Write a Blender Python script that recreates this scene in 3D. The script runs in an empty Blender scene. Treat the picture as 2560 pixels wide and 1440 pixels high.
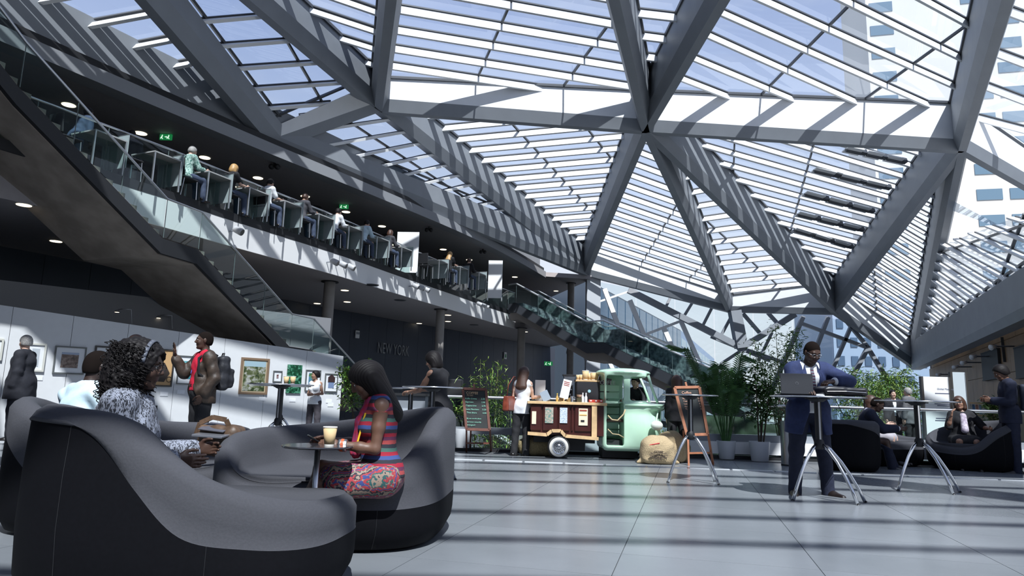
import bpy, bmesh, math, random
import numpy as np
from mathutils import Vector, Matrix, Quaternion
PI=math.pi
random.seed(7); RNG=np.random.default_rng(7)
sc=bpy.context.scene; COL=sc.collection
# ------------------------------------------------------------------ camera, world, sun, exposure
F=1707.0; CZ=.97; PITCH=math.radians(9.3); ROLL=math.radians(1.6)
_fw=np.array([0,math.cos(PITCH),math.sin(PITCH)]); _u0=np.array([0,-math.sin(PITCH),math.cos(PITCH)]); _r0=np.array([1.,0,0])
_rt=_r0*math.cos(ROLL)+_u0*math.sin(ROLL); _up=_u0*math.cos(ROLL)-_r0*math.sin(ROLL)
cam=bpy.data.cameras.new('camera'); camo=bpy.data.objects.new('camera',cam); COL.objects.link(camo)
cam.sensor_width=36; cam.lens=F/2560*36; cam.clip_end=2000; cam.clip_start=.05
camo.matrix_world=Matrix(((_rt[0],_up[0],-_fw[0],0),(_rt[1],_up[1],-_fw[1],0),(_rt[2],_up[2],-_fw[2],CZ),(0,0,0,1)))
sc.camera=camo
SUN_E=5.6; SKY_S=.38
w=bpy.data.worlds.new('sky'); sc.world=w; w.use_nodes=True; nt=w.node_tree; nt.nodes.clear()
def _n(nt,t,**k):
    n=nt.nodes.new(t)
    for a,b in k.items():
        if a in n.inputs.keys(): n.inputs[a].default_value=b
        else: setattr(n,a,b)
    return n
_o=_n(nt,'ShaderNodeOutputWorld'); _b=_n(nt,'ShaderNodeBackground',Strength=SKY_S); _tc=_n(nt,'ShaderNodeTexCoord')
_s=_n(nt,'ShaderNodeSeparateXYZ'); _r=_n(nt,'ShaderNodeValToRGB'); _no=_n(nt,'ShaderNodeTexNoise',Scale=2.2,Detail=5.0,Roughness=.6)
_mp=_n(nt,'ShaderNodeMapping'); _mp.inputs['Scale'].default_value=(1,1,3.2)
_r2=_n(nt,'ShaderNodeValToRGB'); _mx=_n(nt,'ShaderNodeMixRGB')
e=_r.color_ramp.elements; e[0].position=0; e[0].color=(1.5,1.55,1.62,1); e[1].position=1; e[1].color=(.24,.36,.80,1)
for p,c in ((.12,(1.5,1.6,1.75,1)),(.3,(1.05,1.22,1.60,1)),(.55,(.55,.72,1.22,1))):
    x=e.new(p); x.color=c
e=_r2.color_ramp.elements; e[0].position=.46; e[0].color=(0,0,0,1); e[1].position=.75; e[1].color=(.75,.75,.75,1)
_mx.inputs[2].default_value=(1.35,1.42,1.55,1)
L=nt.links.new
L(_tc.outputs['Generated'],_s.inputs[0]); L(_s.outputs['Z'],_r.inputs[0]); L(_tc.outputs['Generated'],_mp.inputs[0]); L(_mp.outputs[0],_no.inputs['Vector'])
L(_no.outputs['Fac'],_r2.inputs[0]); L(_r2.outputs[0],_mx.inputs[0]); L(_r.outputs[0],_mx.inputs[1]); L(_mx.outputs[0],_b.inputs[0]); L(_b.outputs[0],_o.inputs[0])
sl=bpy.data.lights.new('sun','SUN'); sl.energy=SUN_E; sl.angle=math.radians(.6); sl.color=(1,.97,.93)
so=bpy.data.objects.new('sun',sl); COL.objects.link(so)
SUN_DIR=Vector((-.24,1.0,-1.45)).normalized()
so.rotation_euler=SUN_DIR.to_track_quat('-Z','Y').to_euler(); so.location=(8,-20,30)
sc.view_settings.view_transform='Standard'; sc.view_settings.look='None'; sc.view_settings.gamma=1; sc.view_settings.use_curve_mapping=False
sc.view_settings.exposure=0.62
cy=sc.cycles; cy.max_bounces=7; cy.diffuse_bounces=4; cy.glossy_bounces=3; cy.transmission_bounces=3; cy.transparent_max_bounces=14
cy.sample_clamp_indirect=4; cy.caustics_reflective=False; cy.caustics_refractive=False
# ------------------------------------------------------------------ photo pixel -> place helpers
def ray(px,py): return _fw+_rt*(px-1280)/F-_up*(py-720)/F
O3=np.array([0,0,CZ])
def Pz(px,py,z): d=ray(px,py); return O3+d*((z-CZ)/d[2])
def Py(px,py,Y): d=ray(px,py); return O3+d*(Y/d[1])
def Ppl(px,py,q,n): d=ray(px,py); return O3+d*(np.dot(np.array(q)-O3,n)/np.dot(d,n))
# ------------------------------------------------------------------ materials
MATS={}
def mat(name,col,rough=.6,metal=0,var=0,scale=8,bump=0,emit=0,alpha=None,spec=None,col2=None,coat=0,sheen=0):
    if name in MATS: return MATS[name]
    m=bpy.data.materials.new(name); m.use_nodes=True; nt=m.node_tree; b=nt.nodes['Principled BSDF']; L=nt.links.new
    b.inputs['Base Color'].default_value=(*col,1); b.inputs['Roughness'].default_value=rough; b.inputs['Metallic'].default_value=metal
    if spec is not None: b.inputs['Specular IOR Level'].default_value=spec
    if coat: b.inputs['Coat Weight'].default_value=coat
    if sheen: b.inputs['Sheen Weight'].default_value=sheen
    if emit: b.inputs['Emission Color'].default_value=(*col,1); b.inputs['Emission Strength'].default_value=emit
    if var or col2 or bump:
        tc=_n(nt,'ShaderNodeTexCoord'); no=_n(nt,'ShaderNodeTexNoise',Scale=float(scale),Detail=4.0); L(tc.outputs['Object'],no.inputs['Vector'])
        if var or col2:
            r=_n(nt,'ShaderNodeValToRGB'); c2=col2 or tuple(min(1,c*(1+var)) for c in col); c1=col if col2 else tuple(c*(1-var) for c in col)
            r.color_ramp.elements[0].position=.35; r.color_ramp.elements[1].position=.65
            r.color_ramp.elements[0].color=(*c1,1); r.color_ramp.elements[1].color=(*c2,1)
            L(no.outputs['Fac'],r.inputs[0]); L(r.outputs[0],b.inputs['Base Color'])
        if bump:
            bu=_n(nt,'ShaderNodeBump',Strength=bump,Distance=.02); L(no.outputs['Fac'],bu.inputs['Height']); L(bu.outputs[0],b.inputs['Normal'])
    MATS[name]=m; return m
def glassmat(name,tint,refl=1.0,rough=.0,haze=0,hazecol=(.8,.85,.9)):
    m=bpy.data.materials.new(name); m.use_nodes=True; nt=m.node_tree; nt.nodes.clear(); L=nt.links.new
    o=_n(nt,'ShaderNodeOutputMaterial'); t=_n(nt,'ShaderNodeBsdfTransparent'); t.inputs[0].default_value=(*tint,1)
    g=_n(nt,'ShaderNodeBsdfGlossy'); g.inputs['Roughness'].default_value=rough; g.inputs[0].default_value=(refl,refl,refl,1)
    lw=_n(nt,'ShaderNodeLayerWeight'); lw.inputs['Blend'].default_value=.5; pw=_n(nt,'ShaderNodeMath',operation='POWER'); L(lw.outputs['Facing'],pw.inputs[0]); pw.inputs[1].default_value=4.5
    f=_n(nt,'ShaderNodeMath',operation='MULTIPLY_ADD'); L(pw.outputs[0],f.inputs[0]); f.inputs[1].default_value=.9; f.inputs[2].default_value=.045; mx=_n(nt,'ShaderNodeMixShader')
    L(f.outputs[0],mx.inputs[0]); L(t.outputs[0],mx.inputs[1]); L(g.outputs[0],mx.inputs[2])
    if haze:
        d=_n(nt,'ShaderNodeBsdfTranslucent'); d.inputs[0].default_value=(*hazecol,1); m2=_n(nt,'ShaderNodeMixShader'); m2.inputs[0].default_value=haze
        L(mx.outputs[0],m2.inputs[1]); L(d.outputs[0],m2.inputs[2]); L(m2.outputs[0],o.inputs[0])
    else: L(mx.outputs[0],o.inputs[0])
    MATS[name]=m; return m
paint=mat('grey_paint',(.25,.27,.30),.55,var=.04,scale=1.5)
paintd=mat('grey_paint_dark',(.17,.185,.21),.5,var=.04,scale=1.5)
white=mat('white_panel',(.80,.81,.82),.55,var=.02,scale=2)
barw=mat('white_bar',(.82,.83,.84),.4)
black=mat('black_matt',(.012,.013,.016),.6)
blackg=mat('black_gloss',(.01,.01,.012),.15)
dmull=mat('dark_mullion',(.06,.065,.075),.4)
chrome=mat('chrome',(.72,.73,.75),.18,1)
steel=mat('brushed_steel',(.55,.56,.58),.32,1)
conc=mat('stair_concrete',(.30,.255,.215),.85,var=.18,scale=2.2,bump=.3)
navyw=mat('navy_wall_panel',(.050,.060,.085),.5,var=.08,scale=.7)
ceilm=mat('ceiling_grey',(.34,.32,.33),.7,var=.03)
gl_roof=glassmat('roof_glass',(.80,.86,.92),.9,haze=.05,hazecol=(.75,.84,.95))
gl_rail=glassmat('rail_glass',(.72,.84,.82),.9)
gl_wall=glassmat('facade_glass',(.80,.88,.90),.8)
# ------------------------------------------------------------------ mesh collector
class MB:
    def __init__(s): s.v=[]; s.f=[]; s.m=[]; s.mats=[]
    def mi(s,m):
        if m is None: return 0
        if m not in s.mats: s.mats.append(m)
        return s.mats.index(m)
    def add(s,vs,fs,m=None):
        b=len(s.v); s.v.extend([tuple(map(float,v)) for v in vs]); i=s.mi(m)
        for f in fs: s.f.append(tuple(b+k for k in f)); s.m.append(i)
        return s
    def hexa(s,p,m=None): # 8 pts: bottom 4, top 4
        return s.add(p,[(3,2,1,0),(4,5,6,7),(0,1,5,4),(1,2,6,5),(2,3,7,6),(3,0,4,7)],m)
    def box(s,c,d,m=None,R=None,bev=0):
        x,y,z=[k/2 for k in d]
        if bev:
            b=min(bev,x*.9,y*.9,z*.9); vs=[];
            for sz,zz,ins in ((0,-z,b),(1,-z+b,0),(2,z-b,0),(3,z,b)):
                X,Y=x-ins,y-ins; bb=b
                for (a,q) in ((-X+bb,-Y),(X-bb,-Y),(X,-Y+bb),(X,Y-bb),(X-bb,Y),(-X+bb,Y),(-X,Y-bb),(-X,-Y+bb)): vs.append((a,q,zz))
            fs=[tuple(range(7,-1,-1)),tuple(range(24,32))]
            for r in range(3):
                for k in range(8): a=r*8+k; bq=r*8+(k+1)%8; fs.append((a,bq,bq+8,a+8))
        else:
            vs=[(-x,-y,-z),(x,-y,-z),(x,y,-z),(-x,y,-z),(-x,-y,z),(x,-y,z),(x,y,z),(-x,y,z)]
            fs=[(3,2,1,0),(4,5,6,7),(0,1,5,4),(1,2,6,5),(2,3,7,6),(3,0,4,7)]
        vs=[Vector(v) for v in vs]
        if R is not None: vs=[R@v for v in vs]
        return s.add([(v.x+c[0],v.y+c[1],v.z+c[2]) for v in vs],fs,m)
    def bar(s,a,b,w,h,m=None,up=(0,0,1),off=0): # rectangular bar a->b, width w, height h along up
        a=Vector(a); b=Vector(b); d=(b-a)
        if d.length<1e-6: return s
        d.normalize(); u=Vector(up); sd=d.cross(u)
        if sd.length<1e-4: sd=d.cross(Vector((1,0,0)))
        sd.normalize(); u=sd.cross(d).normalized(); a=a+u*off; b=b+u*off
        x=sd*(w/2); y=u*(h/2)
        return s.hexa([a-x-y,a+x-y,b+x-y,b-x-y,a-x+y,a+x+y,b+x+y,b-x+y],m)
    def tube(s,pts,r,m=None,n=8,cap=True,closed=False):
        pts=[Vector(p) for p in pts]; N=len(pts); rs=r if isinstance(r,(list,tuple)) else [r]*N
        vs=[]; fs=[]; ref=None
        for i,p in enumerate(pts):
            if closed: t=pts[(i+1)%N]-pts[i-1]
            else: t=pts[min(i+1,N-1)]-pts[max(i-1,0)]
            if t.length<1e-9: t=Vector((0,0,1))
            t.normalize()
            if ref is None: ref=t.orthogonal().normalized()
            ref=(ref-t*ref.dot(t))
            if ref.length<1e-6: ref=t.orthogonal()
            ref.normalize(); b=t.cross(ref)
            for k in range(n):
                a=2*PI*k/n; vs.append(p+(ref*math.cos(a)+b*math.sin(a))*rs[i])
        M=N if closed else N-1
        for i in range(M):
            j=(i+1)%N
            for k in range(n): q=(k+1)%n; fs.append((i*n+k,i*n+q,j*n+q,j*n+k))
        if cap and not closed: fs.append(tuple(range(n-1,-1,-1))); fs.append(tuple((N-1)*n+k for k in range(n)))
        return s.add(vs,fs,m)
    def lathe(s,prof,c=(0,0,0),m=None,n=24,axis='z',cap=True):
        vs=[]; fs=[]
        for r,z in prof:
            for k in range(n):
                a=2*PI*k/n; x,y=r*math.cos(a),r*math.sin(a)
                v={'z':(x,y,z),'y':(x,z,y),'x':(z,x,y)}[axis]; vs.append((v[0]+c[0],v[1]+c[1],v[2]+c[2]))
        for i in range(len(prof)-1):
            for k in range(n): q=(k+1)%n; fs.append((i*n+k,i*n+q,(i+1)*n+q,(i+1)*n+k))
        if cap: fs.append(tuple(range(n-1,-1,-1))); fs.append(tuple((len(prof)-1)*n+k for k in range(n)))
        return s.add(vs,fs,m)
    def prism(s,poly,ext,m=None): # poly list of 3D pts, ext vector
        n=len(poly); e=Vector(ext); a=[Vector(p) for p in poly]; vs=a+[p+e for p in a]
        fs=[tuple(range(n-1,-1,-1)),tuple(range(n,2*n))]+[(i,(i+1)%n,(i+1)%n+n,i+n) for i in range(n)]
        return s.add(vs,fs,m)
    def sph(s,c,r,m=None,n=12):
        k=n//2; r=r if isinstance(r,(tuple,list)) else (r,r,r); vs=[(c[0],c[1],c[2]-r[2])]; fs=[]
        for i in range(1,k):
            a=-PI/2+PI*i/k
            for j in range(n): b=2*PI*j/n; vs.append((c[0]+r[0]*math.cos(a)*math.cos(b),c[1]+r[1]*math.cos(a)*math.sin(b),c[2]+r[2]*math.sin(a)))
        vs.append((c[0],c[1],c[2]+r[2])); T=len(vs)-1
        for j in range(n): q=(j+1)%n; fs.append((0,1+q,1+j)); fs.append((T,T-n+j,T-n+q))
        for i in range(k-2):
            for j in range(n): q=(j+1)%n; fs.append((1+i*n+j,1+i*n+q,1+(i+1)*n+q,1+(i+1)*n+j))
        return s.add(vs,fs,m)
def mesh_of(name,mb,m=None,smooth=False):
    me=bpy.data.meshes.new(name); me.from_pydata(mb.v,[],mb.f)
    ms=mb.mats or [m or white]
    for k in ms: me.materials.append(k)
    if mb.mats and len(mb.mats)>1: me.polygons.foreach_set('material_index',mb.m)
    if smooth: me.polygons.foreach_set('use_smooth',[True]*len(me.polygons))
    me.update(); return me
def tag(o,label=None,cat=None,group=None,kind=None):
    if label: o['label']=label
    if cat: o['category']=cat
    if group: o['group']=group
    if kind: o['kind']=kind
    return o
def par(o,p,local=False):
    o.parent=p
    if not local: o.matrix_parent_inverse=Matrix.LocRotScale(p.location,p.rotation_euler.to_quaternion(),None).inverted()
def link(name,me,parent=None,local=False,loc=None,rot=None):
    o=bpy.data.objects.new(name,me); COL.objects.link(o)
    if loc is not None: o.location=loc
    if rot is not None: o.rotation_euler=rot
    if parent is not None: par(o,parent,local)
    return o
def obj(name,mb,m=None,parent=None,local=False,smooth=False,bev=0,auto=None):
    o=link(name,mesh_of(name,mb,m,smooth),parent,local)
    if bev:
        b=o.modifiers.new('b','BEVEL'); b.width=bev; b.segments=2; b.limit_method='ANGLE'
    if auto:
        me=o.data; me.polygons.foreach_set('use_smooth',[True]*len(me.polygons)); me.set_sharp_from_angle(angle=math.radians(auto))
    return o
def thing(name,label,cat,loc=(0,0,0),rz=0,group=None):
    o=bpy.data.objects.new(name,None); COL.objects.link(o); o.location=loc; o.rotation_euler=(0,0,rz); o.empty_display_size=.1
    return tag(o,label,cat,group)
def sroot(name,loc=(0,0,0)):
    o=bpy.data.objects.new(name,None); COL.objects.link(o); o.location=loc; o['kind']='structure'; return o
def kids(o): return [c for c in KID.get(o.name,[])]
def dup(root,loc,rz=0,label=None,group=None):
    allo=[root]
    r=root.copy(); COL.objects.link(r); r.location=loc; r.rotation_euler=(0,0,rz)
    if label: r['label']=label
    if group: r['group']=group
    for ch in root.children:
        c=ch.copy(); COL.objects.link(c); c.parent=r
        for g in ch.children:
            d=g.copy(); COL.objects.link(d); d.parent=c
    return r
def text(name,body,size,m,parent,loc,rot,ext=.004,al='LEFT',sx=1.0,local=False):
    cu=bpy.data.curves.new(name,'FONT'); cu.body=body; cu.size=size; cu.extrude=ext; cu.align_x=al; cu.resolution_u=2; cu.materials.append(m)
    t=bpy.data.objects.new(name,cu)
    me=bpy.data.meshes.new_from_object(t); bpy.data.objects.remove(t)
    o=bpy.data.objects.new(name,me); COL.objects.link(o); o.location=loc; o.rotation_euler=rot; o.scale=(sx,1,1)
    if parent is not None: par(o,parent,local)
    return o
# ================================================================== ROOF: nodes (bottom of girder, depth)
N={'A':(Pz(945,282,11),1.25),'B':(Pz(1615,333,11),1.6),'C':(Pz(2405,382,11),1.95),'D':(Pz(1465,690,8.2),1.6),
   'E':(Pz(2088,787,6.5),1.9),'F':(Pz(1822,781,6.7),1.0),'G':(Pz(680,378,8.3),.8),'H':(Py(2290,925,45.0),1.7),'I':(Pz(1855,868,4.5),.3)}
def top(n): return N[n][0]+np.array([0,0,N[n][1]])
def lineplane(a,px0,c,px1):    # node on the level line a->ray(px0) that also lies in the view plane of c and ray(px1)
    A=N[a][0]; B=Pz(px0,0,A[2]); n=np.cross(N[c][0]-O3,ray(px1,0)); d=B-A
    return A+d*(np.dot(O3-A,n)/np.dot(d,n))
N['J']=(lineplane('A',978,'B',1535),1.4); N['K']=(lineplane('B',1812,'C',2520),1.8); N['L']=(lineplane('A',610,'G',350),1.2)
N['V']=(Pz(-60,62,8.3)*1.0,.9)                                # eave, left
_e=N['G'][0]+(N['V'][0]-N['G'][0])*3.0; N['W']=(_e,.9)
_r=N['H'][0]+( Py(2560,808,21.0)-N['H'][0])*1.5; N['R']=(_r,1.3)
N['S']=(Pz(2560,470,10.2),1.2); N['S']=(N['C'][0]+(N['S'][0]-N['C'][0])*3.2,1.2)
gid=[0]
def girder(a,b,wt=.6,wb=.28,lip=.42,m=None,ring=False):
    gid[0]+=1
    P,hp=N[a]; Q,hq=N[b]; d=Q-P; s=np.array([d[1],-d[0],0]); s/=np.linalg.norm(s); z=np.array([0,0,1.])
    mb=MB(); r=[]
    for (X,h) in ((P,hp),(Q,hq)):
        l=min(lip,h*.5); r+= [X-s*wb/2, X+s*wb/2, X+s*wt/2+z*l, X+s*wt/2+z*h, X-s*wt/2+z*h, X-s*wt/2+z*l]
    mb.add(r,[(5,4,3,2,1,0),(6,7,8,9,10,11)]+[(i,(i+1)%6,(i+1)%6+6,i+6) for i in range(6)])
    if ring: mb.mats=[paint,white]; mb.m=[0,0,0,0,1,0,1,0]
    o=obj('trim_%d'%gid[0],mb,m or paint); o['kind']='structure'
    return o
for a,b in (('A','L'),('A','J'),('G','L'),('L','J'),('G','A'),('A','B'),('A','D'),('B','D'),('B','J'),('B','K'),('B','C'),('C','K'),('B','F'),('B','E'),
            ('C','E'),('C','H'),('D','F'),('F','E'),('E','H'),('G','D'),('C','S')):
    girder(a,b,lip=.36 if a in 'DF' else .42,ring=(a+b) in ('GA','AB','BC','DF','FE','EH','CS'))
girder('H','R',.7,.5,.3)
def eave(a,b):
    P,hp=N[a]; Q,hq=N[b]; gid[0]+=1
    d=Q-P; s=np.array([d[1],-d[0],0]); s/=np.linalg.norm(s); z=np.array([0,0,1.])
    mb=MB(); r=[]
    for X in (P,Q): r+=[X+s*.25,X-s*.9-z*.25,X-s*.9+z*1.0,X-s*.35+z*1.0]
    mb.add(r,[(3,2,1,0),(4,5,6,7),(0,1,5,4),(1,2,6,5),(2,3,7,6),(3,0,4,7)])
    o=obj('trim_%d'%gid[0],mb,paint); o['kind']='structure'
eave('W','G'); 
#print({k:[round(float(x),1) for x in v[0]] for k,v in N.items()})
# ------------------------------------------------------------------ glazed bays
def clip_line(poly,p,d): # 2D convex clip of infinite line p+t d
    t0,t1=-1e9,1e9; n=len(poly); c=sum(poly)/n
    for i in range(n):
        a=poly[i]; b=poly[(i+1)%n]; e=b-a; nn=np.array([-e[1],e[0]])
        if np.dot(nn,c-a)<0: nn=-nn
        den=np.dot(nn,d); num=np.dot(nn,p-a)
        if abs(den)<1e-9:
            if num<0: return None
            continue
        t=-num/den
        if den>0: t0=max(t0,t)
        else: t1=min(t1,t)
    return (t0,t1) if t1-t0>.15 else None
def split(poly,p,d):
    nn=np.array([-d[1],d[0]]); s=[np.dot(nn,q-p) for q in poly]; A=[];B=[]; n=len(poly)
    for i in range(n):
        j=(i+1)%n; q,r=poly[i],poly[j]
        if s[i]>=0: A.append(q)
        if s[i]<=0: B.append(q)
        if s[i]*s[j]<0: x=q+(r-q)*(s[i]/(s[i]-s[j])); A.append(x); B.append(x)
    return A,B
def area(p):
    return abs(sum(p[i][0]*p[(i+1)%len(p)][1]-p[(i+1)%len(p)][0]*p[i][1] for i in range(len(p))))/2 if len(p)>2 else 0
wid=[0]
def bay(nodes,first,last,n,lo=0,hi=0,mull=(),inset=.12,pw=.09,ph=.24,drop=.16,glass=None,tops=None,plane=None,bars=True,ext=.25):
    wid[0]+=1
    P=[np.array(t) for t in (tops or [top(k) for k in nodes])]
    pl=plane or (P[0],P[1],P[2])
    q=pl[0]; nrm=np.cross(pl[1]-pl[0],pl[2]-pl[0]); nrm/=np.linalg.norm(nrm)
    if nrm[2]<0: nrm=-nrm
    e1=(pl[1]-pl[0])/np.linalg.norm(pl[1]-pl[0]); e2=np.cross(nrm,e1)
    to2=lambda p: np.array([np.dot(p-q,e1),np.dot(p-q,e2)]); to3=lambda u: q+e1*u[0]+e2*u[1]
    poly=[to2(p) for p in P]; c=sum(poly)/len(poly)
    img=lambda s: to2(Ppl(s[0],s[1],q,nrm))
    root=sroot('window_%d'%wid[0],tuple(P[0]))
    qa,qb=img(first[:2]),img(first[2:]); ra,rb=img(last[:2]),img(last[2:])
    lines=[]
    for k in range(-lo,n+hi):
        if n>1:
            if 0<=k<=n-1: u=k/(n-1); a=qa+(ra-qa)*u; b=qb+(rb-qb)*u
            else:
                base=(qa,qb) if k<0 else (ra,rb); kk=k if k<0 else k-(n-1)
                dd=(base[1]-base[0])/np.linalg.norm(base[1]-base[0]); nn=np.array([-dd[1],dd[0]]); st=np.dot(((ra+rb)-(qa+qb))/2,nn)/(n-1)
                a=base[0]+nn*st*kk; b=base[1]+nn*st*kk
        lines.append((a,(b-a)/np.linalg.norm(b-a)))
    segs=[]
    for p,d in lines:
        r=clip_line(poly,p,d)
        if r: segs.append((p+d*(r[0]-ext*.0),p+d*(r[1]+ext*.0),p,d))
    shade=MB()
    if bars:
        for a,b,_,_ in segs:
            A,B=to3(a),to3(b); m=MB(); m.bar(A,B,pw,ph,barw,up=nrm,off=-drop); 
            m.bar(A,B,pw*1.5,.05,dmull,up=nrm,off=.0)
            obj('glazing_bar',m,None,root)
    ml=[]
    for s in mull:
        a,b=img(s[:2]),img(s[2:]); d=(b-a)/np.linalg.norm(b-a); 
        r=clip_line(poly,a,d)
        if r:
            m=MB(); m.bar(to3(a+d*max(r[0],-12)),to3(a+d*min(r[1],np.linalg.norm(b-a)+12)),.06,.09,dmull,up=nrm,off=-.03); obj('mullion',m,None,root); ml.append((a,d))
    cells=[poly]
    for a,b,p,d in segs: 
        cells=[x for c_ in cells for x in split(c_,p,d) if area(x)>.02]
    for p,d in ml: cells=[x for c_ in cells for x in split(c_,p,d) if area(x)>.02]
    for c_ in cells:
        m=MB(); m.add([to3(u) for u in c_],[tuple(range(len(c_)))]); obj('pane',m,glass or gl_roof,root)
    # dark edge gaskets round the glazing
    m=MB()
    for i in range(len(poly)):
        a=poly[i]; b=poly[(i+1)%len(poly)]; e=b-a; nn=np.array([-e[1],e[0]])/np.linalg.norm(e)
        if np.dot(nn,c-a)<0: nn=-nn
        m.bar(to3(a+nn*.33),to3(b+nn*.33),.07,.10,dmull,up=nrm,off=-.03)
    obj('gasket',m,None,root)
    return root,q,nrm
VT=N['V'][0]+np.array([-.25,.1,.98]); WT=N['W'][0]+np.array([-.25,.1,.98]); GT=N['G'][0]+np.array([-.3,.1,.95])
bay(None,(117,74,340,33),(434,219,500,207),4,lo=9,hi=1,mull=[(109,0,238,121)],tops=[WT,GT,top('L')],plane=(GT,WT,top('L')),ph=.13)
bay(('G','A','L'),(467,53,630,39),(637,269,812,256),5,lo=12,hi=1,mull=[(717,105,801,250)],ph=.13)
bay(('A','L','J'),(738,2,949,72),(826,78,945,115),2,lo=16,hi=2,ph=.16)
bay(('A','B','J'),(996,12,1545,107),(982,111,1564,205),3,lo=16,hi=2,mull=[(1273,12,1201,176),(1521,59,1416,203)])
bay(('B','J','K'),(1578,20,1707,35),(1591,78,1675,89),2,lo=12,hi=1)
bay(('B','C','K'),(1783,84,2115,235),(1930,0,2393,210),3,lo=3,hi=14,mull=[(2133,0,1927,210),(2358,103,2222,202)],pw=.08,ph=.2)
SR=N['S'][0]+np.array([0,0,1.2]); KT=top('K')
bay(None,(2510,222,2560,241),(2483,295,2560,315),2,lo=8,hi=1,tops=[top('C'),SR,KT+np.array([18,2,0.]),KT],plane=(top('C'),SR,KT))
bay(('G','A','D'),(914,422,1072,387),(1238,550,1285,541),8,lo=4,hi=5,mull=[(883,312,1262,560)])
bay(('A','B','D'),(1191,396,1554,363),(1436,607,1472,604),12,lo=4,hi=1,mull=[(1295,324,1490,537),(1486,342,1525,390)])
bay(('D','B','F'),(1600,374,1650,393),(1494,638,1790,732),13,lo=1,hi=2,mull=[(1685,522,1600,662),(1747,669,1720,697)])
bay(('B','F','E'),(1730,475,1771,467),(1817,700,1981,683),9,lo=2,hi=1,mull=[(1790,572,1953,720)])
b11,q11,n11=bay(('B','C','E'),(1792,399,2207,513),(1961,577,2129,621),6,lo=5,hi=6,mull=[(1836,347,1833,444),(2031,370,1977,576)])
bay(('C','E','H'),(2301,497,2340,515),(2200,809,2291,868),20,lo=4,hi=5,mull=[(2187,680,2193,790)],pw=.06,ph=.16)
bay(('C','H','R','S'),(2388,529,2560,593),(2328,845,2351,857),15,lo=3,hi=4,mull=[(2560,547,2502,703)],plane=(top('C'),top('H'),top('R')),pw=.06,ph=.18)
# the roof goes on overhead and behind the camera
def bay_w(P,spacing=1.15,opaque=False):
    P=[np.array(p,float) for p in P]; wid[0]+=1; n=np.cross(P[1]-P[0],P[2]-P[0]); n/=np.linalg.norm(n)
    if n[2]<0: n=-n
    root=sroot('window_%d'%wid[0],tuple(P[0]))
    if opaque:
        m=MB(); m.prism([tuple(p) for p in P],(0,0,.3)); obj('shade_panel',m,paint,root); return  # unseen sun blocker, no glazing
    e2=np.cross(n,(1,0,0)); e2/=np.linalg.norm(e2); e1=np.cross(e2,n); q=P[0]
    poly=[np.array([np.dot(p-q,e1),np.dot(p-q,e2)]) for p in P]; ys=[p[1] for p in poly]; y=min(ys)+.6
    m=MB(); m.add(P,[tuple(range(len(P)))]); obj('pane',m,gl_roof,root)
    while y<max(ys):
        r=clip_line(poly,np.array([0,y]),np.array([1.,0]))
        if r: m=MB(); m.bar(q+e2*y+e1*r[0],q+e2*y+e1*r[1],.09,.22,barw,up=n,off=-.15); obj('glazing_bar',m,None,root)
        y+=spacing
M1=np.array([-13,-8,12.4]); O1=np.array([1,-11,12.4]); Q1=np.array([14,-8,12.4]); T1=np.array([24,3,12.4]); JT,KT,LT=top('J'),top('K'),top('L')
for nm,p in (('X1',M1),('X2',O1),('X3',Q1),('X4',T1)): N[nm]=(p-np.array([0,0,1.4]),1.4)
for a,b in (('L','X1'),('J','X1'),('K','X3'),('X1','X2'),('X2','X3'),('K','X4')): girder(a,b)
J2=JT+(M1-JT)*.36
bay_w([LT,JT,J2]); bay_w([LT,J2,M1],opaque=True); bay_w([JT,O1,J2]); bay_w([J2,O1,M1],opaque=True); bay_w([JT,KT,O1]); bay_w([KT,Q1,O1]); bay_w([KT,T1,Q1]); bay_w([WT,LT,M1],opaque=True)  # opaque bays are added out of view to shade the left foreground
# open vent flaps in bay B-C-E
for k,(x0,y0,x1,y1) in enumerate(((2030,424,2222,470),(2007,483,2181,529),(1990,534,2155,575),(1982,573,2128,618),(2110,372,2262,405))):
    A=Ppl(x0,y0,q11-n11*.3,n11); B=Ppl(x1,y1,q11-n11*.3,n11)
    t=thing('roof_vent','dark hinged vent flaps in the roof glass, %s row down from the long chord'%('second','third','fourth','lowest','topmost')[k],'roof vent',tuple(A))
    for j in range(3):
        a=A+(B-A)*(j/3+.02); b=A+(B-A)*((j+1)/3-.06)
        m=MB(); m.bar(a,b,.42,.05,barw,up=n11); obj('flap',m,barw,t)
        m=MB(); m.bar(b,A+(B-A)*((j+1)/3+.02),.2,.2,dmull,up=n11,off=.05); obj('actuator',m,dmull,t)
        m=MB(); m.bar(a,b,.06,.14,dmull,up=n11,off=-.06); obj('flap_edge',m,dmull,t)
# ================================================================== SHELL
ORD='first second third fourth fifth sixth seventh eighth ninth tenth eleventh twelfth thirteenth fourteenth fifteenth sixteenth'.split()
def V3(p,z): return (p[0],p[1],z)
def smooth_curve(pts,n):
    P=np.array(pts,float); d=np.r_[0,np.cumsum(np.linalg.norm(np.diff(P,axis=0),axis=1))]; t=np.linspace(0,d[-1],n)
    m=np.gradient(P,d,axis=0); out=[]
    for x in t:
        i=min(np.searchsorted(d,x,'right')-1,len(d)-2); h=d[i+1]-d[i]; u=(x-d[i])/h
        out.append((2*u**3-3*u*u+1)*P[i]+(u**3-2*u*u+u)*h*m[i]+(-2*u**3+3*u*u)*P[i+1]+(u**3-u*u)*h*m[i+1])
    return [tuple(o) for o in out]
BC=smooth_curve([(-14.6,1.5),(-12,6.9),(-10.4,10.2),(-9.1,12.8),(-8.1,14.7),(-7.12,17.0),(-5.5,20.6),(-4.1,24.3),(-2.4,28.6),(-.75,33),(.15,35)],40)
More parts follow.
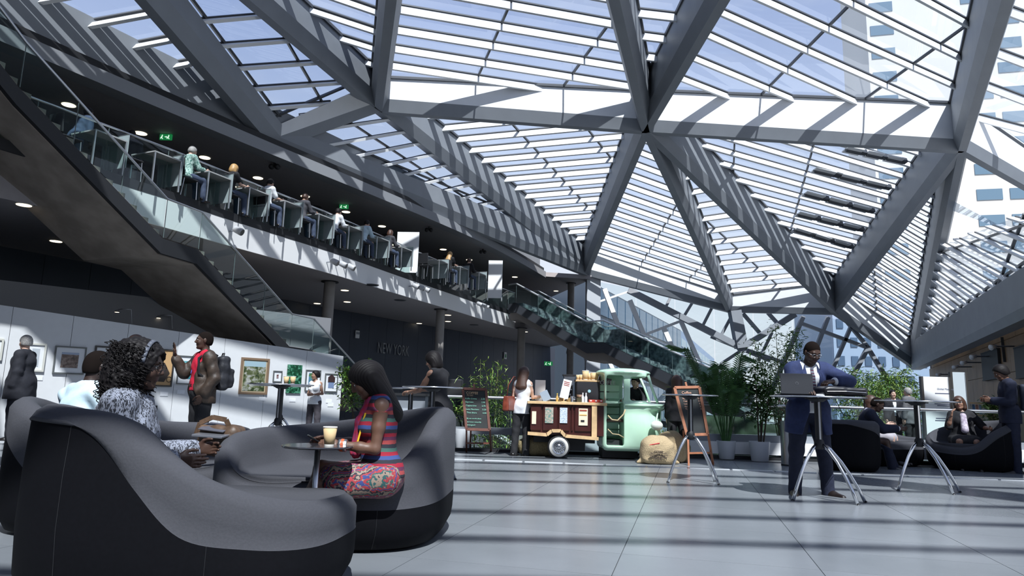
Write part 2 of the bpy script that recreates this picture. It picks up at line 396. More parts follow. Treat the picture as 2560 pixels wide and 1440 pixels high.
WB=[(-26,3),(-17.8,9.6),(-14.9,18.2),(-9,29.8),(-1.2,43.6),(2,49)]
WC=[(-19,2),(-16.5,9),(-13.6,17.5),(-7.7,29),(.2,42.7),(3.4,48)]
# floor: tiles near the camera are pieces, beyond them the slab carries the same joints
flm=bpy.data.materials.new('stone_floor'); flm.use_nodes=True; nt=flm.node_tree; b=nt.nodes['Principled BSDF']; L=nt.links.new
geo=_n(nt,'ShaderNodeNewGeometry'); no=_n(nt,'ShaderNodeTexNoise',Scale=.9,Detail=6.0); L(geo.outputs['Position'],no.inputs['Vector'])
no2=_n(nt,'ShaderNodeTexNoise',Scale=45.0,Detail=3.0); L(geo.outputs['Position'],no2.inputs['Vector'])
oi=_n(nt,'ShaderNodeObjectInfo'); mm=_n(nt,'ShaderNodeMath',operation='MULTIPLY_ADD'); L(oi.outputs['Random'],mm.inputs[0]); mm.inputs[1].default_value=.25; L(no.outputs['Fac'],mm.inputs[2])
r=_n(nt,'ShaderNodeValToRGB'); r.color_ramp.elements[0].position=.3; r.color_ramp.elements[1].position=.85; r.color_ramp.elements[0].color=(.165,.18,.195,1); r.color_ramp.elements[1].color=(.235,.252,.272,1)
L(mm.outputs[0],r.inputs[0]); L(r.outputs[0],b.inputs['Base Color'])
rr=_n(nt,'ShaderNodeMapRange'); rr.inputs[3].default_value=.21; rr.inputs[4].default_value=.27; L(no2.outputs['Fac'],rr.inputs[0]); L(rr.outputs[0],b.inputs['Roughness'])
b.inputs['Specular IOR Level'].default_value=.42
joint=mat('floor_joint',(.07,.075,.08),.8)
EDGE=13.35
m=MB(); m.prism([(-22,-13,-.35),(16,-13,-.35),(16,EDGE,-.35),(12.2,EDGE,-.35),(12.2,EDGE,-.35),(-1.3,EDGE,-.35),(-1.3,50,-.35),(-22,50,-.35)],(0,0,.344)); FL=obj('floor',m,joint); FL['kind']='structure'
m=MB(); m.prism([(6.9,EDGE,-.35),(34,EDGE,-.35),(34,46,-.35),(9.5,46,-.35)],(0,0,.344)); o=obj('floor_side',m,joint,FL)
ang=math.atan2(2.18-.61,10.15-4.08)  # joints run this way across the hall
ca,sa=math.cos(-ang),math.sin(-ang); ux=Vector((ca,sa,0)); uy=Vector((-sa,ca,0)); O0=Vector((.61,4.08,0))
def tile_mesh(w,h):
    m=MB(); m.box((0,0,-.004),(w-.005,h-.005,.012)); return mesh_of('tile',m,flm)
TW,TH=1.2,.6
def inside(x,y,pad=0): return (-22+pad<x<16-pad and -13+pad<y<EDGE-pad) or (-22<x<-1.3-pad and y<50 and y>0)
tm=tile_mesh(TW,TH); cand=[]
for i in range(-24,24):
    for j in range(-40,60):
        off=(j%2)*.6 if False else 0
        p=O0+ux*((i+.5)*TW)+uy*((j+.5)*TH)
        if inside(p.x,p.y,.75) and p.y>-6: cand.append((p,))
def pxof(p):
    v=np.array([p.x,p.y,-CZ]); zf=v@_fw; return (1280+F*(v@_rt)/zf,720-F*(v@_up)/zf) if zf>.2 else None
near=[]; rest=[]
for (p,) in cand:
    q=pxof(p)
    if q and -150<q[0]<2700 and q[1]<1640: near.append((p.length,p))
    else: rest.append(p)
near.sort(key=lambda t:t[0]); pieces=near[:290]; rest+= [p for _,p in near[290:]]
for _,p in pieces:
    link('tile',tm,FL,True,loc=(p.x,p.y,0),rot=(0,0,-ang))
m=MB(); R=Matrix.Rotation(-ang,3,'Z')
for p in rest: m.box((p.x,p.y,-.004),(TW-.005,TH-.005,.012),R=R)
o=obj('tile_field',m,flm,FL); o['kind']='stuff'
m=MB(); m.prism([(6.92,EDGE+.01,-.008),(33.9,EDGE+.01,-.008),(33.9,45.9,-.008),(9.5,45.9,-.008)],(0,0,.01)); obj('floor_side_paving',m,flm,FL)
for a in ((-22,EDGE-.9,-1.3,50),):
    pass
# pale slot drain across the floor, in segments
a=Pz(1120,1148,0); c=Pz(2600,1204,0); dr=sroot('trim_90',tuple(a)); d=(c-a); Ld=np.linalg.norm(d); d/=Ld; k=0
slotm=mat('drain_strip',(.72,.74,.76),.35,.2)
s=-9.0
while s<Ld+3:
    m=MB(); m.bar(a+d*s,a+d*(s+.60),.07,.012,slotm,off=.006); obj('drain_segment',m,slotm,dr); s+=.64
# balcony slab, fascia, edge
def ribbon(name,curve,z0,z1,m,kind='structure',off=0,thick=.06):
    mb=MB(); P=[np.array(p) for p in curve]; n=len(P); vs=[]
    for i,p in enumerate(P):
        t=P[min(i+1,n-1)]-P[max(i-1,0)]; t/=np.linalg.norm(t); nn=np.array([t[1],-t[0]])
        a=p+nn*off; b=p+nn*(off-thick); vs+= [V3(a,z0),V3(a,z1),V3(b,z1),V3(b,z0)]
    fs=[]
    for i in range(n-1):
        for k in range(4): q=(k+1)%4; fs.append((i*4+k,i*4+4+k,i*4+4+q,i*4+q))
    fs+=[(0,1,2,3),(4*n-1,4*n-2,4*n-3,4*n-4)]
    mb.add(vs,fs); o=obj(name,mb,m); 
    if kind: o['kind']=kind
    return o
fascm=mat('white_fascia',(.80,.80,.80),.6)
BF=[p for p in BC if p[1]>13.3]
ribbon('trim_50',BF,4.6,5.25,fascm,off=.05,thick=.045)
ribbon('trim_51',BC,5.25,5.46,black,off=.056,thick=.05)
END=[(3.4,36.5),(5.2,39)]
m=MB(); back=[V3(p,4.62) for p in reversed([(-26,1)]+WB)]
m.prism([(-16,2,4.62),(-12.4,9,4.62),(-10.7,12.3,4.62),(-9.5,13.9,4.62)]+[V3(p,4.62) for p in BF]+[V3(p,4.62) for p in END]+back,(0,0,.78)); o=obj('floor_balcony',m,ceilm); o['kind']='structure'
m=MB(); m.prism([V3(p,5.405) for p in BC]+[V3(p,5.405) for p in END]+[V3(p,5.405) for p in reversed([(-26,1)]+WB)],(0,0,.01)); o=obj('floor_balcony_carpet',m,mat('dark_carpet',(.03,.03,.035),.9),o)
EC=smooth_curve([(-16.5,1.5),(-13.5,7.4),(-10.2,13.9),(-7.6,18.7),(-4.8,23.6),(-1.5,29.9),(.4,34.5),(1.9,38.5)],36)
m=MB(); m.prism([V3(p,8.0) for p in EC]+[(4.6,39.0,8.0)]+[V3(p,8.0) for p in reversed([(-26,1)]+WB)],(0,0,.25)); o=obj('ceiling',m,ceilm); o['kind']='structure'
ribbon('trim_52',EC,7.94,8.28,mat('ceiling_edge',(.26,.27,.29),.6),off=.02,thick=.5)
ribbon('trim_53',EC,8.28,8.5,black,off=-.1,thick=.2)
ribbon('trim_54',EC,8.5,9.6,paint,off=-.35,thick=.15)
# back wall: navy cladding panels
def panelled(name,pts,z0,z1,w,m,gap=.012,th=.05,joint=.0):
    root=sroot(name,(pts[0][0],pts[0][1],z0)); tot=0
    for i in range(len(pts)-1):
        a=np.array(pts[i]); b=np.array(pts[i+1]); Lx=np.linalg.norm(b-a); n=max(1,round(Lx/w)); d=(b-a)/Lx; nn=np.array([d[1],-d[0]])
        bk=MB(); bk.bar(V3(a-nn*.12,(z0+z1)/2),V3(b-nn*.12,(z0+z1)/2),.16,z1-z0,black); obj('backing',bk,black,root)
        for k in range(n):
            p=a+d*(Lx*k/n+gap/2); q=a+d*(Lx*(k+1)/n-gap/2); mb=MB(); mb.bar(V3(p,(z0+z1)/2),V3(q,(z0+z1)/2),th,z1-z0,m); obj('cladding_panel',mb,m,root)
    return root
panelled('wall_left',WC,0,4.6,1.25,navyw)
panelled('wall_back',WC,5.41,8.0,3.0,mat('upper_wall',(.045,.047,.055),.6))
m=MB(); m.box((-19.5,-6,4.5),(.4,18,9),navyw); o=obj('wall_side_left',m); o['kind']='structure'
m=MB(); m.box((-2,-13.2,4.5),(36,.4,9),mat('plaster_grey',(.4,.41,.42),.8)); o=obj('wall_rear',m); o['kind']='structure'
# columns under the balcony
colm=mat('column_concrete',(.27,.25,.235),.7,var=.08,scale=3)
for i,(x,y,z0,z1) in enumerate(((-5.95,22.0,0,4.62),(-2.95,28.3,0,4.62),(.55,34.9,-4,4.62),(3.55,40.5,-4,8.0))):
    m=MB(); r=.18 if i<2 else .2; m.lathe([(r,z0),(r,z1)],(x,y,0),colm,28,cap=True); m.lathe([(r+.1,z1-.03),(r+.1,z1)],(x,y,0),black,28)
    o=obj('column',m,None,auto=40); o['kind']='structure'; o.name='trim_6%d'%i
# pillar below node D, pale
m=MB(); m.prism([(4.35,39.1,-4),(5.2,39.5,-4),(5.2,40.1,-4),(4.35,39.9,-4)],(0,0,12.4),); o=obj('trim_70',m,mat('pillar_pale',(.5,.52,.55),.6)); o['kind']='structure'
# downlights
lit=mat('lamp_warm',(1,.86,.62),.4,emit=1.6); litrim=mat('lamp_trim',(.6,.6,.58),.4)
def downlight(px,py,z,r,lab,grp):
    p=Pz(px,py,z); t=thing('ceiling_light',lab,'ceiling light',(p[0],p[1],z),group=grp)
    m=MB(); m.lathe([(r,-.012),(r*1.0,.0)],(p[0],p[1],z-.002),litrim,20); m.lathe([(r*1.12,-.004),(r*1.12,.0)],(p[0],p[1],z-.001),litrim,20); obj('trim_ring',m,litrim,t)
    m=MB(); m.lathe([(r*.9,-.02),(r*.9,-.013)],(p[0],p[1],z-.002),lit,20); obj('diffuser',m,lit,t)
UF=[(172,261),(352,332),(512,393),(645,444),(763,490),(865,529),(955,565),(1037,596),(1108,623),(1173,649),(1233,671),(1287,692)]
UB=[(293,361),(450,418),(583,467),(703,511),(805,548),(982,611),(1055,637),(1122,662),(1183,684),(1333,733),(1390,727),(1427,745)]
for i,p in enumerate(UF): downlight(p[0],p[1],8.0,.175,'%s round downlight from the left in the front row of the upper balcony ceiling'%ORD[i],'downlights in the upper ceiling')
for i,p in enumerate(UB): downlight(p[0],p[1],8.0,.17,'%s round downlight from the left in the rear row of the upper balcony ceiling'%ORD[i],'downlights in the upper ceiling')
LLW=[(60,511),(140,602),(793,758),(862,725),(868,754),(1048,808),(1120,787),(1120,803),(1228,843),(1313,829),(1370,870),(1424,869)]
for i,p in enumerate(LLW): downlight(p[0],p[1],4.62,.15,'%s round downlight from the left in the soffit under the balcony'%ORD[i],'downlights under the balcony')
# small black vents between downlights
for i,p in enumerate(((550,427),(790,518),(970,587),(1118,641),(930,712),(1000,750),(1185,812))):
    z=8.0 if i<4 else 4.62; q=Pz(p[0],p[1],z); m=MB(); m.lathe([(.2,-.02),(.24,0)],(q[0],q[1],z),dmull,18)
    tag(obj('ceiling_vent',m,dmull,None),'%s small dark round vent from the left in the %s'%(ORD[i] if i<4 else ORD[i-4],'upper balcony ceiling' if i<4 else 'soffit under the balcony'),'ceiling vent','round dark vents')
# ------------------------------------------------------------------ glass balustrades
def balustrade(name,lab,pts,h=1.0,pl=1.5,rail_m=steel,glass=None,railr=.025,base=0,closed=False,posts=False):
    """pts: 3-D foot points; panes between, handrail on top"""
    root=thing(name,lab,'railing',tuple(pts[0]))
    P=[np.array(p,float) for p in pts]; H=np.array([0,0,h])
    m=MB(); m.tube([p+H for p in P],railr,rail_m,8); obj('handrail',m,rail_m,root,auto=60)
    for i in range(len(P)-1):
        Lx=np.linalg.norm(P[i+1]-P[i]); n=max(1,round(Lx/pl))
        for k in range(n):
            a=P[i]+(P[i+1]-P[i])*(k/n+.012/Lx*1.0); b=P[i]+(P[i+1]-P[i])*((k+1)/n-.012/Lx)
            m=MB(); m.add([a+H*.02,b+H*.02,b+H*.97,a+H*.97],[(0,1,2,3)]); obj('glass_pane',m,glass or gl_rail,root)
            m=MB(); m.bar(a+H*.02,a+H*.97,.012,.012,mat('glass_edge',(.10,.14,.14),.3)); obj('glass_edge',m,None,root)
    return root
bal=[(-14.5,1.8)]+[BC[i] for i in range(1,40,3)]+[BC[-1]]
balustrade('glass_balustrade','long glass balustrade with thin steel handrail along the white upper balcony edge',[(p[0]+.0,p[1],5.44) for p in bal],1.0,1.55)
# ------------------------------------------------------------------ near stair (concrete underside)
def at(px,py,d):
    q=ray(px,py); return O3+q*(d/q[1])
SR=[at(-330,-420,8.9),at(65,105,11.3),at(418,497,14.0),at(505,530,14.85),at(730,785,18.0),at(785,797,18.8),at(905,930,21.2)]
zz=[p[2] for p in SR]
perp=np.array([-.93,.37,0]); Wd=2.3
st=thing('concrete_staircase','broad concrete staircase descending past the balcony, dark stringer and glass sides','staircase',(SR[-1][0],SR[-1][1],0))
near_b=[p-np.array([0,0,1.18]) for p in SR]; near_t=[p-np.array([0,0,.86]) for p in SR]
m=MB(); n=len(SR); vs=[]
for a,b in zip(near_t,near_b): vs+=[a,b,b+perp*.1,a+perp*.1]
m.add(vs,[(i*4+k,i*4+4+k,i*4+4+(k+1)%4,i*4+(k+1)%4) for i in range(n-1) for k in range(4)]+[(0,1,2,3),(4*n-1,4*n-2,4*n-3,4*n-4)]); obj('stringer',m,black,st)
m=MB(); vs=[]
for a,b in zip(near_t,near_b):
    lo=b-np.array([0,0,.02]); vs+=[a+perp*.1-[0,0,.06],lo+perp*.1,lo+perp*Wd-[0,0,.02],a+perp*Wd-[0,0,.06]]
m.add(vs,[(i*4+k,i*4+4+k,i*4+4+(k+1)%4,i*4+(k+1)%4) for i in range(n-1) for k in range(4)]+[(0,1,2,3),(4*n-1,4*n-2,4*n-3,4*n-4)]); obj('soffit',m,conc,st)
for i in (0,1,3,5):   # steps in the sloping flights
    a,b=near_t[i],near_t[i+1]
    ns=max(3,int(abs(a[2]-b[2])/.17))
    for k in range(ns):
        p=a+(b-a)*((k+.5)/ns); m=MB(); m.bar(p+perp*.12+[0,0,.03],p+perp*(Wd-.1)+[0,0,.03],.3,.15,conc); obj('step',m,conc,st)
balustrade('glass_balustrade','glass balustrade with steel handrail on the near side of the concrete staircase',[p-np.array([0,0,.86]) for p in SR],.86,1.3)
balustrade('glass_balustrade','far side glass balustrade of the concrete staircase, mostly hidden behind it',[p-np.array([0,0,.86])+perp*Wd for p in SR],.86,1.3)
# ------------------------------------------------------------------ far stair (descending to the right)
FS=[at(1272,712,33.6),at(1291,709,33.2),at(1467,804,30.6),at(1509,800,30.0),at(1680,878,27.6),at(1800,930,25.6),at(1860,962,24.4)]
FS[3][2]=FS[2][2]
pf=np.array([.45,.9,0]); Wf=2.6
st2=thing('steel_staircase','far staircase falling from the balcony end to the right behind the mint three-wheeler','staircase',(FS[-1][0],FS[-1][1],-3))
treadm=mat('speckled_treads',(.09,.11,.12),.5,scale=6,col2=(.30,.36,.37))
ft=[p-np.array([0,0,1.0]) for p in FS]; n=len(ft)
def loft4(rows,m_,name,parent):
    m=MB(); vs=[v for r in rows for v in r]; k4=len(rows[0])
    m.add(vs,[(i*k4+k,(i+1)*k4+k,(i+1)*k4+(k+1)%k4,i*k4+(k+1)%k4) for i in range(len(rows)-1) for k in range(k4)]+[tuple(range(k4)),tuple(range(len(vs)-1,len(vs)-1-k4,-1))]); return obj(name,m,m_,parent)
Z=lambda z:np.array([0,0,z])
loft4([(a+Z(.05),a-Z(.42),a-Z(.42)+pf*.15,a+Z(.05)+pf*.15) for a in ft],mat('stringer_dark',(.045,.05,.06),.5),'stringer',st2)
loft4([(a-Z(.05)+pf*.15,a-Z(.75)+pf*.3,a-Z(.75)+pf*(Wf-.2),a-Z(.05)+pf*Wf) for a in ft],mat('stair_under',(.22,.20,.19),.8),'soffit',st2)
for i in (1,3,4,5):
    a,b=ft[i],ft[i+1]; ns=max(3,int(abs(a[2]-b[2])/.16))
    for k in range(ns):
        p=a+(b-a)*((k+.5)/ns); m=MB(); m.bar(p+pf*.16+Z(.05),p+pf*(Wf-.02)+Z(.05),.34,.14,treadm); obj('step',m,treadm,st2)
loft4([(a+Z(.9)+pf*(Wf),a-Z(.0)+pf*Wf,a+pf*(Wf+.05),a+Z(.9)+pf*(Wf+.05)) for a in ft[1:]],treadm,'side_panel',st2)
bright=mat('bright_rail',(.8,.82,.84),.3,.6)
balustrade('glass_balustrade','glass balustrade with bright handrail along the near side of the far staircase',ft,1.0,1.4,rail_m=bright,railr=.04)
balustrade('glass_balustrade','glass balustrade with handrail along the far side of the far staircase',[p+pf*Wf+Z(.05) for p in ft],1.0,1.4,rail_m=bright,railr=.03)
# ------------------------------------------------------------------ balustrade at the void, curb
BR=[(-1.35,13.25),(12.5,12.95)]
m=MB(); m.bar((BR[0][0],BR[0][1]+.05,-.3),(BR[1][0],BR[1][1]+.05,-.3),.34,.7,black); o=obj('trim_80',m); o['kind']='structure'
m=MB(); m.bar((3.4,BR[0][1]-.06,.20),(BR[1][0],BR[1][1]+.0,.20),.36,.22,fascm); o=obj('trim_81',m); o['kind']='structure'
m=MB(); m.bar((BR[0][0],BR[0][1]+.06,.375),(BR[1][0],BR[1][1]+.06,.375),.1,.13,paint); o=obj('trim_82',m); o['kind']='structure'
balustrade('glass_balustrade','glass balustrade with satin steel handrail beside the void behind the potted plants',[(BR[0][0],BR[0][1]+.06,.0),(BR[1][0],BR[1][1]+.06,.0)],1.0,1.45,railr=.03)
balustrade('glass_balustrade','short glass balustrade behind the bamboo, turning back along the void',[(-1.35,13.35,0),(-1.35,20,0)],1.0,1.45,railr=.03)
# lower level beyond the void
m=MB(); m.box((20,50,-4.2),(70,75,.4),mat('lower_paving',(.30,.30,.30),.8,var=.15,scale=.4)); o=obj('floor_lower',m); o['kind']='structure'
m=MB(); m.box((-1.45,30,-2.1),(.3,34,4.2),mat('plaster_grey',(.4,.41,.42))); o=obj('wall_void_left',m); o['kind']='structure'
m=MB(); m.bar((BR[0][0],EDGE+.15,-2.2),(30,EDGE+.15,-2.2),.3,3.8,mat('plaster_grey',(.4,.41,.42))); o=obj('wall_void_front',m); o['kind']='structure'
# ------------------------------------------------------------------ far facade under the ring D-F-E-H
YF=42.2
def fx(x,y): return (1460+x/3.2,640+y/3.2)
def pf_(x,y,Y=YF): q=fx(x,y); return Py(q[0],q[1],Y)
fr=sroot('window_90',(14,YF,-4))
def strut(a,b,w,m_=paint,Y=YF,h=None):
    a=np.array(a,float); b=np.array(b,float); L_=np.linalg.norm(b-a); d_=(b-a)/L_; x_=28 if L_<140 else 6; a=a-d_*x_; b=b+d_*x_; w=w*(.8 if w<.5 else 1)
    m=MB(); m.bar(pf_(*a,Y=Y),pf_(*b,Y=Y),h or w,w,m_,up=(0,1,0)); obj('strut',m,m_,fr)
for a,b,w in (((360,275),(1290,750),.62),((1205,445),(1258,730),.9),((1680,470),(1240,750),.6)): strut(a,b,w*.72,Y=41.6)
for a,b,w in (((850,400),(810,465),.2),((680,355),(665,385),.2),((1010,440),(955,548),.2),((1175,490),(1100,630),.2),((1275,465),(1405,615),.25),((1490,475),(1535,525),.25),
              ((1750,490),(1480,1130),.3),((1950,495),(1720,1100),.28),((1740,540),(2270,735),.25),((2135,565),(1900,1110),.25),((2270,735),(2060,1130),.3),((2270,735),(2440,1010),.28),((2065,480),(2275,735),.25),
              ((1500,620),(1400,830),.2),((1310,755),(1620,860),.25),((1275,745),(1100,860),.22),((1020,650),(1480,840),.18)): strut(a,b,w)
for a,b,w in (((165,270),(330,710),.34),((368,360),(548,805),.34),((640,580),(775,905),.34),((775,520),(930,870),.3),((40,400),(150,655),.25),((340,265),(780,-0+1100),.0)):
    if w: strut(a,b,w,barw)
for a,b,w in (((20,400),(355,285),.14),((330,690),(780,518),.2),((40,820),(120,1010),.34),((30,820),(100,795),.3),((195,830),(300,1060),.3)): strut(a,b,w,barw)
# glazing of that facade: tall panes under the ring
ringp=[(N['D'][0][0],N['D'][0][2]),(N['F'][0][0],N['F'][0][2]),(N['E'][0][0],N['E'][0][2]),(30,2.0)]
xs=np.linspace(5.4,30,11)
for i in range(10):
    zt=[np.interp(x,[a[0] for a in ringp],[a[1] for a in ringp])+.5 for x in (xs[i],xs[i+1])]
    m=MB(); m.add([(xs[i]+.02,YF+.5,-4),(xs[i+1]-.02,YF+.5,-4),(xs[i+1]-.02,YF+.5,zt[1]),(xs[i]+.02,YF+.5,zt[0])],[(0,1,2,3)]); obj('pane',m,gl_wall,fr)
# ------------------------------------------------------------------ buildings outside
winm=mat('tower_window',(.10,.17,.24),.12,spec=.8); winb=mat('office_window',(.05,.10,.17),.1,spec=.9); winc=mat('office_window_pale',(.20,.30,.38),.15,spec=.8)
def building(name,lab,p0,p1,z0,z1,depth,m_,floors,cols,wm,ww=.6,wh=.55,skip=None,pane2=None,box=True):
    a=np.array([*p0,0.]); b=np.array([*p1,0.]); d=b-a; Lx=np.linalg.norm(d); d/=Lx; nn=np.array([d[1],-d[0],0]); 
    if np.dot(nn,-a)<0: nn=-nn
    root=thing(name,lab,'building',(p0[0],p0[1],z0))
    m=MB(); m.prism([a+[0,0,z0],b+[0,0,z0],b-nn*depth+[0,0,z0],a-nn*depth+[0,0,z0]],(0,0,z1-z0)); obj('wall',m,m_,root)
    fh=(z1-z0)/floors; cw=Lx/cols
    for i in range(floors):
        for k in range(cols):
            if skip and skip(i,k): continue
            c=a+d*((k+.5)*cw)+[0,0,z0+(i+.5)*fh]+nn*.04; m=MB(); m.bar(c-d*(cw*ww/2),c+d*(cw*ww/2),.1,fh*wh,wm); 
            obj('window',m,(pane2 if pane2 and RNG.random()<.25 else wm),root)
    return root
whitewall=mat('tower_white',(.55,.545,.53),.8,var=.03,scale=.1)
building('tower_block','tall pale tower with horizontal window bands seen through the roof glass',(48.5,88),(96,76),-4,72,14,whitewall,22,13,winm,.78,.42,skip=lambda i,k:k in (1,2,5,6,9))
building('office_block','blue grey office block beyond the far glass wall behind the man in blue',(29.4,62),(37.5,61),-4,11.2,12,mat('office_blue',(.26,.33,.45),.4),9,7,mat('office_pane_dark',(.06,.10,.17),.2),.5,.5)
building('office_building','dark glass office building seen through the facade above the far stairs',(5.2,46.5),(19.2,77),-4,9.3,10,mat('office_dark',(.05,.07,.10),.35),6,14,winb,.9,.86,pane2=winc)
building('office_building','low pale end of the glass office building beside the palm',(19.2,77),(37,124),-4,9.3,8,mat('office_pale',(.22,.30,.45),.4),5,10,winc,.9,.35)
# ================================================================== distance-field modelling (smooth organic shapes)
def _v(a): return np.asarray(a,dtype=np.float32)
def cap_(a,b,ra,rb=None): return ('c',_v(a),_v(b),ra,ra if rb is None else rb)
def ell(c,r,R=None): return ('e',_v(c),_v(r),None if R is None else np.asarray(R,dtype=np.float32))
def rbx(c,h,r=.02,R=None): return ('b',_v(c),_v(h),r,None if R is None else np.asarray(R,dtype=np.float32))
def pln(p,n): n=_v(n); return ('p',_v(p),n/np.linalg.norm(n))     # solid on the side the normal points away from
def pd(q,P):
    t=q[0]
    if t=='c':
        a,b,ra,rb=q[1:]; ab=b-a; L2=float(ab@ab)+1e-12; pa=P-a; h=np.clip(pa@ab/L2,0,1); return np.linalg.norm(pa-h[:,None]*ab,axis=1)-(ra+(rb-ra)*h)
    if t=='e':
        p=P-q[1]
        if q[3] is not None: p=p@q[3]
        k0=np.linalg.norm(p/q[2],axis=1); k1=np.linalg.norm(p/(q[2]**2),axis=1)+1e-9; return k0*(k0-1)/k1
    if t=='b':
        p=P-q[1]
        if q[4] is not None: p=p@q[4]
        d=np.abs(p)-(q[2]-q[3]); return np.linalg.norm(np.maximum(d,0),axis=1)+np.minimum(d.max(axis=1),0)-q[3]
    if t=='p': return (P-q[1])@q[2]
    if t=='f': return q[1](P)
def field(prims,P,k=.02):
    d=None
    for it in prims:
        kk=k; q=it
        if isinstance(it[0],tuple): q,kk=it
        x=pd(q,P)
        if d is None: d=x; continue
        if kk<=0: d=np.minimum(d,x); continue
        h=np.maximum(kk-np.abs(d-x),0)/kk; d=np.minimum(d,x)-h*h*kk*.25
    return d
def pbox(it):
    q=it[0] if isinstance(it[0],tuple) else it
    if q[0]=='c': r=max(q[3],q[4]); return np.minimum(q[1],q[2])-r,np.maximum(q[1],q[2])+r
    r=np.linalg.norm(q[2]) if (q[3] if q[0]=='e' else q[4]) is not None else q[2]
    return q[1]-r,q[1]+r
def sdf_mesh(prims,vox,k=.02,sub=(),inter=(),inflate=0,disp=None,ks=.01,shell=0):
    bs=[pbox(p) for p in prims]; lo=np.min([b[0] for b in bs],axis=0)-inflate-vox*3-.01; hi=np.max([b[1] for b in bs],axis=0)+inflate+vox*3+.01
    S=4; n=(np.ceil((hi-lo)/(vox*S)).astype(int)+1); nf=n*S
    def ev(P):
        P=P.astype(np.float32); d=field(prims,P,k)-inflate
        if shell: d=np.maximum(d,-(d+shell))
        if disp is not None: d=d+disp(P)
        for s in inter:
            x=pd(s,P); h=np.maximum(ks-np.abs(d-x),0)/ks; d=np.maximum(d,x)+h*h*ks*.25
        for s in sub:
            x=-pd(s,P); h=np.maximum(ks-np.abs(d-x),0)/ks; d=np.maximum(d,x)+h*h*ks*.25
        return d
    ax=[lo[i]+(np.arange(n[i])*S+(S-1)/2)*vox for i in range(3)]
    C=np.stack(np.meshgrid(*ax,indexing='ij'),-1).reshape(-1,3); cd=ev(C).reshape(n)
    thr=vox*S*.87*1.25+vox*1.5+(.012 if disp is not None else 0)+shell
    act=np.abs(cd)<thr
    val=np.repeat(np.repeat(np.repeat(np.where(cd>0,1.,-1.).astype(np.float32),S,0),S,1),S,2)
    am=np.repeat(np.repeat(np.repeat(act,S,0),S,1),S,2); idx=np.argwhere(am)
    P=lo+idx*vox; out=np.empty(len(P),np.float32)
    for i in range(0,len(P),400000): out[i:i+400000]=ev(P[i:i+400000])
    val[am]=out
    neg=val<0
    # surface nets
    c=np.zeros(tuple(nf-1),np.int8)
    for dx in (0,1):
        for dy in (0,1):
            for dz in (0,1): c+=neg[dx:nf[0]-1+dx,dy:nf[1]-1+dy,dz:nf[2]-1+dz]
    cells=np.argwhere((c>0)&(c<8))
    if len(cells)==0: return np.zeros((0,3)),np.zeros((0,4),int)
    ids=-np.ones(c.shape,np.int64); ids[tuple(cells.T)]=np.arange(len(cells))
    acc=np.zeros((len(cells),3)); cnt=np.zeros(len(cells))
    corners=[(0,0,0),(1,0,0),(0,1,0),(1,1,0),(0,0,1),(1,0,1),(0,1,1),(1,1,1)]
    edges=[(0,1),(2,3),(4,5),(6,7),(0,2),(1,3),(4,6),(5,7),(0,4),(1,5),(2,6),(3,7)]
    cv=[val[cells[:,0]+a,cells[:,1]+b,cells[:,2]+d] for a,b,d in corners]
    for a,b in edges:
        va,vb=cv[a],cv[b]; m=(va<0)!=(vb<0); t=np.where(m,va/(va-vb+1e-12),0)
        pa,pb=np.array(corners[a],float),np.array(corners[b],float); acc+=m[:,None]*(pa+(pb-pa)*t[:,None]); cnt+=m
    V=lo+(cells+acc/cnt[:,None])*vox
    F_=[]
    for ax_ in range(3):
        sl0=[slice(None)]*3; sl1=[slice(None)]*3; sl0[ax_]=slice(0,-1); sl1[ax_]=slice(1,None)
        a=neg[tuple(sl0)]; b=neg[tuple(sl1)]; e=np.argwhere(a!=b); u,v=(ax_+1)%3,(ax_+2)%3
        e=e[(e[:,u]>0)&(e[:,v]>0)&(e[:,u]<nf[u]-1)&(e[:,v]<nf[v]-1)]
        sgn=a[tuple(e.T)]
        def cid(du,dv):
            q=e.copy(); q[:,u]-=du; q[:,v]-=dv; return ids[tuple(q.T)]
        f=np.stack([cid(1,1),cid(0,1),cid(0,0),cid(1,0)],1); f[~sgn]=f[~sgn][:,::-1]; F_.append(f)
    Fc=np.concatenate(F_); Fc=Fc[(Fc>=0).all(1)]
    return V,Fc
def raw_mesh(name,parts,smooth=True):
    """parts: list of (V,F,material or (list of materials, index array))"""
    Vs=[];Fs=[];ms=[];mi=[];b=0
    for V,Fc,m in parts:
        if len(V)==0: continue
        Vs.append(V); Fs.append(Fc+b); b+=len(V)
        if isinstance(m,tuple):
            for k in m[0]:
                if k not in ms: ms.append(k)
            lut=np.array([ms.index(k) for k in m[0]]); mi.append(lut[m[1]])
        else:
            if m not in ms: ms.append(m)
            mi.append(np.full(len(Fc),ms.index(m)))
    V=np.concatenate(Vs).astype(np.float32); Fc=np.concatenate(Fs).astype(np.int32); mi=np.concatenate(mi).astype(np.int32)
    me=bpy.data.meshes.new(name); me.vertices.add(len(V)); me.vertices.foreach_set('co',V.ravel())
    me.loops.add(Fc.size); me.loops.foreach_set('vertex_index',Fc.ravel()); me.polygons.add(len(Fc))
    me.polygons.foreach_set('loop_start',np.arange(0,Fc.size,4,dtype=np.int32)); me.polygons.foreach_set('loop_total',np.full(len(Fc),4,np.int32))
    for k in ms: me.materials.append(k)
    me.polygons.foreach_set('material_index',mi); me.polygons.foreach_set('use_smooth',np.full(len(Fc),smooth)); me.update(calc_edges=True); me.validate(); return me
def sobj(name,prims,vox,m,parent=None,local=True,**kw):
    V,Fc=sdf_mesh(prims,vox,**kw)
    if len(V)==0: print('empty sdf',name); return None
    return link(name,raw_mesh(name,[(V,Fc,m)]),parent,local)
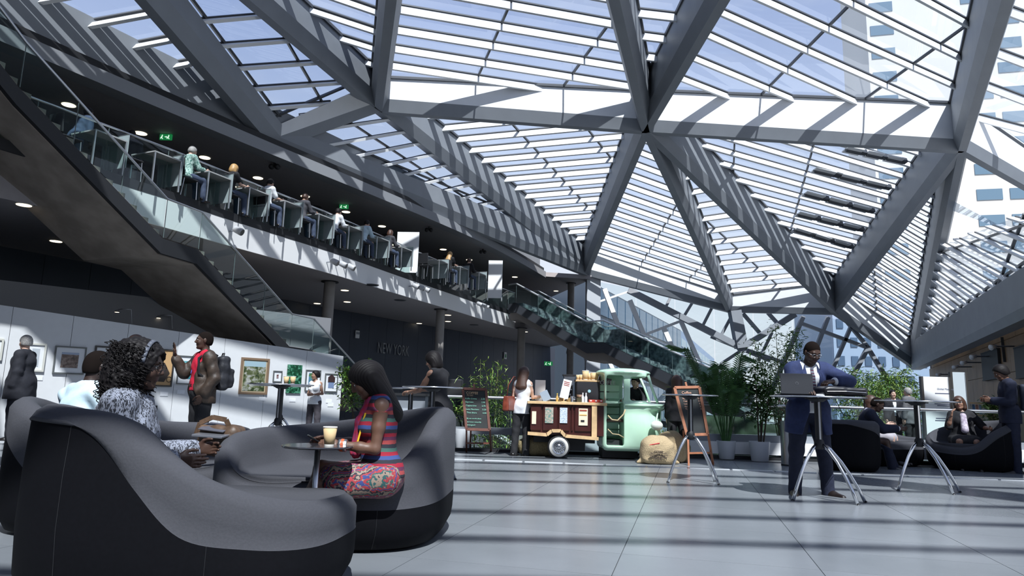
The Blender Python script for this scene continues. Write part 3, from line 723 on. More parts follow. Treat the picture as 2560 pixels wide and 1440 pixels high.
# ================================================================== people
def nrm_(a): a=np.asarray(a,float); return a/np.linalg.norm(a)
def rotm(yaw=0,pitch=0,roll=0): # yaw left(+), pitch down(+) , roll towards the person's right(+)
    return np.array(Matrix.Rotation(math.radians(yaw),3,'Z')@Matrix.Rotation(-math.radians(pitch),3,'X')@Matrix.Rotation(math.radians(roll),3,'Y'))
SKIN={k:mat('skin_'+k,c,.5,var=.06,scale=30) for k,c in dict(dark=(.060,.030,.020),brown=(.13,.065,.042),tan=(.30,.165,.11),fair=(.52,.33,.25),deep=(.035,.02,.016)).items()}
LIPM={'dark':mat('lip_dark',(.075,.03,.028),.4),'brown':mat('lip_brown',(.16,.05,.045),.4),'tan':mat('lip_tan',(.32,.12,.10),.4),'fair':mat('lip_fair',(.45,.18,.16),.4),'deep':mat('lip_deep',(.05,.022,.022),.4)}
eyew=mat('eye_white',(.6,.58,.55),.2); eyed=mat('eye_iris',(.02,.012,.008),.1)
hairb=mat('hair_black',(.008,.0065,.007),.6,spec=.22); hairbr=mat('hair_brown',(.06,.028,.018),.5); hairg=mat('hair_grey',(.30,.29,.28),.6,var=.3,scale=60); hairbl=mat('hair_blond',(.42,.25,.10),.5)
hairbz=mat('hair_cropped_black',(.010,.007,.006),.95,spec=.08)
def cloth(name,c,var=.12,scale=25,rough=.85,bump=.15,**k): return mat(name,c,rough,var=var,scale=scale,bump=bump,**k)
def hand_prims(w,d,n,side,curl=25,s=1.0,spread=.0):
    """w wrist, d finger direction, n palm-facing normal, side=+1 thumb towards cross(d,n)"""
    d=nrm_(d); n=np.array(n,float); n=nrm_(n-d*np.dot(n,d)); sd=np.cross(d,n)*side; w=np.array(w,float); P=[]
    offs=(.030,.010,-.010,-.029); ln=(.072,.080,.074,.058)
    for o,l,j in zip(offs,ln,range(4)):
        kn=w+(d*(.092-.006*abs(j-1))+sd*o)*s; P.append((cap_(w+(d*.01+sd*o*.55)*s,kn,.0165*s,.0125*s),.018))
        a=math.radians(curl); p=kn; dd=nrm_(d+sd*(o*spread*12)); nn=n
        for q,(f,r) in enumerate(((.45,.0098),(.32,.0088),(.23,.0078))):
            ang=a*(.6,.9,.7)[q]; d2=dd*math.cos(ang)+nn*math.sin(ang); nn=nn*math.cos(ang)-dd*math.sin(ang); dd=d2
            e=p+dd*(l*f*1.15)*s; P.append((cap_(p,e,r*s*1.05,r*s),.004)); p=e
    b=w+(d*.022+sd*.022)*s; t1=b+(d*.030+sd*.030+n*.012)*s; t2=t1+(d*.030+sd*.008+n*.012)*s; t3=t2+(d*.024-sd*.002+n*.010)*s
    P+=[(cap_(b,t1,.017*s,.012*s),.014),(cap_(t1,t2,.011*s,.0095*s),.004),(cap_(t2,t3,.0095*s,.008*s),.004)]
    return P
def figure(name,label,loc,rz,H=1.75,skin='dark',girth=1.0,female=False,lean=(0,0,1),pz=None,head=(0,0,0),arms=None,legs=None,vox=.012,hvox=None,
           top=None,bottom=None,shoes=None,hair='short',hairm=None,glasses=None,extra=None,handcurl=(30,30),seed=0,cat='person',handn=None,foot=True,headx=None,group=None,lipc=None):
    s=H/1.78; root=thing(name,label,cat,loc,rz,group); J={}
    up=nrm_(lean); X=np.array([1.,0,0]); fwd=np.cross(up,X); fwd=nrm_(fwd); 
    pz=pz if pz is not None else .94*s
    pel=np.array([0,0,pz]); J['pel']=pel; sw=(.150 if female else .172)*s*(1+.25*(girth-1)); hw=.095*s
    J['waist']=pel+up*.14*s; J['chest']=pel+up*.34*s+fwd*.01; J['neck']=pel+up*.50*s; J['shc']=pel+up*.46*s
    R=rotm(*head); hc=J['neck']+up*.055*s+R@np.array([0,.03,.125])*s; J['head']=hc
    if headx is not None: hc=hc+np.array(headx); J['head']=hc
    arms=arms or [((.15,0,-1),(.05,.12,-1)),((-.15,0,-1),(-.05,.12,-1))]
    legs=legs or [((.08,0,-1),(.02,0,-1)),((-.08,0,-1),(-.02,0,-1))]
    for i,sg in ((0,1),(1,-1)):
        u,f=arms[i][:2]; sh=J['shc']+X*sg*sw; el=sh+nrm_(u)*.285*s; wr=el+nrm_(f)*.255*s; J['sh%d'%i],J['el%d'%i],J['wr%d'%i]=sh,el,wr
        t,c=legs[i][:2]; hp=pel+X*sg*hw-np.array([0,0,.03*s]); kn=hp+nrm_(t)*.43*s; an=kn+nrm_(c)*.43*s; J['hp%d'%i],J['kn%d'%i],J['an%d'%i]=hp,kn,an
    g=girth; T=[]; k=.05*s
    gb=1+(g-1)*1.6
    T+=[(ell(J['chest']+fwd*.0,(.155*s*(1+.4*(g-1)),.108*s*gb,.17*s)),k),(ell(J['waist']+fwd*.012*gb,(.135*s*gb*(.9 if female else 1),.10*s*gb,.16*s)),k),
        (ell(pel,((.165 if female else .15)*s*(1+.6*(g-1)),.115*s*gb,.13*s)),k),(cap_(J['shc']+X*.09*s,J['shc']-X*.09*s,.058*s),k),(cap_(J['neck']+up*.015*s,J['sh0']+up*.0*s,.045*s,.05*s),.04),(cap_(J['neck']+up*.015*s,J['sh1'],.045*s,.05*s),.04)]
    if female: T+=[(ell(J['chest']+fwd*.085*s+X*.07*s-up*.02,(.058*s,.05*s,.055*s)),.03),(ell(J['chest']+fwd*.085*s-X*.07*s-up*.02,(.058*s,.05*s,.055*s)),.03)]
    A=[];Lg=[];fine=vox<.009
    for i in (0,1):
        sh,el,wr=J['sh%d'%i],J['el%d'%i],J['wr%d'%i]; q=(.85 if female else 1)*s*(1+.5*(g-1))
        A+=[[(cap_(sh,sh*.5+el*.5,.054*q,.047*q),.03),(cap_(sh*.5+el*.5,el,.047*q,.038*q),.02)],[(cap_(el,el*.6+wr*.4,.039*q,.040*q),.02),(cap_(el*.6+wr*.4,wr,.040*q,.026*q),.02)]]
        hp,kn,an=J['hp%d'%i],J['kn%d'%i],J['an%d'%i]
        Lg+=[[(cap_(hp,kn,.088*q,.056*q),.03)],[(cap_(kn,kn*.65+an*.35,.054*q,.056*q),.02),(cap_(kn*.65+an*.35,an,.056*q,.036*q),.02)]]
    neck=[(cap_(J['neck']-up*.03*s,hc+R@_v([0,-.02,-.07])*s,.058*s*(1+.4*(g-1)) if not female else .046*s,.052*s if not female else .043*s),.02)]
    body=T+neck+A[0]+A[1]+A[2]+A[3]+Lg[0]+Lg[1]+Lg[2]+Lg[3]
    ft=[]
    for i in (0,1):
        fd=legs[i][2] if len(legs[i])>2 else (0,1,-.05); fd=nrm_(fd); an=J['an%d'%i]; J['fd%d'%i]=fd
        ft.append([(cap_(an-np.array([0,0,.035])*s-fd*.03*s,an-np.array([0,0,.045])*s+fd*.08*s,.036*s,.036*s),.02),(cap_(an-np.array([0,0,.045])*s+fd*.06*s,an-np.array([0,0,.055])*s+fd*.17*s,.038*s,.026*s),.03)])
        body+=ft[i]
    parts=[]
    V,Fc=sdf_mesh(body,vox*1.3 if vox>.0066 else .0072,k=.03); parts.append((V,Fc,SKIN[skin]))
    # head at finer resolution
    hv=hvox or max(vox*.55,.0035)
    hp_=lambda *a: hc+R@(np.array(a)*s)
    e_=lambda c,r,kk=.02:(ell(hp_(*c),np.array(r)*s,R),kk)
    hd=[e_((0,-.014,.030),(.077,.097,.092)),e_((0,.018,-.022),(.064,.076,.094),.03),(cap_(hp_(-.022,.045,-.086),hp_(.022,.045,-.086),.026*s),.03),(ell(hp_(0,.072,-.098),np.array((.02,.016,.014))*s,R),.02),
        (cap_(hp_(0,.087,.020),hp_(0,.106,-.020),.008*s,.0125*s),.012),(cap_(hp_(-.013,.094,-.026),hp_(.013,.094,-.026),.0085*s),.008),
        (cap_(hp_(-.036,.078,.032),hp_(.036,.078,.032),.011*s),.015),e_((.038,.062,-.026),(.026,.024,.03),.02),e_((-.038,.062,-.026),(.026,.024,.03),.02),
        (cap_(hp_(-.019,.086,-.049),hp_(.019,.086,-.049),.0065*s),.006),(cap_(hp_(-.016,.085,-.061),hp_(.016,.085,-.061),.0072*s),.006)]
    for sg in (1,-1): hd+=[(ell(hp_(sg*.078,-.006,-.004),np.array((.010,.019,.030))*s,R@rotm(sg*-18)),.008)]
    hd+=[(cap_(hp_(0,-.02,-.05),J['neck'],.052*s if not female else .043*s),.02)]
    V,Fc=sdf_mesh(hd,hv,k=.02,sub=[ell(hp_(.031,.0975,.010),np.array((.016,.016,.0085))*s,R),ell(hp_(-.031,.0975,.010),np.array((.016,.016,.0085))*s,R)],ks=.012)
    fc=V[Fc].mean(1); lc=((fc-hc)@R)/s; lip=(np.abs(lc[:,0])<.022)&(lc[:,2]<-.043)&(lc[:,2]>-.069)&(lc[:,1]>.080)&(np.abs(lc[:,0])<.024-.25*np.abs(lc[:,2]+.055))
    parts.append((V,Fc,([SKIN[skin],LIPM[skin]],lip.astype(int))))
    if foot is not None:
        for i,sg in ((0,1),(1,-1)):
            f=nrm_(J['wr%d'%i]-J['el%d'%i]); a=arms[i]; hd_=nrm_(a[2]) if len(a)>2 else f; n=(a[3] if len(a)>3 else (-sg*1.,0,0)); 
            V,Fc=sdf_mesh(hand_prims(J['wr%d'%i],hd_,n,(sg if len(a)<=4 else a[4]),handcurl[i],s*(.92 if female else 1.02)),max(.0032,vox*.42),k=.01); parts.append((V,Fc,SKIN[skin]))
    link('body',raw_mesh('body',parts),root,True)
    m=MB(); 
    for sg in (1,-1): m.sph(hp_(sg*.031,.0775,.009),(.0115*s,.0115*s,.0075*s) if abs(R[2,2])>2 else .0105*s,eyew,10); m.sph(hp_(sg*.031,.0835,.009),.0062*s,eyed,8)
    obj('eyes',m,None,root,True,smooth=True)
    if skin!='x':
        m=MB()
        for sg in (1,-1): m.tube([hp_(sg*.014,.092,.030),hp_(sg*.030,.0915,.037),hp_(sg*.047,.080,.032)],[.0026*s,.0036*s,.002*s],hairbz,6)
        obj('eyebrows',m,hairbz,root,True)
    # ---- hair
    hm=hairm or hairb
    if hair and hair!='bald':
        skull=[(ell(hp_(0,-.014,.030),np.array((.077,.097,.092))*s,R),.02)]
        pn=lambda p,n: pln(hp_(*p),R@_v(n))
        if hair in('short','crop','bob','long','bun','curly','messy'):
            th={'crop':.0025,'short':.013,'bob':.02,'long':.016,'bun':.014,'curly':.03,'messy':.024}[hair]*s
            hpz=list(skull); cut=[]
            if hair in('crop','short','messy'):
                hpz+=[(ell(hp_(0,-.045,-.02),np.array((.066,.058,.065))*s,R),.03)]
                cut=[pn((0,.075,.066),(0,.75,-.55)),pn((0,-.02,-.055),(0,.1,-1)),]
                sb=[ell(hp_(0,.09,-.03),np.array((.09,.085,.085))*s,R)]
            elif hair=='bob':
                hpz+=[(cap_(hp_(.058,-.02,-.0),hp_(.062,-.015,-.10),.03*s,.026*s),.03),(cap_(hp_(-.058,-.02,-.0),hp_(-.062,-.015,-.10),.03*s,.026*s),.03),(ell(hp_(0,-.06,-.05),np.array((.075,.05,.09))*s,R),.03)]
                sb=[ell(hp_(0,.10,-.035),np.array((.060,.075,.10))*s,R)]
            elif hair=='bun':
                hpz+=[(ell(hp_(0,-.10,.04),np.array((.04,.04,.04))*s,R),.02)]; sb=[ell(hp_(0,.085,-.04),np.array((.085,.08,.10))*s,R)]
            elif hair=='long':
                b0=J['neck']-fwd*.09*s-up*.10*s
                hpz+=[(cap_(hp_(0,-.06,.0),b0,.07*s,.06*s),.05),(cap_(hp_(.055,-.03,-.0),b0+X*.07*s,.04*s,.035*s),.04),(cap_(hp_(-.055,-.03,-.0),b0-X*.07*s,.04*s,.035*s),.04)]
                sb=[ell(hp_(0,.10,-.035),np.array((.062,.08,.10))*s,R)]
            elif hair=='curly':
                hpz+=[(ell(hp_(0,-.06,.0),np.array((.11,.10,.12))*s,R),.03),(ell(hp_(0,-.07,-.09),np.array((.115,.085,.11))*s,R),.03)]
                sb=[ell(hp_(0,.105,-.03),np.array((.078,.085,.12))*s,R)]
            fr=900 if hair!='curly' else 160
            rs=np.random.default_rng(seed+5); ph=rs.random(3)*6
            if hair=='curly': dis=lambda P:.006*np.sin(P[:,0]*150+ph[0]+2*np.sin(P[:,2]*60))*np.sin(P[:,1]*140+ph[1])*np.sin(P[:,2]*150+ph[2])
            else: dis=lambda P:.0012*np.sin((P[:,0]+.3*P[:,1])*420+ph[0]+3*np.sin(P[:,2]*22))
            if hair=='crop': dis=None
            hh=sobj('hair',hpz,hv*1.05 if hair!='curly' else .005,hm,root,inflate=th,sub=sb,inter=cut,k=.02,disp=dis)
            if hair=='curly':
                m=MB(); 
                for j in range(1500):
                    a=rs.random()*2*PI; z=rs.uniform(-.2,.13); y=rs.uniform(-.15,.05); rad=rs.uniform(.095,.150)
                    c=hp_(rad*math.cos(a)*1.0,-.055+rad*math.sin(a)*.9,z*.9)
                    lc=((c-hc)@R)/s
                    if lc[1]>.045 and abs(lc[0])<.095: continue
                    pts=[]; r=.006+.007*rs.random(); dx=rs.normal(size=3)*.012
                    for t in range(9): pts.append(c+np.array([math.cos(t*1.1)*r,math.sin(t*1.1)*r,-t*.0045])+dx*t*.15)
                    m.tube(pts,[.0026]*8+[.001],hm,3)
                o=obj('curls',m,hm,root,True,smooth=True); o['kind']='stuff'
    # ---- clothes
    def slv(i,fr):
        if fr<=0: return []
        sh,el,wr=J['sh%d'%i],J['el%d'%i],J['wr%d'%i]; q=(.85 if female else 1)*s*(1+.5*(g-1))
        P=[(cap_(sh,el if fr>=.5 else sh+(el-sh)*fr*2,.056*q,.046*q),.03)]
        if fr>.5: P.append((cap_(el,el+(wr-el)*(fr-.5)*2,.046*q,.036*q),.02))
        return P
    def garment(nm,m_,sl=1,hem=.12,infl=.014,open_=0,neckr=.07,vx=None,lo_up=None,collar=False,skirt=0,fold=.0025,flare=0):
        P=list(T)+slv(0,sl)+slv(1,sl)
        if hem>0: P+=[(cap_(pel+X*.06*s,pel+X*.07*s-up*hem*s,(.11+flare)*s*gb,(.115+flare)*s*gb),.05),(cap_(pel-X*.06*s,pel-X*.07*s-up*hem*s,(.11+flare)*s*gb,(.115+flare)*s*gb),.05)]
        inter=[pln(pel-up*hem*s,-up)]
        nb=J['neck']+up*.0*s+fwd*.01; sub=[cap_(nb,nb+up*.3,neckr*s)]
        if sl==0: sub+=[cap_(J['sh%d'%i]+X*(sg*.045)*s+up*.03*s,J['sh%d'%i]+X*(sg*.4),.058*s,.09*s) for i,sg in((0,1),(1,-1))]
        if open_:
            c0=pel-up*hem*s; Lh=float(np.dot(J['neck']-c0,up)); ow=open_
            def wedge(P,c0=c0,Lh=Lh):
                q=P-c0; z=q@up/Lh; x=np.abs(q@X); y=q@fwd
                wd=ow*s*np.interp(z,[0,.35,.55,1.05],[1.5,.55,.45,1.25])
                return np.maximum(x-wd,-(y-.02))
            sub+=[('f',wedge)]
        rs=np.random.default_rng(seed+11); ph=rs.random(4)*6
        dis=(lambda P:fold*np.sin(P[:,2]*38+ph[0]+2.2*np.sin(P[:,0]*17+ph[1])+1.5*np.sin(P[:,1]*19))) if fold else None
        o=sobj(nm,P,vx or vox,m_,root,inflate=infl,sub=sub,inter=inter,k=.03,disp=dis,ks=.008)
        return o
    if bottom:
        kind,m_=bottom[:2]; o_=bottom[2] if len(bottom)>2 else {}
        if kind=='trousers':
            P=[(ell(pel,(.155*s*(1+.6*(g-1)),.118*s*gb,.11*s)),.04)]; q=s*(1+.5*(g-1)); fl=o_.get('flare',0)
            for i in (0,1):
                hp,kn,an=J['hp%d'%i],J['kn%d'%i],J['an%d'%i]; P+=[(cap_(hp,kn,.098*q,(.068+fl*.3)*q),.035),(cap_(kn,an-np.array([0,0,.035])*s,(.064+fl*.4)*q,(.056+fl)*q),.03)]
            rs=np.random.default_rng(seed+3); ph=rs.random(3)*6
            sobj('trousers',P,vox,m_,root,inflate=.011,k=.03,inter=[pln(pel+up*.10*s,up)],disp=lambda P:.0022*np.sin(P[:,2]*42+ph[0]+2.5*np.sin(P[:,0]*20+ph[1])),ks=.008)
        elif kind in('skirt','dress'):
            P=[(ell(pel,(.17*s*gb,.125*s*gb,.12*s)),.05)]; fr=o_.get('len',.9); w_=o_.get('w',.095); q=s*(1+.5*(g-1))
            ks_=[J['hp%d'%i]+(J['kn%d'%i]-J['hp%d'%i])*fr for i in (0,1)]
            for i in (0,1): P.append((cap_(J['hp%d'%i],ks_[i],.10*q,w_*q),.06))
            P.append((cap_((J['hp0']+J['hp1'])/2,(ks_[0]+ks_[1])/2,.10*q,w_*q),.06))
            sobj('skirt',P,vox,m_,root,inflate=.012,k=.05,inter=[pln(pel+up*.10*s,up)],disp=lambda P:.003*np.sin(P[:,0]*60+P[:,2]*20))
    if shoes:
        m_=shoes[1]
        for i in (0,1):
            an=J['an%d'%i]; fd=J['fd%d'%i]; z=np.array([0,0,1.]); 
            P=[(cap_(an-z*.042*s-fd*.035*s,an-z*.05*s+fd*.07*s,.042*s,.040*s),.02),(cap_(an-z*.050*s+fd*.06*s,an-z*.060*s+fd*.20*s,.043*s,.027*s),.03)]
            sobj('shoe',P,max(vox*.8,.006),m_,root,inflate=.007,k=.02,inter=[pln(an-z*.088*s,-z)])
    J.update(fwd=fwd,X=X,up=up,R=R,s=s,hp_=hp_,garment=garment,root=root,gb=gb,T=T,hc=hc)
    for t in (top or []): garment(*t[:2],**(t[2] if len(t)>2 else {}))
    if glasses:
        m=MB()
        for sg in (1,-1):
            c=np.array([sg*.032,.100,.008]); pts=[hp_(c[0]+.023*math.cos(a),c[1]-abs(math.cos(a))*.0-.006*sg*math.cos(a)*sg,c[2]+.018*math.sin(a)) for a in np.linspace(0,2*PI,15)[:-1]]
            m.tube(pts,.0022*s if glasses=='thick' else .0012*s,None,6,closed=True); m.tube([hp_(sg*.054,.094,.012),hp_(sg*.072,.06,.014),hp_(sg*.080,-.005,.012)],.0022*s,None,6)
        m.tube([hp_(-.010,.104,.012),hp_(.010,.104,.012)],.002*s,None,6)
        obj('glasses',m,blackg if glasses=='thick' else steel,root,True,smooth=True)
    if extra: extra(J)
    return root,J
# ================================================================== PEOPLE
suitk=cloth('black_suit',(.012,.013,.020)); navys=cloth('navy_suit',(.018,.030,.095)); navyd=cloth('dark_navy_suit',(.010,.014,.035)); shirtw=cloth('white_shirt',(.75,.77,.80),.03)
shirtb=cloth('pale_blue_shirt',(.50,.64,.72),.04); blk=cloth('black_cloth',(.010,.010,.013)); blkt=cloth('black_trousers',(.014,.014,.017)); greyt=cloth('charcoal_trousers',(.05,.045,.055)); redc=cloth('red_shirt',(.50,.008,.035),.08)
leather=mat('brown_leather',(.040,.026,.018),.55,var=.3,scale=14,bump=.35); shoek=mat('shoe_black',(.012,.010,.010),.3); olive=cloth('olive_coat',(.035,.033,.02))
def stripes(name,cols,scale,axis='Z',noise=.0,band=None):
    m=bpy.data.materials.new(name); m.use_nodes=True; nt=m.node_tree; b=nt.nodes['Principled BSDF']; L=nt.links.new; b.inputs['Roughness'].default_value=.85
    tc=_n(nt,'ShaderNodeTexCoord'); sp=_n(nt,'ShaderNodeSeparateXYZ'); mu=_n(nt,'ShaderNodeMath',operation='MULTIPLY'); fr=_n(nt,'ShaderNodeMath',operation='FRACT'); r=_n(nt,'ShaderNodeValToRGB'); r.color_ramp.interpolation='CONSTANT'
    nz=_n(nt,'ShaderNodeTexNoise',Scale=18.0,Detail=2.0); ad=_n(nt,'ShaderNodeMath',operation='MULTIPLY_ADD'); ad.inputs[1].default_value=noise
    L(tc.outputs['Object'],sp.inputs[0]); L(tc.outputs['Object'],nz.inputs['Vector']); L(nz.outputs['Fac'],ad.inputs[0]); L(sp.outputs[axis],ad.inputs[2]); L(ad.outputs[0],mu.inputs[0]); mu.inputs[1].default_value=scale; L(mu.outputs[0],fr.inputs[0]); L(fr.outputs[0],r.inputs[0])
    e=r.color_ramp.elements; n=len(cols); e[0].position=0; e[0].color=(*cols[0],1); e[1].position=1/n; e[1].color=(*cols[1],1)
    for i in range(2,n): x=e.new(i/n); x.color=(*cols[i],1)
    L(r.outputs[0],b.inputs['Base Color'])
    if band: # fine woven zigzag over part of the stripes
        v=_n(nt,'ShaderNodeTexVoronoi',Scale=band); mx=_n(nt,'ShaderNodeMixRGB',blend_type='MIX'); mp=_n(nt,'ShaderNodeMath',operation='GREATER_THAN'); mp.inputs[1].default_value=.72; L(tc.outputs['Object'],v.inputs['Vector']); L(v.outputs['Distance'],mp.inputs[0]); L(mp.outputs[0],mx.inputs[0]); L(r.outputs[0],mx.inputs[1]); mx.inputs[2].default_value=(.30,.22,.18,1); L(mx.outputs[0],b.inputs['Base Color'])
    MATS[name]=m; return m
dressm=stripes('woven_dress',[(.30,.01,.03),(.02,.02,.03),(.04,.07,.22),(.30,.01,.03),(.05,.12,.10),(.02,.02,.03),(.33,.05,.05),(.10,.02,.06)],5.5,'Z',.01)
dressp=stripes('patterned_skirt',[(.35,.04,.05),(.03,.03,.04),(.30,.22,.17),(.03,.10,.10),(.35,.04,.05),(.04,.06,.20)],26,'X',.06,band=60.0)
tweed=bpy.data.materials.new('tweed'); tweed.use_nodes=True; nt=tweed.node_tree; b=nt.nodes['Principled BSDF']; L=nt.links.new; b.inputs['Roughness'].default_value=.95
tc=_n(nt,'ShaderNodeTexCoord'); w1=_n(nt,'ShaderNodeTexNoise',Scale=190.0,Detail=1.0); mp=_n(nt,'ShaderNodeMapping'); mp.inputs['Scale'].default_value=(1,1,.35); w2=_n(nt,'ShaderNodeTexNoise',Scale=60.0,Detail=1.0); ad=_n(nt,'ShaderNodeMath',operation='MULTIPLY_ADD'); ad.inputs[1].default_value=.55; r=_n(nt,'ShaderNodeValToRGB')
L(tc.outputs['Object'],mp.inputs[0]); L(mp.outputs[0],w1.inputs['Vector']); L(mp.outputs[0],w2.inputs['Vector']); L(w2.outputs['Fac'],ad.inputs[0]); L(w1.outputs['Fac'],ad.inputs[2])
e=r.color_ramp.elements; e[0].position=.70; e[0].color=(.018,.02,.028,1); e[1].position=.82; e[1].color=(.26,.28,.34,1); L(ad.outputs[0],r.inputs[0]); L(r.outputs[0],b.inputs['Base Color'])
floral=mat('green_floral',(.05,.16,.13),.8,scale=30,col2=(.45,.6,.55))
def Hpx(px,pyt,Y): return float(Py(px,pyt,Y)[2])
def face(fx_,fy_): return math.atan2(-fx_,fy_)
# man in the blue suit at the high table
def p12x(J):
    hp_,s,R,root,J0=J['hp_'],J['s'],J['R'],J['root'],J
    fwd,up,X=J['fwd'],J['up'],J['X']; nb=J['neck']
    m=MB(); c=[nb+fwd*.065+X*dx-up*dz for dx,dz in ((.055,-.005),(.025,.045),(0,.02),(-.025,.045),(-.055,-.005))]
    for sg in (1,-1): m.tube([nb-fwd*.03+X*sg*.062+up*.035,nb+fwd*.035+X*sg*.062+up*.02,nb+fwd*.085+X*sg*.018-up*.025],[.016,.015,.008],shirtw,8)
    obj('collar',m,shirtw,root,True,smooth=True)
    m=MB(); pts=[nb+fwd*.112-up*.03,nb+fwd*.150-up*.10,nb+fwd*.168-up*.20,nb+fwd*.168-up*.30,nb+fwd*.172-up*.41]; 
    for i in range(4): m.bar(pts[i],pts[i+1],(.035,.045,.055,.06)[i],.008,None,up=fwd)
    m.sph(pts[0],(.02,.014,.018),None,8)
    obj('tie',m,stripes('tie_stripes',[(.05,.06,.10),(.25,.27,.30),(.05,.06,.10),(.12,.03,.05)],30,'Z',.0),root,True)
    m=MB()
    for sg in (1,-1):
        a=[nb+X*sg*.07+fwd*.075+up*.02,nb+X*sg*.115+fwd*.125-up*.10,nb+X*sg*.055+fwd*.155-up*.30,nb+X*sg*.045+fwd*.145-up*.26,nb+X*sg*.06+fwd*.115-up*.08]
        m.prism([tuple(q) for q in (a if sg>0 else a[::-1])],tuple(fwd*.012))
    o=obj('lapels',m,navys,root,True); o['kind']='stuff'
figure('person','standing man in a blue suit and glasses bending over a laptop',(3.47,8.02,0),PI-.05,1.80,'dark',girth=1.12,lean=(0,.10,1),head=(12,30,0),
  arms=[((.22,.25,-1),(-.25,1,.15),(-.3,1,-.1),(0,0,-1)),((-.78,.42,-.46),(.90,.50,-.03),(.90,.28,-.12),(0,-.25,-1))],legs=[((.14,.02,-1),(.07,-.02,-1),(.35,1,0)),((-.14,.02,-1),(-.07,-.02,-1),(-.45,1,0))],vox=.0085,
  top=[('shirt',shirtw,dict(sl=.93,hem=.02,infl=.010)),('jacket',navys,dict(sl=.86,hem=.26,infl=.027,open_=.085,flare=.02,neckr=.078))],bottom=('trousers',navyd),shoes=('low',mat('shoe_brown',(.012,.007,.006),.45)),hair='crop',hairm=hairbz,glasses='thin',extra=p12x,handcurl=(25,45),seed=1)
o=[x for x in COL.objects if x.name=='person'][0]
# wristwatch / ring: on his left wrist
# woman in the sofa
def p7x(J):
    nb,up,fwd,X,root=J['neck'],J['up'],J['fwd'],J['X'],J['root']; rs=np.random.default_rng(3)
    P=[(cap_(nb-fwd*.05-X*.05+up*.01,nb+fwd*.05-X*.06-up*.0,.024),.02),(cap_(nb-fwd*.05+X*.05+up*.01,nb+fwd*.05+X*.06,.024),.02),(cap_(nb+fwd*.05-X*.06,nb+fwd*.12-X*.035-up*.12,.028,.032),.02),(cap_(nb+fwd*.12-X*.035-up*.12,nb+fwd*.16-X*.02-up*.30,.032,.034),.02),
       (cap_(nb+fwd*.05+X*.06,nb+fwd*.12+X*.04-up*.14,.028,.03),.02),(cap_(nb+fwd*.12+X*.04-up*.14,nb+fwd*.15+X*.03-up*.32,.03,.032),.02),(cap_(nb-fwd*.06-X*.04,nb-fwd*.06+X*.04,.026),.02)]
    sobj('scarf',P,.005,mat('red_scarf',(.50,.02,.05),.9,scale=40,col2=(.32,.05,.16)),root,k=.02,disp=lambda Q:.004*np.sin(Q[:,0]*170)*np.sin(Q[:,1]*120+Q[:,2]*20))
    w_,e_=J['wr1'],J['el1']; d=nrm_(e_-w_); m=MB(); m.tube([w_+d*.005,w_+d*.02,w_+d*.055,w_+d*.06],[.033,.036,.038,.035],None,16); obj('bracelet',m,mat('silver_bracelet',(.6,.6,.6),.35,1),root,True,smooth=True)
    m=MB(); m.tube([w_+d*.022,w_+d*.04],[.0385,.0385],None,16); obj('bracelet_band',m,mat('coral_beads',(.55,.10,.03),.5),root,True)
    h=(J['wr0']+J['wr1'])/2+fwd*.09+up*.02; m=MB(); m.box(h,(.07,.14,.009),blackg,R=Matrix.Rotation(.5,3,'X'),bev=.003); o=obj('phone',m,blackg,None); o.location=(0,0,0)
    o.matrix_world=Matrix.LocRotScale(root.location,root.rotation_euler.to_quaternion(),None); tag(o,'black smartphone held in both hands by the woman in the striped dress','phone')
    m=MB()
    for sg in (-1,): m.bar(nb+X*sg*.085+fwd*.095-up*.07,nb+X*sg*.095+fwd*.150-up*.24,.022,.01,None,up=fwd)
    obj('yellow_trim',m,mat('yellow_trim',(.7,.42,.01),.7),root,True)
    m=MB(); m.sph(J['hp_'](-.082,-.002,-.036),.006,mat('gold',(.8,.55,.15),.3,1),8); obj('earring',m,None,root,True)
figure('person','seated woman in a striped sleeveless dress and red scarf looking at her phone',(-.79,4.45,0),PI/2+.30,1.62,'brown',female=True,girth=1.08,lean=(0,.10,1),pz=.49,head=(0,36,0),
  arms=[((.10,.30,-1),(-.30,1,.10),(-.25,1,.05),(-.6,0,-.5)),((-.08,.10,-1),(.22,1,.10),(.25,1,.05),(.7,0,-.5))],legs=[((-.28,1,.17),(-.05,.25,-1),(0,.8,-.5)),((.02,1,-.08),(.12,-.05,-1))],vox=.0065,
  top=[('dress_top',dressm,dict(sl=0,hem=.03,infl=.012,neckr=.085,fold=.0015))],bottom=('dress',dressp,dict(len=.72,w=.088)),shoes=('low',shoek),hair='long',extra=p7x,handcurl=(38,38),seed=2)
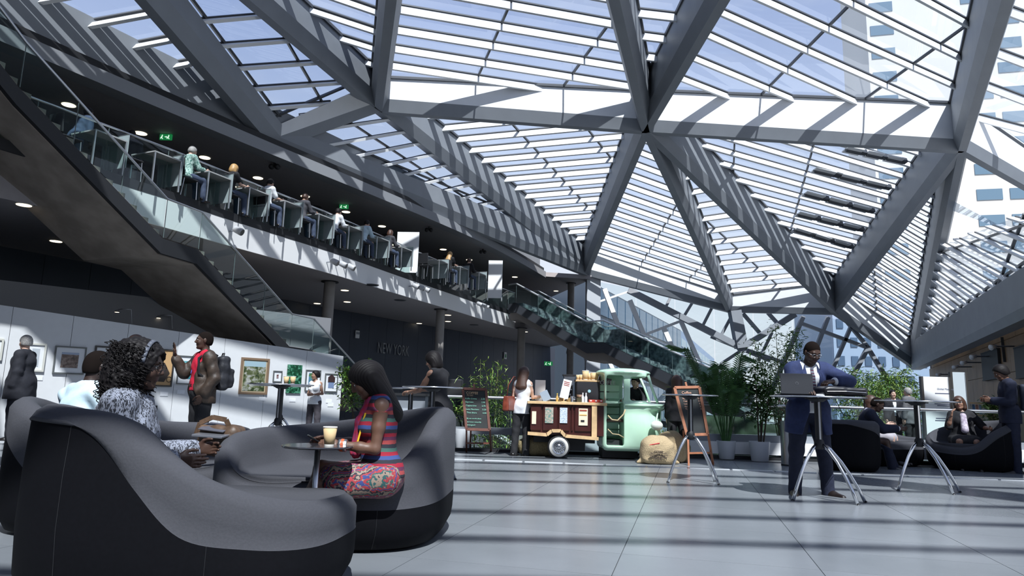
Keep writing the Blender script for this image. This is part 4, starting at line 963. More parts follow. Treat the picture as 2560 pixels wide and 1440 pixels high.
# curly haired woman, back to the camera
def p3x(J):
    R=J['R']; hp_=J['hp_']; m=MB(); pts=[hp_(.112*math.cos(a),-.0+.03,.035+.115*math.sin(a)) for a in np.linspace(-.1,PI+.1,14)]; 
    for i in range(13): m.bar(pts[i],pts[i+1],.02,.006,None,up=np.array(pts[i])-J['hc'])
    obj('headband',m,mat('grey_band',(.10,.11,.14),.5),J['root'],True,smooth=True)
    nb,up,fwd,X=J['neck'],J['up'],J['fwd'],J['X']
    m=MB(); pts=[J['sh1']+fwd*.09+up*.01,J['sh1']+fwd*.11-up*.12,J['el1']+fwd*.06+up*.03]; m.tube(pts,.012,None,6); obj('frayed_edge',m,blk,J['root'],True)
figure('person','seated woman with big curly black hair, glasses and black and white tweed jacket',(-1.98,3.52,0),face(.98,.20),1.66,'dark',female=True,girth=1.15,lean=(0,.10,1),pz=.46,head=(-2,8,0),
  arms=[((.2,.25,-1),(0,1,.0)),((-.2,.3,-1),(.1,1,.1))],legs=[((.12,1,.02),(0,.1,-1)),((-.1,1,.02),(0,.1,-1))],vox=.008,hvox=.0042,
  top=[('jacket',tweed,dict(sl=.95,hem=.10,infl=.028,fold=.004,neckr=.07))],bottom=('trousers',blkt),shoes=('low',shoek),hair='curly',glasses='thick',extra=p3x,seed=4)
# man in pale shirt
def p4x(J):
    nb,up,fwd,X=J['neck'],J['up'],J['fwd'],J['X']; P=[(cap_(nb+X*.06+up*.0-fwd*.01,nb-X*.0-fwd*.058+up*.015,.020),.015),(cap_(nb-X*.06+up*.0-fwd*.01,nb-fwd*.058+up*.015,.020),.015),(cap_(nb+X*.06,nb+fwd*.06-up*.03,.018),.015),(cap_(nb-X*.06,nb+fwd*.06-up*.03,.018),.015)]
    sobj('collar',P,.006,mat('sky_collar',(.28,.58,.68),.85),J['root'])
figure('person','seated man in a pale blue shirt with close cropped hair, back to the camera',(-3.10,5.0,0),face(.45,.89),1.76,'deep',girth=1.1,lean=(0,.12,1),pz=.46,head=(-14,10,0),
  arms=[((.25,.2,-1),(-.1,1,.1)),((-.35,.25,-.9),(.2,1,-.1))],legs=[((.12,1,.02),(0,.1,-1)),((-.1,1,.02),(0,.1,-1))],vox=.009,
  top=[('shirt',shirtb,dict(sl=.55,hem=.1,infl=.024,fold=.006,neckr=.07))],bottom=('trousers',blkt),shoes=('low',shoek),hair='crop',hairm=hairbz,extra=p4x,seed=5)
# bald man behind
Y=8.4; x=Py(338,840,Y)[0]
figure('person','bald man with glasses standing behind the curly haired woman',(x,Y,0),face(.8,.6),Hpx(338,828,Y),'dark',vox=.013,top=[('jacket',suitk,dict(sl=.95,hem=.2,infl=.02))],bottom=('trousers',blkt),shoes=('low',shoek),hair='bald',glasses='thin',seed=6)
# man in red shirt and leather jacket
def p5x(J):
    s=J['s']; up,fwd,X=J['up'],J['fwd'],J['X']; bc=J['chest']-fwd*.24-up*.08
    m=MB()
    for sg in (1,-1):
        m.tube([J['sh0' if sg>0 else 'sh1']-X*sg*.05-fwd*.12+up*.02,J['sh0' if sg>0 else 'sh1']-X*sg*.05+up*.085,J['sh0' if sg>0 else 'sh1']-X*sg*.05+fwd*.12-up*.02,J['chest']+X*sg*.15+fwd*.10-up*.10,J['chest']+X*sg*.17-fwd*.12-up*.25],.017,blk,6)
    obj('strap',m,blk,J['root'],True,smooth=True)
    m=MB(); nb=J['neck']; m.tube([nb+X*.06-fwd*.03,nb+X*.055+fwd*.07-up*.05,J['chest']+fwd*.135-up*.02,J['chest']+fwd*.15-up*.10],.006,None,5); m.tube([nb-X*.06-fwd*.03,nb-X*.055+fwd*.07-up*.05,J['chest']+fwd*.135-up*.02],.006,None,5); obj('lanyard',m,mat('lanyard_blue',(.12,.10,.40),.6),J['root'],True)
    b=MB(); m2=mat('belt',(.01,.01,.01),.4); P=[(ell(J['pel']+up*.09,(.16,.135,.025)),.02)]; sobj('belt',P,.01,m2,J['root'],inflate=.015)
    r=J['root']; M_=Matrix.LocRotScale(r.location,r.rotation_euler.to_quaternion(),None)
    t=thing('backpack','black backpack on the back of the man in the leather jacket','backpack',tuple(M_@Vector(bc-up*.25)),r.rotation_euler.z)
    sobj('pack',[(rbx((0,0,.25),(.15,.08,.23),.06),.03),(rbx((0,-.10,.18),(.12,.05,.13),.04),.03)],.01,mat('pack_black',(.012,.013,.018),.6,var=.3,scale=20,bump=.3),t,k=.03,disp=lambda Q:.005*np.sin(Q[:,2]*40+Q[:,0]*15))
    m=MB(); m.tube([(-.04,.0,.47),(-.03,-.01,.52),(.03,-.01,.52),(.04,0,.47)],.010,blk,6); obj('handle',m,blk,t,True)
Y=9.25; x=Py(512,900,Y)[0]
figure('person','man in a red shirt and brown leather jacket raising one hand, with lanyard',(x,Y,0),face(-.74,-.67),Hpx(505,822,Y),'dark',girth=1.10,vox=.0105,head=(-14,0,0),
  arms=[((.12,.62,-.75),(-.05,.62,.95),(-.05,.1,1),(0,1,.1)),((-.2,-.25,-1),(.1,.45,-.85))],top=[('shirt',redc,dict(sl=.3,hem=-.02,infl=.02)),('leather_jacket',leather,dict(sl=.93,hem=.14,infl=.026,open_=.15,neckr=.09,fold=.004))],bottom=('trousers',blkt),shoes=('low',shoek),hair='crop',hairm=hairbz,glasses=None,extra=p5x,handcurl=(8,40),seed=7)
# far left man
def p1x(J):
    nb,up,fwd,X=J['neck'],J['up'],J['fwd'],J['X']; m=MB(); m.tube([nb+fwd*.09-up*.04,nb+fwd*.135-up*.15,nb+fwd*.165-up*.32,nb+fwd*.165-up*.42],[.018,.024,.03,.03],None,8); obj('tie',m,mat('tie_wine',(.16,.01,.04),.5),J['root'],True,smooth=True)
    m=MB(); m.bar(J['chest']-X*.10+fwd*.145+up*.03,J['chest']-X*.06+fwd*.16+up*.035,.01,.02); obj('pocket_square',m,shirtw,J['root'],True)
p=Pz(33,1100,0)
figure('person','grey haired man in a black suit turned away, at the far left by the gallery',(p[0],p[1],0),face(-.93,-.20),Hpx(38,832,p[1]),'fair',girth=1.28,vox=.012,head=(-38,4,0),
  arms=[((.15,.05,-1),(.05,.15,-1)),((-.16,-.06,-1),(-.05,.14,-1),(0,.05,-1),(.8,-.3,0))],top=[('shirt',shirtw,dict(sl=.98,hem=.02,infl=.012,neckr=.055)),('jacket',suitk,dict(sl=.92,hem=.27,infl=.03,open_=.06,flare=.01))],bottom=('trousers',suitk),shoes=('low',shoek),hair='short',hairm=hairg,extra=p1x,legs=[((.05,0,-1),(.02,0,-1),(.1,1,0)),((-.06,.06,-1),(-.02,-.06,-1),(-.2,1,0))],seed=8)
# woman in white sleeveless blouse
Y=16.6; x=Py(788,980,Y)[0]
figure('person','smiling woman in a white sleeveless blouse and dark trousers holding paper by the gallery wall',(x,Y,0),face(-.35,-.94),Hpx(790,924,Y),'tan',female=True,vox=.016,head=(-30,0,0),
  arms=[((.25,.0,-1),(-.55,.8,-.1)),((-.3,-.05,-1),(.65,.75,-.1))],top=[('blouse',shirtw,dict(sl=0,hem=.10,infl=.016))],bottom=('trousers',greyt,dict(flare=.01)),shoes=('low',shoek),hair='messy',seed=9)
# standing woman in black
def p8x(J):
    nb,up,fwd,X=J['neck'],J['up'],J['fwd'],J['X']; sobj('scarf',[(cap_(nb-X*.05-fwd*.03,nb+X*.05-fwd*.04,.022),.02),(cap_(nb-X*.06,nb+fwd*.06-X*.03,.02),.02),(cap_(nb+X*.06,nb+fwd*.06+X*.03,.02),.02)],.008,mat('pink_scarf',(.55,.25,.28),.8),J['root'])
figure('person','standing woman in a black sleeveless top and wide black trousers leaning on a high table',(-.88,8.93,0),face(-.80,.55),1.62,'tan',female=True,vox=.010,lean=(0,.16,1),head=(20,22,0),
  arms=[((.2,.7,-.7),(-.3,1,-.12),(-.2,1,-.1),(0,0,-1)),((-.15,.55,-.8),(.2,1,-.1),(.2,1,-.05),(0,0,-1))],legs=[((.04,-.06,-1),(.0,-.05,-1)),((-.06,.02,-1),(0,0,-1))],top=[('top',blk,dict(sl=0,hem=.10,infl=.016,neckr=.08))],bottom=('trousers',blkt,dict(flare=.045)),shoes=('low',shoek),hair='bob',extra=p8x,seed=10)
# customer at the van
p=Pz(1303,1139,0)
figure('person','brown haired woman in a white sleeveless top and black trousers ordering at the coffee van',(p[0],p[1],0),face(.42,.90),Hpx(1318,912,p[1]),'fair',female=True,vox=.011,head=(-10,8,0),
  arms=[((.12,.35,-1),(.1,1,.12),(.1,1,0),(-.2,0,-1)),((-.18,-.08,-1),(-.05,.3,-1))],legs=[((.03,-.03,-1),(.0,-.05,-1)),((-.03,-.10,-1),(0,-.20,-1))],top=[('top',shirtw,dict(sl=0,hem=.13,infl=.014))],bottom=('trousers',blkt),shoes=('low',shoek),hair='long',hairm=hairbr,seed=11)
q=(p[0]-.24,p[1]-.10)
t=thing('handbag','red brown leather shoulder bag hanging from the woman ordering at the van','bag',(q[0],q[1],.78),face(.42,.90))
sobj('bag_body',[(rbx((0,0,.13),(.06,.17,.14),.03),.03)],.01,mat('red_leather',(.20,.045,.025),.3,var=.2,scale=12),t,k=.02,disp=lambda Q:.25*np.maximum(0,Q[:,2]-.1)*.4)
m=MB(); m.tube([(0,-.10,.25),(.02,-.09,.45),(.09,-.03,.60),(.09,.05,.60),(.02,.10,.45),(0,.11,.25)],.008,None,6); obj('strap',m,mat('red_leather'  ,(.2,.045,.025)),t,True,smooth=True)
# barista
figure('person','dark haired barista in black seen through the windscreen of the mint van',(Py(1592,965,13.02)[0],13.02,0),face(-.6,-.8),Hpx(1592,935,13.0),'fair',vox=.015,head=(0,20,0),top=[('shirt',blk,dict(sl=.6,hem=.15,infl=.015))],bottom=('trousers',blkt),shoes=('low',shoek),hair='short',arms=[((.2,.5,-.9),(-.2,1,.0)),((-.2,.5,-.9),(.2,1,.0))],seed=12)
figure('person','long haired woman in black standing behind the blackboard menu beside the van',(Py(1692,980,12.2)[0],12.2,0),face(.1,.99),Hpx(1690,934,12.2),'fair',female=True,vox=.015,top=[('top',blk,dict(sl=.95,hem=.15,infl=.018))],bottom=('trousers',blkt),shoes=('low',shoek),hair='long',hairm=hairbr,seed=13)
# seated group, right
figure('person','man in a dark suit sitting bent forward on a black armchair at the right',(6.02,12.0,0),face(.93,-.38),1.76,'dark',vox=.013,lean=(0,.52,1),pz=.48,head=(0,28,0),arms=[((.1,.75,-1),(-.3,1,.05)),((-.1,.75,-1),(.3,1,.05))],legs=[((.14,1,.0),(.0,.15,-1)),((-.14,1,.0),(0,.35,-1))],
  top=[('shirt',shirtw,dict(sl=.97,hem=-.02,infl=.01)),('jacket',navyd,dict(sl=.9,hem=.12,infl=.03,open_=.05))],bottom=('trousers',navyd),shoes=('low',shoek),hair='crop',hairm=hairbz,seed=14)
greyd=cloth('grey_cardigan',(.30,.29,.36))
figure('person','smiling seated woman in glasses, grey top and pale skirt with red hem',(6.55,12.62,0),face(.75,-.66),1.62,'fair',female=True,vox=.013,lean=(0,.02,1),pz=.50,head=(0,12,0),arms=[((.15,.35,-1),(-.25,1,.15)),((-.15,.35,-1),(.25,1,.15))],legs=[((.05,1,.06),(0,.12,-1)),((-.08,1,.06),(0,.12,-1))],
  top=[('top',greyd,dict(sl=.75,hem=.08,infl=.018))],bottom=('skirt',mat('pale_skirt',(.36,.34,.37),.8),dict(len=.85)),shoes=('low',shoek),hair='bob',hairm=hairbr,glasses='thick',seed=15)
figure('person','seated woman with glasses and patterned scarf resting her cheek on one hand',(8.05,12.3,0),face(-.42,-.90),1.66,'tan',female=True,girth=1.25,vox=.013,lean=(0,.0,1),pz=.50,head=(-18,0,10),arms=[((.35,.35,-.95),(-.25,.45,1),(-.2,.1,1),(-.9,0,.1)),((-.6,.1,-.8),(-.2,1,-.05))],legs=[((.08,1,.0),(.05,.10,-1)),((-.10,1,.0),(0,.12,-1))],
  top=[('top',blk,dict(sl=.45,hem=.1,infl=.02))],bottom=('skirt',blk,dict(len=.75)),shoes=('low',shoek),hair='bob',hairm=hairbr,glasses='thin',seed=16,
  extra=lambda J:sobj('scarf',[(cap_(J['neck']-J['X']*.08,J['neck']+J['fwd']*.12-J['up']*.06,.032),.02),(cap_(J['neck']+J['X']*.08,J['neck']+J['fwd']*.12-J['up']*.06,.032),.02),(cap_(J['neck']+J['fwd']*.13-J['up']*.06,J['neck']+J['fwd']*.22-J['up']*.30,.05,.06),.03)],.011,mat('lilac_scarf',(.30,.24,.32),.9,scale=25,col2=(.6,.55,.62)),J['root']))
for px,py,Y,lab,jm,hm,fc in ((2230,972,18.2,'smiling dark haired man in a dark suit behind the glass balustrade beside the bamboo',suitk,hairb,(-.1,-1)),(2270,966,17.6,'grey haired man in a grey jacket behind the glass balustrade, back to the camera',cloth('grey_jacket',(.13,.13,.14)),hairg,(-.5,.9))):
    figure('person',lab,(Py(px,py,Y)[0],Y,0),face(*fc),Hpx(px,py,Y),'fair',vox=.017,top=[('shirt',shirtw,dict(sl=.9,hem=.0,infl=.01)),('jacket',jm,dict(sl=.93,hem=.22,infl=.026,open_=.05))],bottom=('trousers',blkt),shoes=('low',shoek),hair='short',hairm=hm,seed=int(px))
# man with backpack at the right edge
def p18x(J):
    s=J['s']; up,fwd,X=J['up'],J['fwd'],J['X']; bc=J['chest']-fwd*.22-up*.10; r=J['root']; M_=Matrix.LocRotScale(r.location,r.rotation_euler.to_quaternion(),None)
    nb=J['neck']; m=MB(); m.tube([nb+fwd*.08-X*.05,nb-X*.085,nb-fwd*.07-X*.04+up*.01,nb-fwd*.07+X*.04+up*.01,nb+X*.085,nb+fwd*.08+X*.05],.016,None,8); obj('neck_strap',m,mat('red_white_strap',(.5,.35,.37),.7),J['root'],True,smooth=True)
    t=thing('backpack','dark backpack worn by the man in navy at the right edge','backpack',tuple(M_@Vector(bc-up*.22)),r.rotation_euler.z)
    sobj('pack',[(rbx((0,0,.24),(.14,.07,.22),.05),.03),(rbx((0,-.09,.16),(.11,.04,.12),.04),.03)],.011,mat('pack_blue_black',(.015,.02,.035),.7,var=.3,scale=20),t,k=.03)
    m=MB()
    for sg in (1,-1): m.tube([(sg*.09,.05,.44),(sg*.11,.20,.47),(sg*.13,.31,.33),(sg*.15,.12,.12)],.014,blk,6)
    obj('strap',m,blk,t,True,smooth=True)
p=Pz(2538,1182,0)
figure('person','man in a navy jacket with a backpack looking down, standing at the right edge',(p[0],p[1],0),face(-.75,.30),Hpx(2528,905,p[1]),'brown',vox=.012,head=(8,26,0),arms=[((.1,.15,-1),(-.45,1,.12)),((-.1,.1,-1),(.45,1,.1))],top=[('jacket',navyd,dict(sl=.93,hem=.16,infl=.026))],bottom=('trousers',navyd),shoes=('low',shoek),hair='messy',extra=p18x,seed=18)
# ------------------------------------------------------------------ balcony desks, chairs, people
FLB=5.415
tdir=np.array([.40,.915,0]); ndir=np.array([-.915,.40,0]) # along the balcony, away from the rail
scrm=mat('desk_screen',(.30,.36,.37),.35,var=.05); alu=mat('aluminium',(.6,.62,.63),.3,.9)
def desk(lab):
    t=thing('computer_desk',lab,'desk',(0,0,0),0,'desks along the balcony')
    m=MB(); m.box((0,.40,.73),(.75,.72,.03),mat('desk_top',(.35,.36,.36),.4)); obj('desktop',m,None,t,True)
    m=MB(); m.box((0,.77,.52),(.78,.02,.72),scrm); obj('modesty_screen',m,None,t,True)
    for sx in (-.36,.36):
        for y in (.06,.74): m=MB(); m.box((sx,y,.36),(.03,.03,.72),alu); obj('leg',m,None,t,True)
    m=MB(); m.tube([(-.39,.78,.90),(.39,.78,.90)],.012,alu,6); obj('top_rail',m,None,t,True)
    return t
def officechair(lab):
    t=thing('desk_chair',lab,'chair',(0,0,0),0,'black chairs along the balcony')
    m=MB(); m.box((0,0,.45),(.44,.42,.04),black,bev=.015); obj('seat',m,None,t,True); m=MB(); m.box((0,-.22,.70),(.42,.03,.40),black,bev=.012,R=Matrix.Rotation(.1,3,'X')); obj('backrest',m,None,t,True)
    for sx in (-.19,.19):
        m=MB(); m.tube([(sx,.18,.43),(sx,.20,0)],.011,chrome,6); obj('leg',m,None,t,True); m=MB(); m.tube([(sx,-.18,.43),(sx,-.24,0)],.011,chrome,6); obj('leg',m,None,t,True)
    return t
DK=[(290,425,''),(430,470,''),(557,512,''),(653,546,''),(737,574,''),(818,602,''),(890,627,''),(957,650,''),(1016,672,''),(1106,700,''),(1157,714,''),(1202,727,'')]
d0=desk('first desk from the left on the balcony, behind the staircase glass'); c0=officechair('first chair from the left on the balcony, behind the staircase glass')
rzb=math.atan2(-tdir[0],tdir[1])
PEO={1:None,2:('person','grey haired person in a green patterned top at a balcony desk',floral,'short',hairg,.8),3:('person','blond woman in a black top typing at a balcony desk',blk,'bob',hairbl,.3),4:('person','dark haired man in a white shirt at a balcony desk',shirtw,'short',hairb,.4),
 5:('person','dark haired person in a white collar reading at a balcony desk',cloth('dk_grey',(.05,.05,.06)),'short',hairbr,.9),6:('person','person in a white shirt leaning low over a balcony desk',shirtw,'short',hairb,.9),7:('person','person in a pale blue shirt stooping at a balcony desk',shirtb,'short',hairb,.9),
 8:('person','brown haired person sitting before the tall white board on the balcony',cloth('dk_grey',(.05,.05,.06)),'bob',hairbr,.9),10:('person','long haired blond woman in black at a balcony desk near the second white panel',blk,'long',hairbl,.3),11:('person','brown haired person in black at the last balcony desk before the white panel',blk,'short',hairbr,.9)}
for i,(px,py,_) in enumerate(DK):
    p=Pz(px+16,py,FLB+.05)+ndir*.50+tdir*.15; a=p-tdir*.78; nm=ORD[i]
    lab='%s desk from the left on the balcony, grey screen in front'%nm; cl='%s black chair from the left along the balcony desks'%nm
    if i==0: d=d0; c=c0; d.location=(a[0],a[1],FLB); d.rotation_euler=(0,0,rzb); d['label']=lab; c['label']=cl
    else: d=dup(d0,(a[0],a[1],FLB),rzb,lab); 
    cp=a-tdir*.28
    if i==0: c.location=(cp[0],cp[1],FLB); c.rotation_euler=(0,0,rzb)
    else: dup(c0,(cp[0],cp[1],FLB),rzb,cl)
    if PEO.get(i):
        nme,lb,mm_,hr,hm,sl_=PEO[i]; lean=(0,.35,1) if i in (6,7) else (0,.12,1)
        figure(nme,lb,(cp[0],cp[1],FLB),rzb,1.70,'fair' if i not in(5,) else 'tan',vox=.02,hvox=.011,pz=.56,lean=lean,head=(0,18,0),arms=[((.15,.5,-.9),(-.1,1,.1)),((-.15,.5,-.9),(.1,1,.1))],legs=[((.1,1,0),(0,.1,-1)),((-.1,1,0),(0,.1,-1))],
          top=[('shirt',mm_,dict(sl=sl_,hem=.08,infl=.02))],bottom=('trousers',mat('jeans',(.05,.07,.12),.8)),shoes=('low',shoek),hair=hr,hairm=hm,seed=20+i)
p=Pz(352,455,FLB+.35)+ndir*.5
figure('person','standing man in a dark suit behind the staircase glass on the balcony',(p[0],p[1],FLB),face(-.3,.9),1.74,'dark',vox=.02,hvox=.011,top=[('shirt',shirtw,dict(sl=.5,hem=0,infl=.01)),('jacket',suitk,dict(sl=.93,hem=.22,infl=.03))],bottom=('trousers',blkt),shoes=('low',shoek),hair='crop',seed=40)
p=Pz(222,392,FLB+.35)+ndir*.5
figure('person','person in jeans and a dark top behind the staircase stringer on the balcony',(p[0],p[1],FLB),face(.4,.9),1.66,'dark',vox=.02,hvox=.011,lean=(0,.35,1),top=[('jacket',cloth('denim_jacket',(.05,.07,.13)),dict(sl=.93,hem=.12,infl=.03))],bottom=('trousers',mat('jeans',(.05,.07,.12),.8)),shoes=('low',shoek),hair='short',seed=41)
wb=mat('white_board',(.82,.83,.84),.5)
for (xa,ya,xb,yb,z0,lab) in ((990,668,1043,690,0,'tall white board standing among the balcony desks'),(1219,745,1254,752,0,'narrow white panel standing at the far end of the balcony desks')):
    a=Pz(xa,ya,FLB+.0); b=Pz(xb,yb,FLB+.0); a=Py(xa,ya,b[1]+.1); h=1.55 if xa<1100 else 1.75
    t=thing('display_board',lab,'board',(float((a[0]+b[0])/2),float(b[1]),FLB)); m=MB(); m.bar((a[0],b[1]+.05,FLB+h/2+.12),(b[0],b[1],FLB+h/2+.12),.04,h,wb); obj('panel',m,None,t)
    for q in (a,b): m=MB(); m.bar((q[0],b[1]+.02,FLB),(q[0],b[1]+.02,FLB+.14),.05,.3,alu,up=(0,1,0)); obj('foot',m,None,t)
# ================================================================== SOFAS
sofag=mat('sofa_grey_fabric',(.052,.053,.062),.95,var=.05,scale=90,bump=.1); sofab=mat('sofa_black_side',(.004,.0042,.006),.75,spec=.12,var=.1,scale=60)
def sofa(name,label,loc,rz,A,B,rim,bnd,seat=.42,th=.15,nexp=3.2,nose=.0):
    """rim / bnd: control points (angle in degrees, height) of the wrap-around wall and of the two-tone seam; front is -Y"""
    root=thing(name,label,'sofa',loc,rz); n=128
    def cyc(cp,t):
        a=np.array([c[0] for c in cp],float); h=np.array([c[1] for c in cp],float); a=np.r_[a-360,a,a+360]; h=np.tile(h,3); m_=np.gradient(h,a); i=np.searchsorted(a,t)-1; d=a[i+1]-a[i]; u=(t-a[i])/d
        return (2*u**3-3*u*u+1)*h[i]+(u**3-2*u*u+u)*d*m_[i]+(-2*u**3+3*u*u)*h[i+1]+(u**3-u*u)*d*m_[i+1]
    def foot(t):
        c,s=math.cos(math.radians(t)),math.sin(math.radians(t)); r=(abs(c/A)**nexp+abs(s/B)**nexp)**(-1/nexp); return np.array([r*c,r*s])
    rows=[]; 
    for j in range(n):
        t=360*j/n; f=foot(t); H=cyc(rim,t); S=min(cyc(bnd,t),H-.05); L_=np.linalg.norm(f); fn=f/L_
        low=np.clip((H-seat)/.25,0,1); w_=th*(.45+.55*low)
        P=[(-.13,.0),(-.05,.03),(.0,.12)]; 
        hs=[.12+(S-.12)*u for u in (.33,.66,1)]
        P+=[(.015*math.sin(PI*min(1,z/max(H,.2))),z) for z in hs]
        z0=S; P+=[(.012,S+(H-.07-S)*u) for u in (.02,.5,1)]
        P+=[(-.012,H-.03),(-.05,H-.004),(-w_*.55,H),(-w_*.85,H-.02),(-w_,H-.06*low-.005)]
        zi=max(seat+.02,min(H-.03,seat+.03)); P+=[(-w_-.03*low,H-(H-zi)*.5),(-w_-.05*low,zi+.01),(-w_-.10,seat+.005 if low>.1 else H-.02),(-w_-.20,seat)]
        row=[]
        for o,z in P: q=f+fn*o; row.append((q[0],q[1],z))
        rows.append(row)
    k=len(rows[0]); vs=[v for r in rows for v in r]; mb=MB()
    fs=[];mi=[]
    for j in range(n):
        q=(j+1)%n
        for i in range(k-1): fs.append((j*k+i,q*k+i,q*k+i+1,j*k+i+1)); mi.append(0 if i<5 else 1)
    c=len(vs); vs.append((0,0,seat+.01)); c2=len(vs); vs.append((0,0,0))
    for j in range(n): q=(j+1)%n; fs.append((j*k+k-1,q*k+k-1,c)); mi.append(1); fs.append((q*k,j*k,c2)); mi.append(0)
    mb.v=vs
    for w,nm,mm_ in ((0,'outer_shell',sofab),(1,'upholstery',sofag)):
        m=MB(); m.v=vs; m.f=[f for f,x in zip(fs,mi) if x==w]; me=mesh_of(nm,m,mm_,True)
        bm=bmesh.new(); bm.from_mesh(me); bmesh.ops.delete(bm,geom=[v for v in bm.verts if not v.link_faces],context='VERTS'); bm.to_mesh(me); bm.free()
        link(nm,me,root,True)
    m=MB()
    for t in (35,150,235,305):
        j=int(t/360*n); r=rows[j]; pts=[Vector(p)+Vector((p[0],p[1],0)).normalized()*.001 for p in r[1:6]]; m.tube(pts,.0014,black,5)
    o=obj('seam',m,black,root,True); o['kind']='stuff'
    return root
# woman's sofa: high on its right and back, open towards the camera
sofa('lounge_sofa','two-tone grey and black rounded sofa the woman in the striped dress sits on',(-1.20,5.12,0),-.08,.78,.72,
  [(0,.86),(40,.90),(90,.80),(140,.72),(180,.70),(205,.66),(235,.44),(270,.43),(300,.46),(322,.62),(340,.80)],[(0,.30),(60,.30),(140,.35),(175,.62),(205,.40),(240,.30),(300,.27)])
# near sofa, seen from behind
sofa('lounge_sofa','large black and grey rounded sofa in front, seen from behind, under the curly haired woman',(-1.56,3.60,0),-.10,.76,.50,
  [(0,.47),(30,.46),(60,.44),(95,.44),(130,.50),(160,.78),(190,.88),(220,.88),(250,.84),(280,.70),(305,.58),(330,.50)],[(0,.29),(60,.29),(120,.3),(170,.70),(200,.80),(222,.84),(244,.76),(268,.54),(292,.35),(318,.30)],th=.17)
sofa('lounge_sofa','black and grey rounded sofa behind, with the man in the pale blue shirt on it',(-2.75,5.28,0),.25,.80,.62,
  [(0,.62),(40,.70),(90,.72),(140,.80),(175,.88),(210,.88),(240,.70),(270,.46),(310,.44),(335,.50)],[(0,.35),(90,.4),(160,.70),(188,.80),(212,.60),(235,.34),(300,.30)])
# right hand group
for i,(px,Y,lab,rz,A,B) in enumerate(((2120,11.45,'black armchair with its back to the camera behind the man in blue',PI*.88,.46,.50),(2215,13.0-.35,'low grey and black sofa under the woman in glasses and pale skirt',.3,.62,.42),(2432,12.15,'black rounded armchair under the woman with the patterned scarf',-.35,.66,.52))):
    x=Py(px,1150,Y)[0]
    sofa('lounge_sofa',lab,(x,Y,0),rz,A,B,[(0,.80),(60,.80),(120,.80),(180,.72),(215,.46),(270,.44),(315,.46),(345,.72)] if i==0 else [(0,.86),(60,.82),(120,.72),(170,.52),(200,.45),(265,.46),(295,.66),(335,.84)] if i==2 else [(0,.50),(60,.6),(120,.6),(180,.55),(215,.46),(270,.44),(315,.46),(345,.5)],[(0,.66),(120,.66),(200,.3),(300,.3)] if i==0 else [(0,.3),(120,.3),(200,.3),(300,.3)] if i==1 else [(0,.78),(60,.7),(140,.4),(200,.3),(270,.34),(300,.58),(335,.78)])
# ================================================================== HIGH TABLES
topm=mat('table_top_dark',(.03,.03,.035),.12,spec=.6)
def high_table(label,x,y,r,leg_px=None,az=None,h=1.10,lr=.36,edge=True):
    t=thing('high_table',label,'table',(x,y,0),0,'high bar tables')
    m=MB(); m.lathe([(r-.012,h-.018),(r,h-.012),(r,h-.004),(r-.008,h)],(0,0,0),topm,48); obj('tabletop',m,topm,t,True,auto=50)
    m=MB(); m.tube([(r*math.cos(a),r*math.sin(a),h-.008) for a in np.linspace(0,2*PI,49)[:-1]],.0075,chrome,6,closed=True); obj('rim',m,chrome,t,True,smooth=True)
    m=MB(); m.lathe([(.13,h-.03),(.13,h-.02)],(0,0,0),black,24); m.lathe([(.06,h-.06),(.10,h-.03)],(0,0,0),black,20); obj('mounting_plate',m,black,t,True)
    m=MB(); m.box((0,0,(h-.05+.60)/2),(.062,.062,h-.05-.60),black,bev=.012); m.box((.0,-.033,(h-.05+.60)/2),(.02,.006,h-.07-.60),chrome); obj('column',m,None,t,True)
    m=MB(); m.lathe([(.035,.53),(.055,.56),(.052,.61),(.035,.64)],(0,0,0),black,20); obj('hub',m,black,t,True,auto=50)
    az=az or [200,320,80]
    for a in az:
        a=math.radians(a); c,s=math.cos(a),math.sin(a); pts=[(c*q*lr/.36,s*q*lr/.36,z) for q,z in ((.03,.585),(.09,.53),(.17,.41),(.24,.27),(.30,.13),(.345,.0))]
        m=MB(); m.tube(pts,[.019,.019,.018,.018,.018,.018],chrome,10); obj('leg',m,chrome,t,True,smooth=True)
        m=MB(); m.tube([(c*.343*lr/.36,s*.343*lr/.36,.006),(c*.347*lr/.36,s*.347*lr/.36,0)],.022,black,10); obj('foot',m,black,t,True)
    return t
def from_legs(pxs): P=[Pz(a,b,0) for a,b in pxs]; c=sum(P)/len(P); return c,[math.degrees(math.atan2(p[1]-c[1],p[0]-c[0])) for p in P],float(np.mean([np.linalg.norm((p-c)[:2]) for p in P]))
c1,az1,l1=from_legs(((1975,1255),(2083,1270),(2116,1257))); 
T1=high_table('high round table with chrome tripod legs under the laptop of the man in blue',float(Py(2052,1200,7.62)[0]),7.62,.49,az=[205,300,338],lr=.44)
T2=high_table('empty high round table with chrome legs in front of the seated group at the right',float(Py(2306,1225,8.75)[0]),8.75,.47,az=[200,292,340],lr=.42)
T3=high_table('small high round table with chrome legs in front of the blackboard beside the van',float(Py(1728,1205,8.95)[0]),8.95,.35,az=[205,320,20],lr=.38)
T4=high_table('high round table the standing woman in black leans on',float(Py(1072,1190,8.30)[0]),8.30,.36,az=[150,315,30],lr=.36)
T5=high_table('high round table carrying two paper cups near the gallery wall',float(Py(686,1165,9.6)[0]),9.6,.44,az=[215,330,80],lr=.38)
T6=high_table('high round table just behind the one with two cups',float(Py(690,1150,11.2)[0]),11.2,.45,az=[250,10,120],lr=.38)
